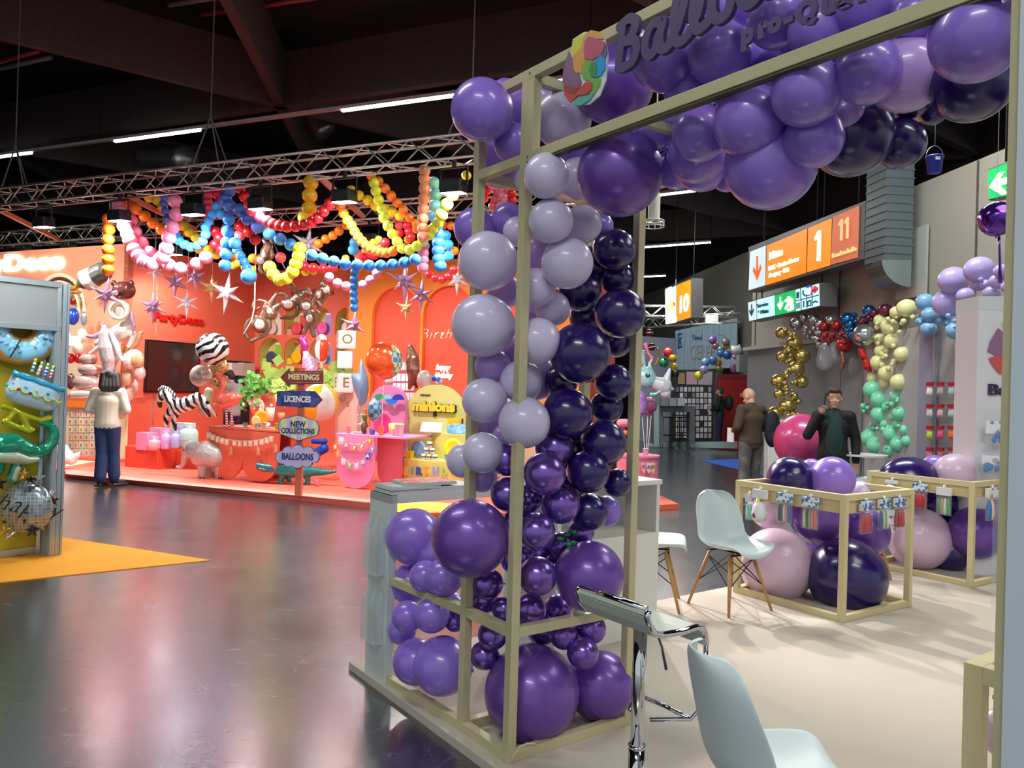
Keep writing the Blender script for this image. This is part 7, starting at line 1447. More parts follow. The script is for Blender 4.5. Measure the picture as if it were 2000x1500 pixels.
b=B(); c=c+nf(pl)*.035-V((0,0,.0)); b.sph(c,(.02,.006,.022),12,8); tag(b.build('printed_dot',mat('latex plum','#8a1f4a',.35),smooth=True),'plum dot print on the folded lemon balloon','print')
tpack(1468,965,TA,da,.06,.2,['#7fd0b8','#8fd8c4'],mat('pale header','#cfd4d8',.4),'mint balloon pack half hidden at the far left corner of the nearer table')
tpack(1686,978,TA,db,.13,.23,['#b8323a','#c03a42','#c8444a','#b03038'],hb,'pack of red balloons just right of the front leg of the nearer table')
tpack(1721,974,TA,db,.12,.22,['#2a4a9a','#e2c83a','#5aa8d8','#e8e0a0'],hb2,'pack of blue and yellow balloons on the right side of the nearer table')
tpack(1751,972,TA,db,.12,.22,['#9a2a34','#b8404a','#c05058'],hb,'pack of red balloons at the right corner of the nearer table')
tpack(1745,938,TB,da,.11,.10,['#d8dce0'],hw,'white topped pack at the left of the farther table')
tpack(1800,944,TB,da,.12,.22,['#b8242e','#c03038','#b82a34'],hb,'pack of red balloons on the left side of the farther table')
tpack(1847,952,TB,da,.12,.24,['#3aa858','#d8d8c8','#b89a6a','#5a8a5a'],hw,'pack with a green pump on the farther table')
tpack(1933,952,TB,db,.2,.28,['#3a78b8','#e8e0d8','#c84a5a','#4a9ac8'],ramp_mat('party dot print',None,None) if 'party dot print' in MC else hb,'wide party print pack on the right side of the farther table')
PJ=Pl(J0,D1)
t=thing('foil_pack','clear hanging pack of silver green foils behind the jamb edge, upper one','packet',PJ.hit(1957,1230)); 
c=Pl(V((1.30,2.0,0)),D1).hit(1962,1000); k=c.y/FPX; B().box(Pl(V((1.30,2.0,0)),D1).hit(1961,1090),(.05,.02,.27),D1).build('clear_bag',clp,t); b=B(); random.seed(2)
for i in range(14): b.sph(Pl(V((1.31,2.02,0)),D1).hit(1958+random.uniform(-4,6),1130+i*7),(.012,.01,.014),6,5)
b.build('crumpled_foil',mat('silver green foil','#8c8f7c',.2,.85),t)
t=thing('printed_pack','hanging pack with blue and green print behind the jamb edge, lower one','packet',PJ.hit(1950,1500)); P2_=Pl(V((1.16,1.86,0)),D1)
for (y0,y1,c_) in ((1328,1372,'#2f8fd8'),(1372,1392,'#e4ecf0'),(1392,1404,'#9ac83a'),(1404,1412,'#2a2a6a'),(1412,1500,'#7c8c8c')): quad([(1951-(y0-1328)*.02,y0),(1966,y0),(1966,y1),(1951-(y1-1328)*.02,y1)],P2_,.01,mat('pack print '+c_,c_,.4),'print_band',t)
# ---- shell chairs
shell=mat('white plastic shell','#ccd9dc',.38); oak=mat('light oak leg','#b98a56',.5,vary=.15,vs=30); wire=mat('black steel wire','#17181a',.4,.5)
def shell_chair(loc,ang,lab):
    t=thing('shell_chair',lab,'chair',loc,ang,'white shell chairs')       # faces +X
    prof=[(.24,.40,.15),(.245,.428,.19),(.21,.448,.22),(.10,.436,.236),(.0,.422,.24),(-.09,.424,.243),(-.155,.452,.244),(-.19,.51,.242),(-.21,.60,.236),(-.232,.70,.222),(-.25,.78,.195),(-.258,.82,.15),(-.261,.835,.08)]
    n_=14; vs=[]
    for i,(x,z,w_) in enumerate(prof):
        back=max(0,min(1,(i-4)/4)); 
        for j in range(n_+1):
            u=(j/n_*2-1); lift=abs(u)**2.6; arm=math.exp(-((i-6)/2.2)**2)*.05
            vs.append(V((x+back*(lift*.075+arm*lift),u*w_,z+(1-back)*lift*.045+arm*lift*.9)))
    b=B(); b.add(vs,[(i*(n_+1)+j,i*(n_+1)+j+1,(i+1)*(n_+1)+j+1,(i+1)*(n_+1)+j) for i in range(len(prof)-1) for j in range(n_)])
    o=b.build('seat_shell',shell,t,smooth=True,world=False); md=o.modifiers.new('t','SOLIDIFY'); md.thickness=.007; md.offset=-1; md=o.modifiers.new('s','SUBSURF'); md.levels=2; md.render_levels=2
    for sx in (-1,1):
        for sy in (-1,1): b=B(); b.cyl((sx*.10,sy*.11,.405),(sx*.205,sy*.215,0),.0155,.010,12); b.build('leg',oak,t,smooth=True,world=False)
    b=B()
    def lp(sx,sy,f): return V((sx*(.10+.105*f),sy*(.11+.105*f),.405*(1-f)))
    for s1,s2 in (((1,1),(1,-1)),((-1,1),(-1,-1)),((1,1),(-1,1)),((1,-1),(-1,-1))):
        b.cyl(lp(*s1,.08),lp(*s2,.55),.004,n=6); b.cyl(lp(*s2,.08),lp(*s1,.55),.004,n=6)
    for sx in (-1,1): b.bar(V((sx*.12,-.12,.408)),V((sx*.12,.12,.408)),.012)
    b.bar(V((-.12,0,.408)),V((.12,0,.408)),.012); b.build('wire_bracing',wire,t,world=False)
    return t
bk=onz(1390,1173,PH); frt=onz(1461,1198,PH); m_=(bk+frt)/2; a1=math.atan2((frt-bk).y,(frt-bk).x)
shell_chair(m_,a1,'white shell chair with wooden legs left of the nearer frame table')
shell_chair(V((.795,2.24,PH)),math.radians(7),'closest white shell chair, seen from behind at the bottom')
shell_chair(V((1.08,5.72,PH)),math.radians(-12),'white shell chair half hidden by the white cabinet')
shell_chair(V((3.22,6.95,PH)),math.radians(-20),'white shell chair behind the nearer frame table, mostly hidden')
# ---- bar stool
chrome=mat('polished chrome','#d6d6da',.06,1.0); pad=mat('grey white seat pad','#b9beb4',.45)
SB=V((.388,2.72,-.02)); zs=.80+PH*0
st=thing('bar_stool','chrome bar stool with a low backed grey white seat','stool',SB+D3*.13+V((0,0,PH)))
prof=[(-.015,.895),(-.02,.875),(-.005,.84),(.02,.81),(.06,.80),(.16,.795),(.23,.80),(.262,.79),(.28,.765),(.285,.73)]
b=B(); w2=.165
for (a,z),(a2,z2) in zip(prof[:-1],prof[1:]):
    p=SB+D3*a+V((0,0,z)); q=SB+D3*a2+V((0,0,z2)); d=(q-p); nn=d.cross(D1).normalized()*.009
    b.add([p-D1*w2+nn,p+D1*w2+nn,q+D1*w2+nn,q-D1*w2+nn,p-D1*w2-nn,p+D1*w2-nn,q+D1*w2-nn,q-D1*w2-nn],[(0,1,2,3),(7,6,5,4),(0,4,5,1),(1,5,6,2),(2,6,7,3),(3,7,4,0)])
b.build('seat_pad',pad,st)
b=B(); 
for sgn in (-1,1):
    pts=[SB+D3*a+V((0,0,z))+D1*(sgn*(w2+.008)) for a,z in prof]+[SB+D3*.287+V((0,0,.60))+D1*sgn*(w2+.008),SB+D3*.275+V((0,0,.50))+D1*sgn*(w2-.0),SB+D3*.26+V((0,0,.455))+D1*sgn*(w2-.03)]
    for (p,q) in zip(pts[:-1],pts[1:]): pass
    b.ring(pts[:10],.012,10)
    b.ring([pts[9]]+pts[10:]+[SB+D3*.14+V((0,0,.45))+D1*sgn*.05],.0085,10)
b.ring([SB+D3*-.015+V((0,0,.895))-D1*w2,SB+D3*-.015+V((0,0,.897)),SB+D3*-.015+V((0,0,.895))+D1*w2],.012,10)
b.ring([SB+D3*.26+V((0,0,.455))-D1*(w2-.03),SB+D3*.275+V((0,0,.45)),SB+D3*.26+V((0,0,.455))+D1*(w2-.03)],.0085,10)
b.build('tube_frame',chrome,st,smooth=True)
c=SB+D3*.13; b=B(); b.cyl(c+V((0,0,.34)),c+V((0,0,.785)),.025,n=24); b.build('upper_column',chrome,st,smooth=True)
b=B(); b.cyl(c+V((0,0,PH+.02)),c+V((0,0,.34)),.030,n=24); b.cyl(c+V((0,0,.335)),c+V((0,0,.345)),.032,n=24); b.build('lower_column',chrome,st,smooth=True)
b=B(); b.lathe([(0,.0),(.2,.0),(.2,.01),(.06,.03),(.03,.05),(0,.05)],c+V((0,0,PH)),32); b.build('base_plate',chrome,st,smooth=True)
b=B(); b.ring([c+V((0,0,.775)),c+D1*.08+V((0,0,.77)),c+D1*.105+V((0,0,.73)),c+D1*.13+V((0,0,.655))],[.004,.004,.004,.006],8); b.build('height_lever',mat('dark chrome','#5c5c62',.2,.9),st,smooth=True)
# ================================================================= grey exhibition booth at the left edge
al=mat('aluminium profile','#a9b4ba',.3,.8); hg=mat('grey header board','#8b8c8c',.55); yw=mat('olive yellow booth wall','#b5a11c',.6)
Lp=V((-4.003,6.838,0)); Ld=(onz(0,1100,0)-Lp); Ld.z=0; Ld.normalize(); Ln=V((-Ld.y,Ld.x,0)); Ln=Ln if Ln.dot(Lp)>0 else -Ln
PLf=Pl(Lp,-Ld)
bt=thing('exhibition_booth','grey aluminium booth at the left edge with header board and yellow wall','booth',Lp)
zt_=2.42
b=B(); 
for dx in (0,.045): b.bar(Lp+Ld*dx+Ln*0+V((0,0,0)),Lp+Ld*dx+V((0,0,zt_)),.036,.036)
b.bar(Lp-Ln*.0+Ld*-.03,Lp+Ld*-.03+V((0,0,zt_)),.02,.06); b.build('post',al,bt,bevel=.004)
zh=PLf.st(118,643)[1]
B().prism([Lp+Ld*.06+V((0,0,zh)),Lp+Ld*1.6+V((0,0,zh)),Lp+Ld*1.6+V((0,0,zt_-.03)),Lp+Ld*.06+V((0,0,zt_-.03))],Ln*.03).build('header_board',hg,bt)
b=B(); b.bar(Lp+Ld*.03+V((0,0,zt_-.02)),Lp+Ld*1.6+V((0,0,zt_-.02)),.04,.05); b.bar(Lp+Ld*.03+V((0,0,zh)),Lp+Ld*1.6+V((0,0,zh)),.04,.045); b.build('header_rail',al,bt,bevel=.003)
B().prism([Lp+Ln*.20+Ld*.0,Lp+Ln*.20+Ld*1.7,Lp+Ln*.20+Ld*1.7+V((0,0,zh+.1)),Lp+Ln*.2+V((0,0,zh+.1))],Ln*.03).build('back_wall',yw,bt)
B().prism([Lp+Ln*.0+Ld*.06,Lp+Ln*.2+Ld*.06,Lp+Ln*.2+Ld*.06+V((0,0,zh)),Lp+Ld*.06+V((0,0,zh))],Ld*.012).build('side_board',mat('pale booth side','#8fa0a4',.5),bt)
b=B(); b.bar(Lp+Ln*.18+Ld*.09,Lp+Ln*.18+Ld*.09+V((0,0,zh)),.03); b.bar(Lp+Ln*.18+Ld*.07+V((0,0,.04)),Lp+Ln*.18+Ld*1.6+V((0,0,.04)),.02,.06); b.build('inner_profile',al,bt)
light('AREA','booth_lamp_light',Lp+Ld*.7-Ln*.9+V((0,0,2.9)),26,(.9,.97,1),target=Lp+Ld*.5+Ln*.2+V((0,0,1.4)),size=.8)
YL=6.62
# donut
PD_=Pl(Lp+Ln*.10,-Ld)
t=thing('donut_balloon','blue iced donut balloon with sprinkles, cut by the booth header','balloon',PD_.hit(45,705))
c=PD_.hit(43,643); k=c.y/FPX; R_=44*k; x=PD_.x; N_=nf(PD_)
b=B(); b.ring([c+x*(math.cos(a)*R_)+V((0,0,math.sin(a)*R_)) for a in [2*pi*i/40 for i in range(40)]],27*k,16,closed=True)
c0=sum(b.v,V((0,0,0)))/len(b.v)
for i,p in enumerate(b.v): d=(p-c).dot(N_); b.v[i]=p-N_*(d*.45)
b.build('donut_ring',foil('caramel','#c9924a',.22,.3),t,smooth=True)
b=B(); b.ring([c+N_*(13*k*.62)+x*(math.cos(a)*R_*.98)+V((0,0,math.sin(a)*R_*.98)) for a in [2*pi*i/40 for i in range(40)]],[(19+1.6*math.sin(i*1.9))*k for i in range(40)],14,closed=True)
for i,p in enumerate(b.v): d=(p-c-N_*(13*k*.62)).dot(N_); b.v[i]=p-N_*(d*.55)
b.build('icing',foil('light blue icing','#8ccbe8',.2,.15),t,smooth=True)
b=B(); b.ring([PD_.hit(34,660)+N_*.10,PD_.hit(22,680)+N_*.11,PD_.hit(12,698)+N_*.09],.006,6); b.build('seam',mat('black sign edge',''),t)
random.seed(14)
for i in range(16):
    a=-random.uniform(.1,2.9); rr=R_*random.uniform(.75,1.25); p=c+x*math.cos(a)*rr+V((0,0,math.sin(a)*rr))+N_*(21*k*.9); th=random.uniform(0,3.1); d=(x*math.cos(th)+V((0,0,math.sin(th))))*.014; cc_=['#28306e','#c0446a','#3aa6a0','#7a4aa0'][i%4]
    B().cap(p-d,p+d,.004,.004,8).build('sprinkle',mat('sprinkle '+cc_,cc_,.4),t,smooth=True)
# cake
t=thing('cake_balloon','pale blue birthday cake balloon with four striped candles','balloon',PD_.hit(55,805))
pts=[(3,742),(12,722),(25,720),(60,732),(117,754),(119,765),(110,795),(98,806),(80,808),(40,796),(0,786),(-8,760)]
def puff(pts,pl,th,m,nm,par,off,sub=2,crease=.35):
    n=nf(pl); P_=[pl.hit(*p)+n*off for p in pts]; c=sum(P_,V((0,0,0)))/len(P_); b=B(); N=len(P_); inner=[c+(p-c)*.72+n*th*.5 for p in P_]; bk_=[c+(p-c)*.72-n*th*.5 for p in P_]
    b.add(P_+inner+[c+n*th*.62]+bk_+[c-n*th*.6],[(i,(i+1)%N,N+(i+1)%N,N+i) for i in range(N)]+[(N+i,N+(i+1)%N,2*N) for i in range(N)]+[((i+1)%N,i,2*N+1+i,2*N+1+(i+1)%N) for i in range(N)]+[(2*N+1+(i+1)%N,2*N+1+i,3*N+1) for i in range(N)])
    o=b.build(nm,m,par,smooth=True); md=o.modifiers.new('s','SUBSURF'); md.levels=sub; md.render_levels=sub; return o
puff(pts,PD_,.13,foil('cake pale blue','#a9c9e0',.25,.15),'cake_body',t,.10)
def ribbon(pts,pl,r,off,m,nm,par): b=B(); n=nf(pl); b.ring([pl.hit(*p)+n*off for p in pts],r,8); return b.build(nm,m,par,smooth=True)
ribbon([(12,726),(26,732),(38,738),(52,740),(66,748),(84,752),(98,758),(112,760)],PD_,.024,.155,foil('turquoise frosting','#2aa6d8',.18,.3),'top_frosting',t)
ribbon([(0,752),(6,762),(16,760),(24,754),(28,764),(36,768),(46,764),(50,772),(58,776),(68,771),(72,780),(80,783),(90,778),(96,786),(104,784)],PD_,.009,.178,foil('lime frosting','#c8cf3a',.25,.2),'scallop_frosting',t)
for px,py,c_ in ((13,752,'#2aa6a0'),(26,748,'#c0a0d8'),(36,760,'#9a2050'),(51,757,'#3aa6c8'),(59,768,'#243a8a'),(72,764,'#c8cf3a'),(80,774,'#b0a0c8'),(94,770,'#2a7a58'),(102,780,'#a8a0c8')): disc(px,py,3.2,PD_.hit(px,py).y,mat('dot '+c_,c_,.4),'icing_dot',t,dy=-.185,th=.008)
for i,(x0,y0,x1,y1,c_) in enumerate(((52,728,59,708,'#1f7a70'),(64,732,71,714,'#b8a8d8'),(77,736,83,717,'#2a50b0'),(88,740,93,722,'#c83a4a'))):
    n=N_; f=[PD_.hit(x0+(x1-x0)*s_/6,y0+(y1-y0)*s_/6)+n*.11 for s_ in range(7)]; o=ribbon([(x0,y0),(x1,y1)],PD_,.013,.11,foil('candle white','#dfe6ee',.3,.1),'candle',t)
    b=B(); 
    for s_ in (0,2,4): b.ring([f[s_],f[s_+1]],.0142,8)
    b.build('candle_stripe',mat('stripe '+c_,c_,.3),o,smooth=True); ribbon([(x1,y1),(x1+1,y1-4),(x1+2,y1-8)],PD_,.012,.11,foil('lime flame','#c3d83a',.2,.3),'flame',o)
# green letter and dinosaur
t=thing('letter_balloon','lime green script letter balloon between cake and dinosaur','balloon',PD_.hit(40,840))
b=B(); n=N_
for ch in ([(-5,792),(15,798),(30,806),(50,814),(70,820),(92,814)],[(-5,820),(10,826),(28,834),(48,842),(58,836)],[(20,800),(14,812),(4,822)],[(30,806),(40,822),(48,838)]): b.ring([PD_.hit(*p)+n*.10 for p in ch],.026,10)
blob('letter_body',b,foil('lime green','#a7ad14',.15,.4),t,vox=.008,sm=3)
t=thing('dinosaur_balloon','emerald green long necked dinosaur balloon with curled tail','balloon',PD_.hit(50,940))
gd=foil('emerald','#1a8a6c',.18,.35)
b=B()
def pch(pts,off=.1,s_=1):
    q=[(PD_.hit(p[0],p[1])+N_*off,p[2]*PD_.hit(p[0],p[1]).y/FPX*s_) for p in pts]
    for (a,ra),(c_,rc) in zip(q,q[1:]): b.cap(a,c_,ra,rc)
pch([(-10,870,26),(15,868,25),(40,878,20),(62,882,14),(80,876,11),(94,862,10),(98,845,9),(92,830,8),(78,826,6),(66,823,4)]); pch([(30,890,12),(20,915,10),(14,935,9)]); pch([(-10,885,14),(-12,915,12)]); blob('dinosaur_body',b,gd,t,vox=.008,sm=3)
b=B(); pch([(-10,888,14),(15,890,14),(40,896,9),(60,894,5)],.15); pch([(22,912,6),(16,932,5)],.15); blob('belly',b,foil('belly pale','#a9b8a8',.3,.3),t,vox=.008,sm=3)
b=B()
for i in range(12): b.sph(PD_.hit(50+i*4.2,868-i*1.4+ (3 if i%2 else 0))+N_*.175,(.006,.004,.006),6,5)
b.build('spots',mat('dark green dots','#0f4a3c',.3),t)
# disco ball
t=thing('mirror_ball_balloon','grey mirror tile print balloon with black happy script and star corners','balloon',PD_.hit(45,1045))
c=PD_.hit(42,988)+N_*.10; k=c.y/FPX; R_=52*k
tile=bpy.data.materials.new('mirror tile print'); tile.use_nodes=True; nt=tile.node_tree; bs_=nt.nodes['Principled BSDF']; tc=nt.nodes.new('ShaderNodeTexCoord'); br=nt.nodes.new('ShaderNodeTexBrick'); mp=nt.nodes.new('ShaderNodeMapping'); mp.inputs['Rotation'].default_value=(pi/2,.35,0)
nt.links.new(tc.outputs['Object'],mp.inputs[0]); nt.links.new(mp.outputs[0],br.inputs['Vector']); br.offset=0; br.inputs['Scale'].default_value=20; br.inputs['Color1'].default_value=lin('#6d7780'); br.inputs['Color2'].default_value=lin('#97a1a8'); br.inputs['Mortar'].default_value=lin('#c3cbd0'); br.inputs['Mortar Size'].default_value=.03; br.inputs['Brick Width'].default_value=.6; br.inputs['Row Height'].default_value=.6
nt.links.new(br.outputs['Color'],bs_.inputs['Base Color']); bs_.inputs['Metallic'].default_value=.55; bs_.inputs['Roughness'].default_value=.22
b=B(); b.sph(c,(R_,.10,R_),36,24); b.build('mirror_ball',tile,t,smooth=True)
pl_=Pl(c+N_*.12,-Ld); 
for px,py in ((62,959),(75,951),(75,962),(10,1020),(50,1018)): q=pl_.hit(px,py); b=B(); b.box(q-N_*.02,(.022,.006,.022),x,(.2,0,1)); b.build('dark_tile',mat('black sign edge',''),t)
text('happy',.20,pl_.hit(55,990)+N_*.0,(x-V((0,0,.28))).normalized(),mat('black script','#14161c',.4),'script_word',t,depth=.006,bold=-.002,shear=.4,sp=1.1,up=(.0,0,1)); ribbon([(5,968),(14,972),(24,968),(30,976)],pl_,.002,.0,mat('black script',''),'script_swash',t)
def star5(px,py,r,m,lab):
    q=pl_.hit(px,py); b=B(); P_=[q+x*(math.cos(a)*rr)+V((0,0,math.sin(a)*rr)) for a,rr in [(pi/2+i*pi/5,(r if i%2==0 else r*.42)*k) for i in range(10)]]
    for i in range(10): a=P_[i];c_=P_[(i+1)%10]; b.add([a,c_,q+N_*.03],[(0,1,2)]); b.add([c_,a,q-N_*.03],[(0,1,2)])
    b.build('corner_star',m,t)
blf=foil('black foil','#15161a',.15,.5); sf=foil('silver foil','#b9bcc0',.15,.8)
for px,py,r,m in ((75,934,14,sf),(48,926,13,goldf),(100,968,15,sf),(104,978,12,blf),(63,1036,15,blf),(80,1028,12,sf),(92,1018,10,goldf),(8,1036,12,goldf),(20,1044,12,sf),(-2,945,16,blf),(60,938,10,blf)): star5(px,py,r,m,'')
# ================================================================= people
def person(pos,ang,H_,J,look,lab,heavy=1.0,headturn=0,nod=0):
    """pos feet centre, ang heading (local +Y is forward); J overrides joints of a 1.75 m standing figure"""
    k=H_/1.75; t=thing('person',lab,'person',pos,ang)
    D=dict(pelvis=(0,0,.95),chest=(0,.0,1.28),neck=(0,-.01,1.47),head=(0,.03,1.63),shL=(-.18,0,1.41),shR=(.18,0,1.41),elL=(-.23,-.03,1.13),elR=(.23,-.03,1.13),wrL=(-.23,.05,.89),wrR=(.23,.05,.89),hiL=(-.09,0,.92),hiR=(.09,0,.92),knL=(-.10,.02,.50),knR=(.10,.02,.50),anL=(-.11,-.02,.09),anR=(.11,-.02,.09))
    D.update(J); j={a:V(b)*k for a,b in D.items()}; w_=heavy
    def hand(b,side):
        w0=j['wr'+side]; e=j['el'+side]; d=(w0-e).normalized(); curl=look.get('curl'+side,.35); 
        s_=1 if side=='R' else -1; lat=d.cross(V((0,1,0))); lat=(lat if lat.length>.2 else d.cross(V((0,0,1)))).normalized()*s_; pn=d.cross(lat).normalized(); pn=pn if pn.y>0 or abs(pn.y)<.2 else -pn
        pc=w0+d*.05*k; b.cap(w0,pc,.026*k,.030*k,10); b.cap(pc-lat*.02*k,pc+lat*.02*k,.018*k,.018*k,8)
        for i,f in enumerate((-1.5,-.5,.5,1.5)):
            L=(.058,.07,.066,.052)[i]*k; p0=pc+d*.03*k+lat*f*.017*k; p1=p0+(d*(1-curl*.4)+pn*curl*.5).normalized()*L*.55; p2=p1+(d*(1-curl)+pn*curl).normalized()*L*.5; b.cap(p0,p1,.009*k,.0085*k,8); b.cap(p1,p2,.0085*k,.007*k,8)
        p0=w0+d*.02*k-lat*.02*k; p1=p0+(d*.7-lat*.7+pn*.2).normalized()*.04*k; p2=p1+(d+pn*.3).normalized()*.03*k; b.cap(p0,p1,.012*k,.010*k,8); b.cap(p1,p2,.010*k,.008*k,8)
    b=B(); hd=j['head']; Rh=Matrix.Rotation(headturn,3,'Z')@Matrix.Rotation(-nod,3,'X')
    def hp(x,y,z): return hd+Rh@(V((x,y,z))*k)
    b.sph(hp(0,-.012,.03),(.076*k,.093*k,.098*k),20,14,Rh); b.sph(hp(0,.022,-.045),(.056*k,.066*k,.072*k),16,12,Rh); b.cap(hp(0,.095,-.005),hp(0,.108,-.032),.010*k,.014*k,8)
    for s_ in (-1,1): b.sph(hp(s_*.078,-.005,-.01),(.012*k,.022*k,.032*k),10,8,Rh); b.sph(hp(s_*.035,.075,-.03),(.022*k,.018*k,.02*k),8,6,Rh)
    b.sph(hp(0,.088,-.068),(.026*k,.012*k,.012*k),8,6,Rh); b.sph(hp(0,.075,-.10),(.028*k,.022*k,.02*k),8,6,Rh)
    b.cap(j['neck']-V((0,0,.02*k)),hp(0,-.015,-.05),.056*k,.05*k,14)
    sh=(j['shL']+j['shR'])/2
    def torso(b,g=0):
        b.cap(j['shL'],j['shR'],(.062+g)*k,(.062+g)*k); [b.sph(j['pelvis'].lerp(j['chest'],f_),((.155-.02*math.sin(pi*f_)+g)*k*w_,(.112-.01*math.sin(pi*f_)+g)*k*w_,.15*k),18,12) for f_ in [i_/12 for i_ in range(13)]]; b.cap(j['chest']+V((0,0,.08*k)),j['neck'],(.11+g*.5)*k,(.055+g*.9)*k)
    def arm(b,s_,g=0,f=1.0):
        b.cap(j['sh'+s_],j['el'+s_],(.052+g)*k*w_,(.042+g)*k*w_); b.cap(j['el'+s_],j['el'+s_].lerp(j['wr'+s_],f),(.042+g)*k*w_,(.029+g*1.0)*k)
    def leg(b,s_,g=0,f=1.0,wide=0):
        b.cap(j['hi'+s_],j['kn'+s_],(.082+g)*k*w_,(.055+g+wide*.5)*k); b.cap(j['kn'+s_],j['kn'+s_].lerp(j['an'+s_],f),(.055+g+wide*.5)*k,(.038+g+wide)*k)
    torso(b)
    for s_ in 'LR': arm(b,s_); leg(b,s_); hand(b,s_)
    body=blob('body',b,look['skin'],t,vox=.0085,sm=2,world=False)
    b=B(); torso(b,.02)
    for s_ in 'LR': arm(b,s_,.016,look.get('sleeve',.95))
    # hem
    if look.get('coat'): 
        for z in (.85,.72,.62): b.sph(V((0,0,z*k))+V((j['pelvis'].x,j['pelvis'].y,0)),(.20*k,.15*k,.10*k),16,10)
        b.sph(j['neck']+V((0,-.07*k,-.02*k)),(.12*k,.07*k,.06*k),14,10)
    blob('jacket' if look.get('coat') else 'top',b,look['top'],t,vox=.0095,sm=8,world=False)
    b=B(); b.sph(j['pelvis']-V((0,0,.03*k)),(.165*k*w_,.125*k*w_,.12*k),16,10)
    for s_ in 'LR': leg(b,s_,.014,look.get('plen',.92),look.get('wide',0))
    blob('trousers',b,look['pants'],t,vox=.0095,sm=3,world=False)
    for s_ in 'LR':
        a=j['an'+s_]; b=B(); tf=look.get('toe'+s_,V((0,1,0))); b.cap(a+V((0,0,-.02*k)),a+V((0,0,.04*k)),.048*k,.045*k); b.cap(a+V((0,0,-.045*k)),a+tf*.15*k+V((0,0,-.055*k)),.042*k,.034*k); b.box(a+tf*.06*k+V((0,0,-.078*k)),(.27*k,.095*k,.022*k),tf); blob('shoe',b,look['shoe'],t,vox=.008,sm=2,world=False)
    if look.get('hair'):
        b=B(); m_=look['hair']; st_=look.get('style','short')
        b.sph(hp(0,-.03,.055),(.086*k,.09*k,.088*k),18,12,Rh); b.sph(hp(0,-.055,.0),(.080*k,.065*k,.08*k),14,10,Rh); b.sph(hp(0,.02,.092),(.07*k,.07*k,.045*k),14,10,Rh)
        if st_=='long':
            b.sph(hp(0,-.03,.03),(.105*k,.105*k,.10*k),16,12,Rh)
            for x_ in (-.075,-.04,0,.04,.075): b.cap(hp(x_,-.05,.03),hp(x_*1.35,-.07,-.15),.062*k,.05*k); b.cap(hp(x_*1.35,-.07,-.15),hp(x_*1.2,-.07,-.21+.1*abs(x_)),.05*k,.028*k)
        blob('hair',b,m_,t,vox=.009,sm=2,world=False)
    if look.get('face'):
        for s_ in (-1,1):
            b=B(); b.sph(hp(s_*.031,.074,.004),(.013*k,.008*k,.008*k),10,8,Rh); o=b.build('eye',mat('eye white','#e8e4e0',.3),t,world=False,smooth=True); b=B(); b.sph(hp(s_*.031,.082,.004),(.006*k,.003*k,.006*k),8,6,Rh); b.build('iris',mat('dark iris','#2a1c14',.2),o,world=False,smooth=True)
            b=B(); b.ring([hp(s_*.045,.076,.022),hp(s_*.032,.083,.027),hp(s_*.018,.084,.024)],.0035*k,6); b.build('eyebrow',look['hair'] or mat('brow','#4a3a30'),t,world=False)
        b=B(); b.ring([hp(-.022,.092,-.066),hp(0,.099,-.063),hp(.022,.092,-.066)],[.003*k,.006*k,.003*k],6); b.build('lips',mat('lip','#a8685c',.5),t,world=False,smooth=True)
        if look.get('beard'): b=B(); b.sph(hp(0,.045,-.085),(.058*k,.055*k,.045*k),14,10,Rh); b.build('beard',look['beard'],t,world=False,smooth=True)
    return t,j,k
skin1=mat('light skin','#d9a88c',.5,sub=.0); skin2=mat('pale skin','#c99a82',.5); hbrown=mat('dark brown hair','#1f1512',.5,bump=.5,bs=90); hshort=mat('short brown hair','#3a2a20',.6,bump=.5,bs=90)
jean=mat('dark blue denim','#24325e',.8,bump=.3,bs=300); cream_sw=mat('cream sweatshirt','#d8cab8',.85,bump=.3,bs=200); blackb=mat('black leather','#131114',.3)
# woman at the coral platform, seen from behind
wpos=onz(206,951,0)
t,j,k=person(wpos,math.radians(8),1.70,dict(elL=(-.27,-.02,1.16),wrL=(-.15,.17,1.10),elR=(.27,-.02,1.16),wrR=(.16,.18,1.08),knL=(-.075,.03,.5),anL=(-.07,-.03,.10),anR=(.085,.10,.10),knR=(.075,.07,.51),hiL=(-.08,0,.92),hiR=(.08,0,.92)),dict(skin=skin1,top=cream_sw,pants=jean,shoe=blackb,hair=hbrown,style='long',wide=.035,plen=.86,toeL=V((.3,1,0)).normalized(),toeR=V((.7,.7,0)).normalized()),'woman in cream sweatshirt and wide dark jeans standing with her back to us',heavy=1.12,headturn=.35,nod=.3)
text('PartyDeco',.042,V((0,0,0)),(1,0,0),mat('dark print','#4a4038',.6),'back_print',None,depth=.003); o=bpy.data.objects['back_print']; Rz=Matrix.Rotation(math.radians(8),3,'Z')
pm=wpos+Rz@V((0,-.155,1.33)); o.location=(0,0,0); 
for v in o.data.vertices: v.co=(o.matrix_basis@v.co)
o.parent=t; o.location=V((0,-.158,1.33)); o['label']='small dark print on the back'
if o.parent: pass
# man behind the flamingo, head down
t,j,k=person(at(452,870,14.3).xy.to_3d()+V((0,0,.07)),math.radians(75),1.74,dict(head=(0,.10,1.60),neck=(0,.03,1.46),elL=(-.22,.05,1.15),wrL=(-.10,.26,1.10),elR=(.22,.02,1.15),wrR=(.10,.26,1.08)),dict(skin=skin1,top=mat('grey tee shirt','#9a969c',.85),pants=mat('navy trousers','#20294a',.8),shoe=blackb,hair=mat('black brown hair','#241a18',.6),sleeve=.05,face=True),'man in grey tee shirt looking down behind the coral flamingo',nod=.45)
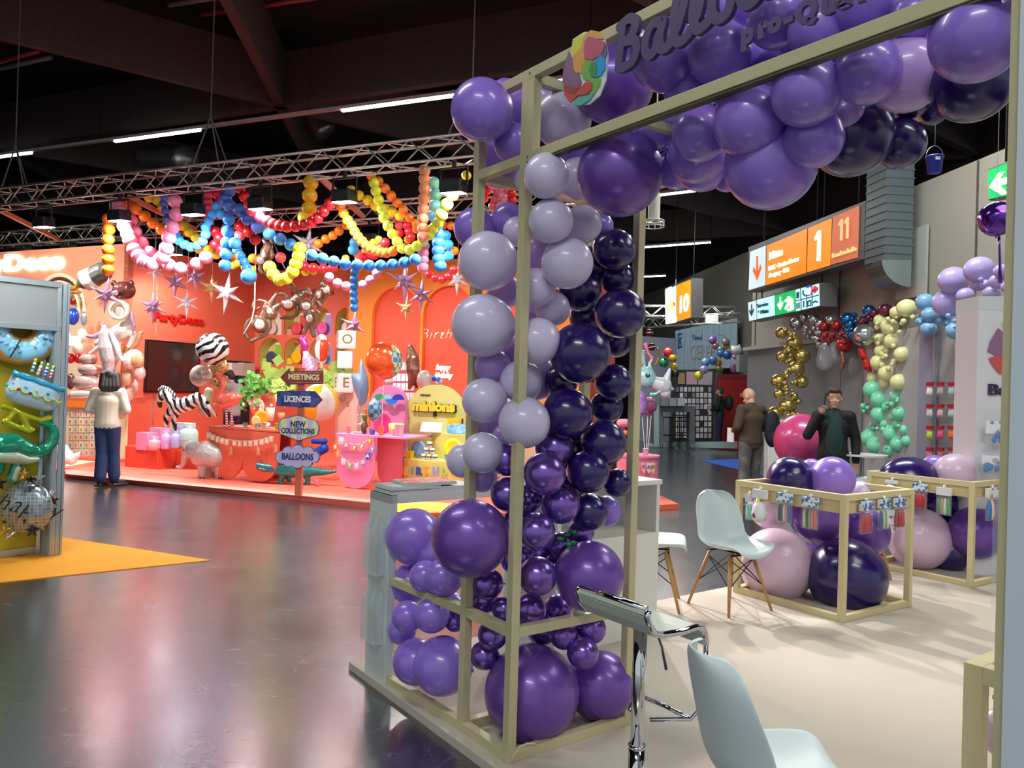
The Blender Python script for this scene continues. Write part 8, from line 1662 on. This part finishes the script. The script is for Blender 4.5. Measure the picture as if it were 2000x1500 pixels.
# bald man with backpack
brown=mat('olive brown sweater','#4a3b2c',.9,bump=.3,bs=200); washed=ramp_mat('washed grey denim','noise',[(0,'#3c3a3c'),(.5,'#5e5a5a'),(.75,'#7a7474')],.85,scale=9,interp='LINEAR')
bp_=V((.313*11.3,11.3,0)); bang=math.radians(22)
t,j,k=person(bp_,bang,1.74,dict(head=(0,.07,1.60),neck=(0,.01,1.46),elL=(-.27,-.02,1.15),wrL=(-.17,.20,1.06),elR=(.26,-.04,1.15),wrR=(.14,.20,1.12),anL=(-.14,.0,.09),anR=(.13,.0,.09)),dict(skin=skin2,top=brown,pants=washed,shoe=mat('grey shoe','#77777c',.6),hair=None,wide=.015),'bald man in olive brown sweater and grey jeans with a backpack on one shoulder',heavy=1.12,nod=.5,headturn=.3)
Rb=Matrix.Rotation(bang,3,'Z')
t2=thing('backpack','dark navy backpack hanging from the right shoulder of the bald man','backpack',bp_+Rb@V((.24,-.17,.88)),bang); b=B(); b.sph((0,0,.25),(.13,.09,.27),18,14); b.sph((0,-.04,.12),(.11,.07,.13),14,10); blob('backpack_body',b,mat('dark navy cloth','#14182a',.8),t2,vox=.012,world=False)
b=B(); b.ring([V((-.06,.06,.48)),V((-.10,.14,.56)),V((-.08,.24,.46)),V((-.02,.24,.3))],.018,8); b.build('strap',mat('black strap','#101216',.7),t2,world=False,smooth=True)
tag(B().box(bp_+Rb@V((-.24,.16,1.02)),(.012,.15,.21),Rb@V((1,0,0))).build('paper_sheet',paper),'white sheet held by the bald man at his left side','paper')
# man in the black coat, on the phone (face uncovered: the photograph hides it)
ep=V((.420*9.3,9.3,0)); ea=math.radians(165)
coat=mat('black winter coat','#111114',.75,bump=.3,bs=40)
t,j,k=person(ep,ea,1.72,dict(elR=(.30,.03,1.17),wrR=(.17,.13,1.44),elL=(-.26,-.02,1.14),wrL=(-.26,.04,.86)),dict(skin=skin2,top=coat,pants=mat('black trousers','#17171a',.8),shoe=blackb,hair=hshort,face=True,coat=True,curlR=.8),'man in black coat over dark green shirt holding a phone to his ear',heavy=1.08,headturn=-.1)
Re=Matrix.Rotation(ea,3,'Z')
b=B(); b.sph(V((0,.06,1.16))*k,(.115*k,.104*k,.36*k),20,16); b.build('shirt',mat('dark green shirt','#1c3a38',.8),t,world=False,smooth=True)
tag(B().box(ep+Re@V((.108,.02,1.59)),(.012,.07,.15),Re@V((1,0,.1))).build('phone',mat('black phone','#0c0c0e',.2)),'black phone held to the ear of the man in the black coat','phone')
# far man by the red cabinet
fp=onz(1404,876,0); 
t,j,k=person(fp,math.radians(65),1.84,dict(elR=(.22,.05,1.18),wrR=(.05,.24,1.22),elL=(-.23,.04,1.16),wrL=(-.10,.22,1.10)),dict(skin=skin2,top=mat('dark green black jacket','#14201f',.8),pants=mat('indigo jeans','#1a2350',.85),shoe=mat('brown shoe','#6b4a34',.5),hair=mat('light brown hair','#4a3424',.6),face=True,beard=mat('short beard','#5a4030',.8)),'bearded man in dark jacket and blue jeans standing at the red cabinet')
t2=thing('backpack','black backpack of the bearded man at the red cabinet','backpack',fp+V((.22,-.05,1.15))); b=B(); b.sph(fp+V((.26,-.02,1.38)),(.14,.15,.24),14,10); blob('backpack_body',b,mat('black strap',''),t2,vox=.02)
# dark person behind the gold column
t,j,k=person(V((.337*16.2,16.2,0)),math.radians(120),1.72,{},dict(skin=skin2,top=mat('black navy coat','#15171f',.8),pants=mat('black trousers',''),shoe=blackb,hair=mat('brown hair','#3a2c26',.6)),'dark dressed person with brown hair behind the gold balloon column',headturn=.4)
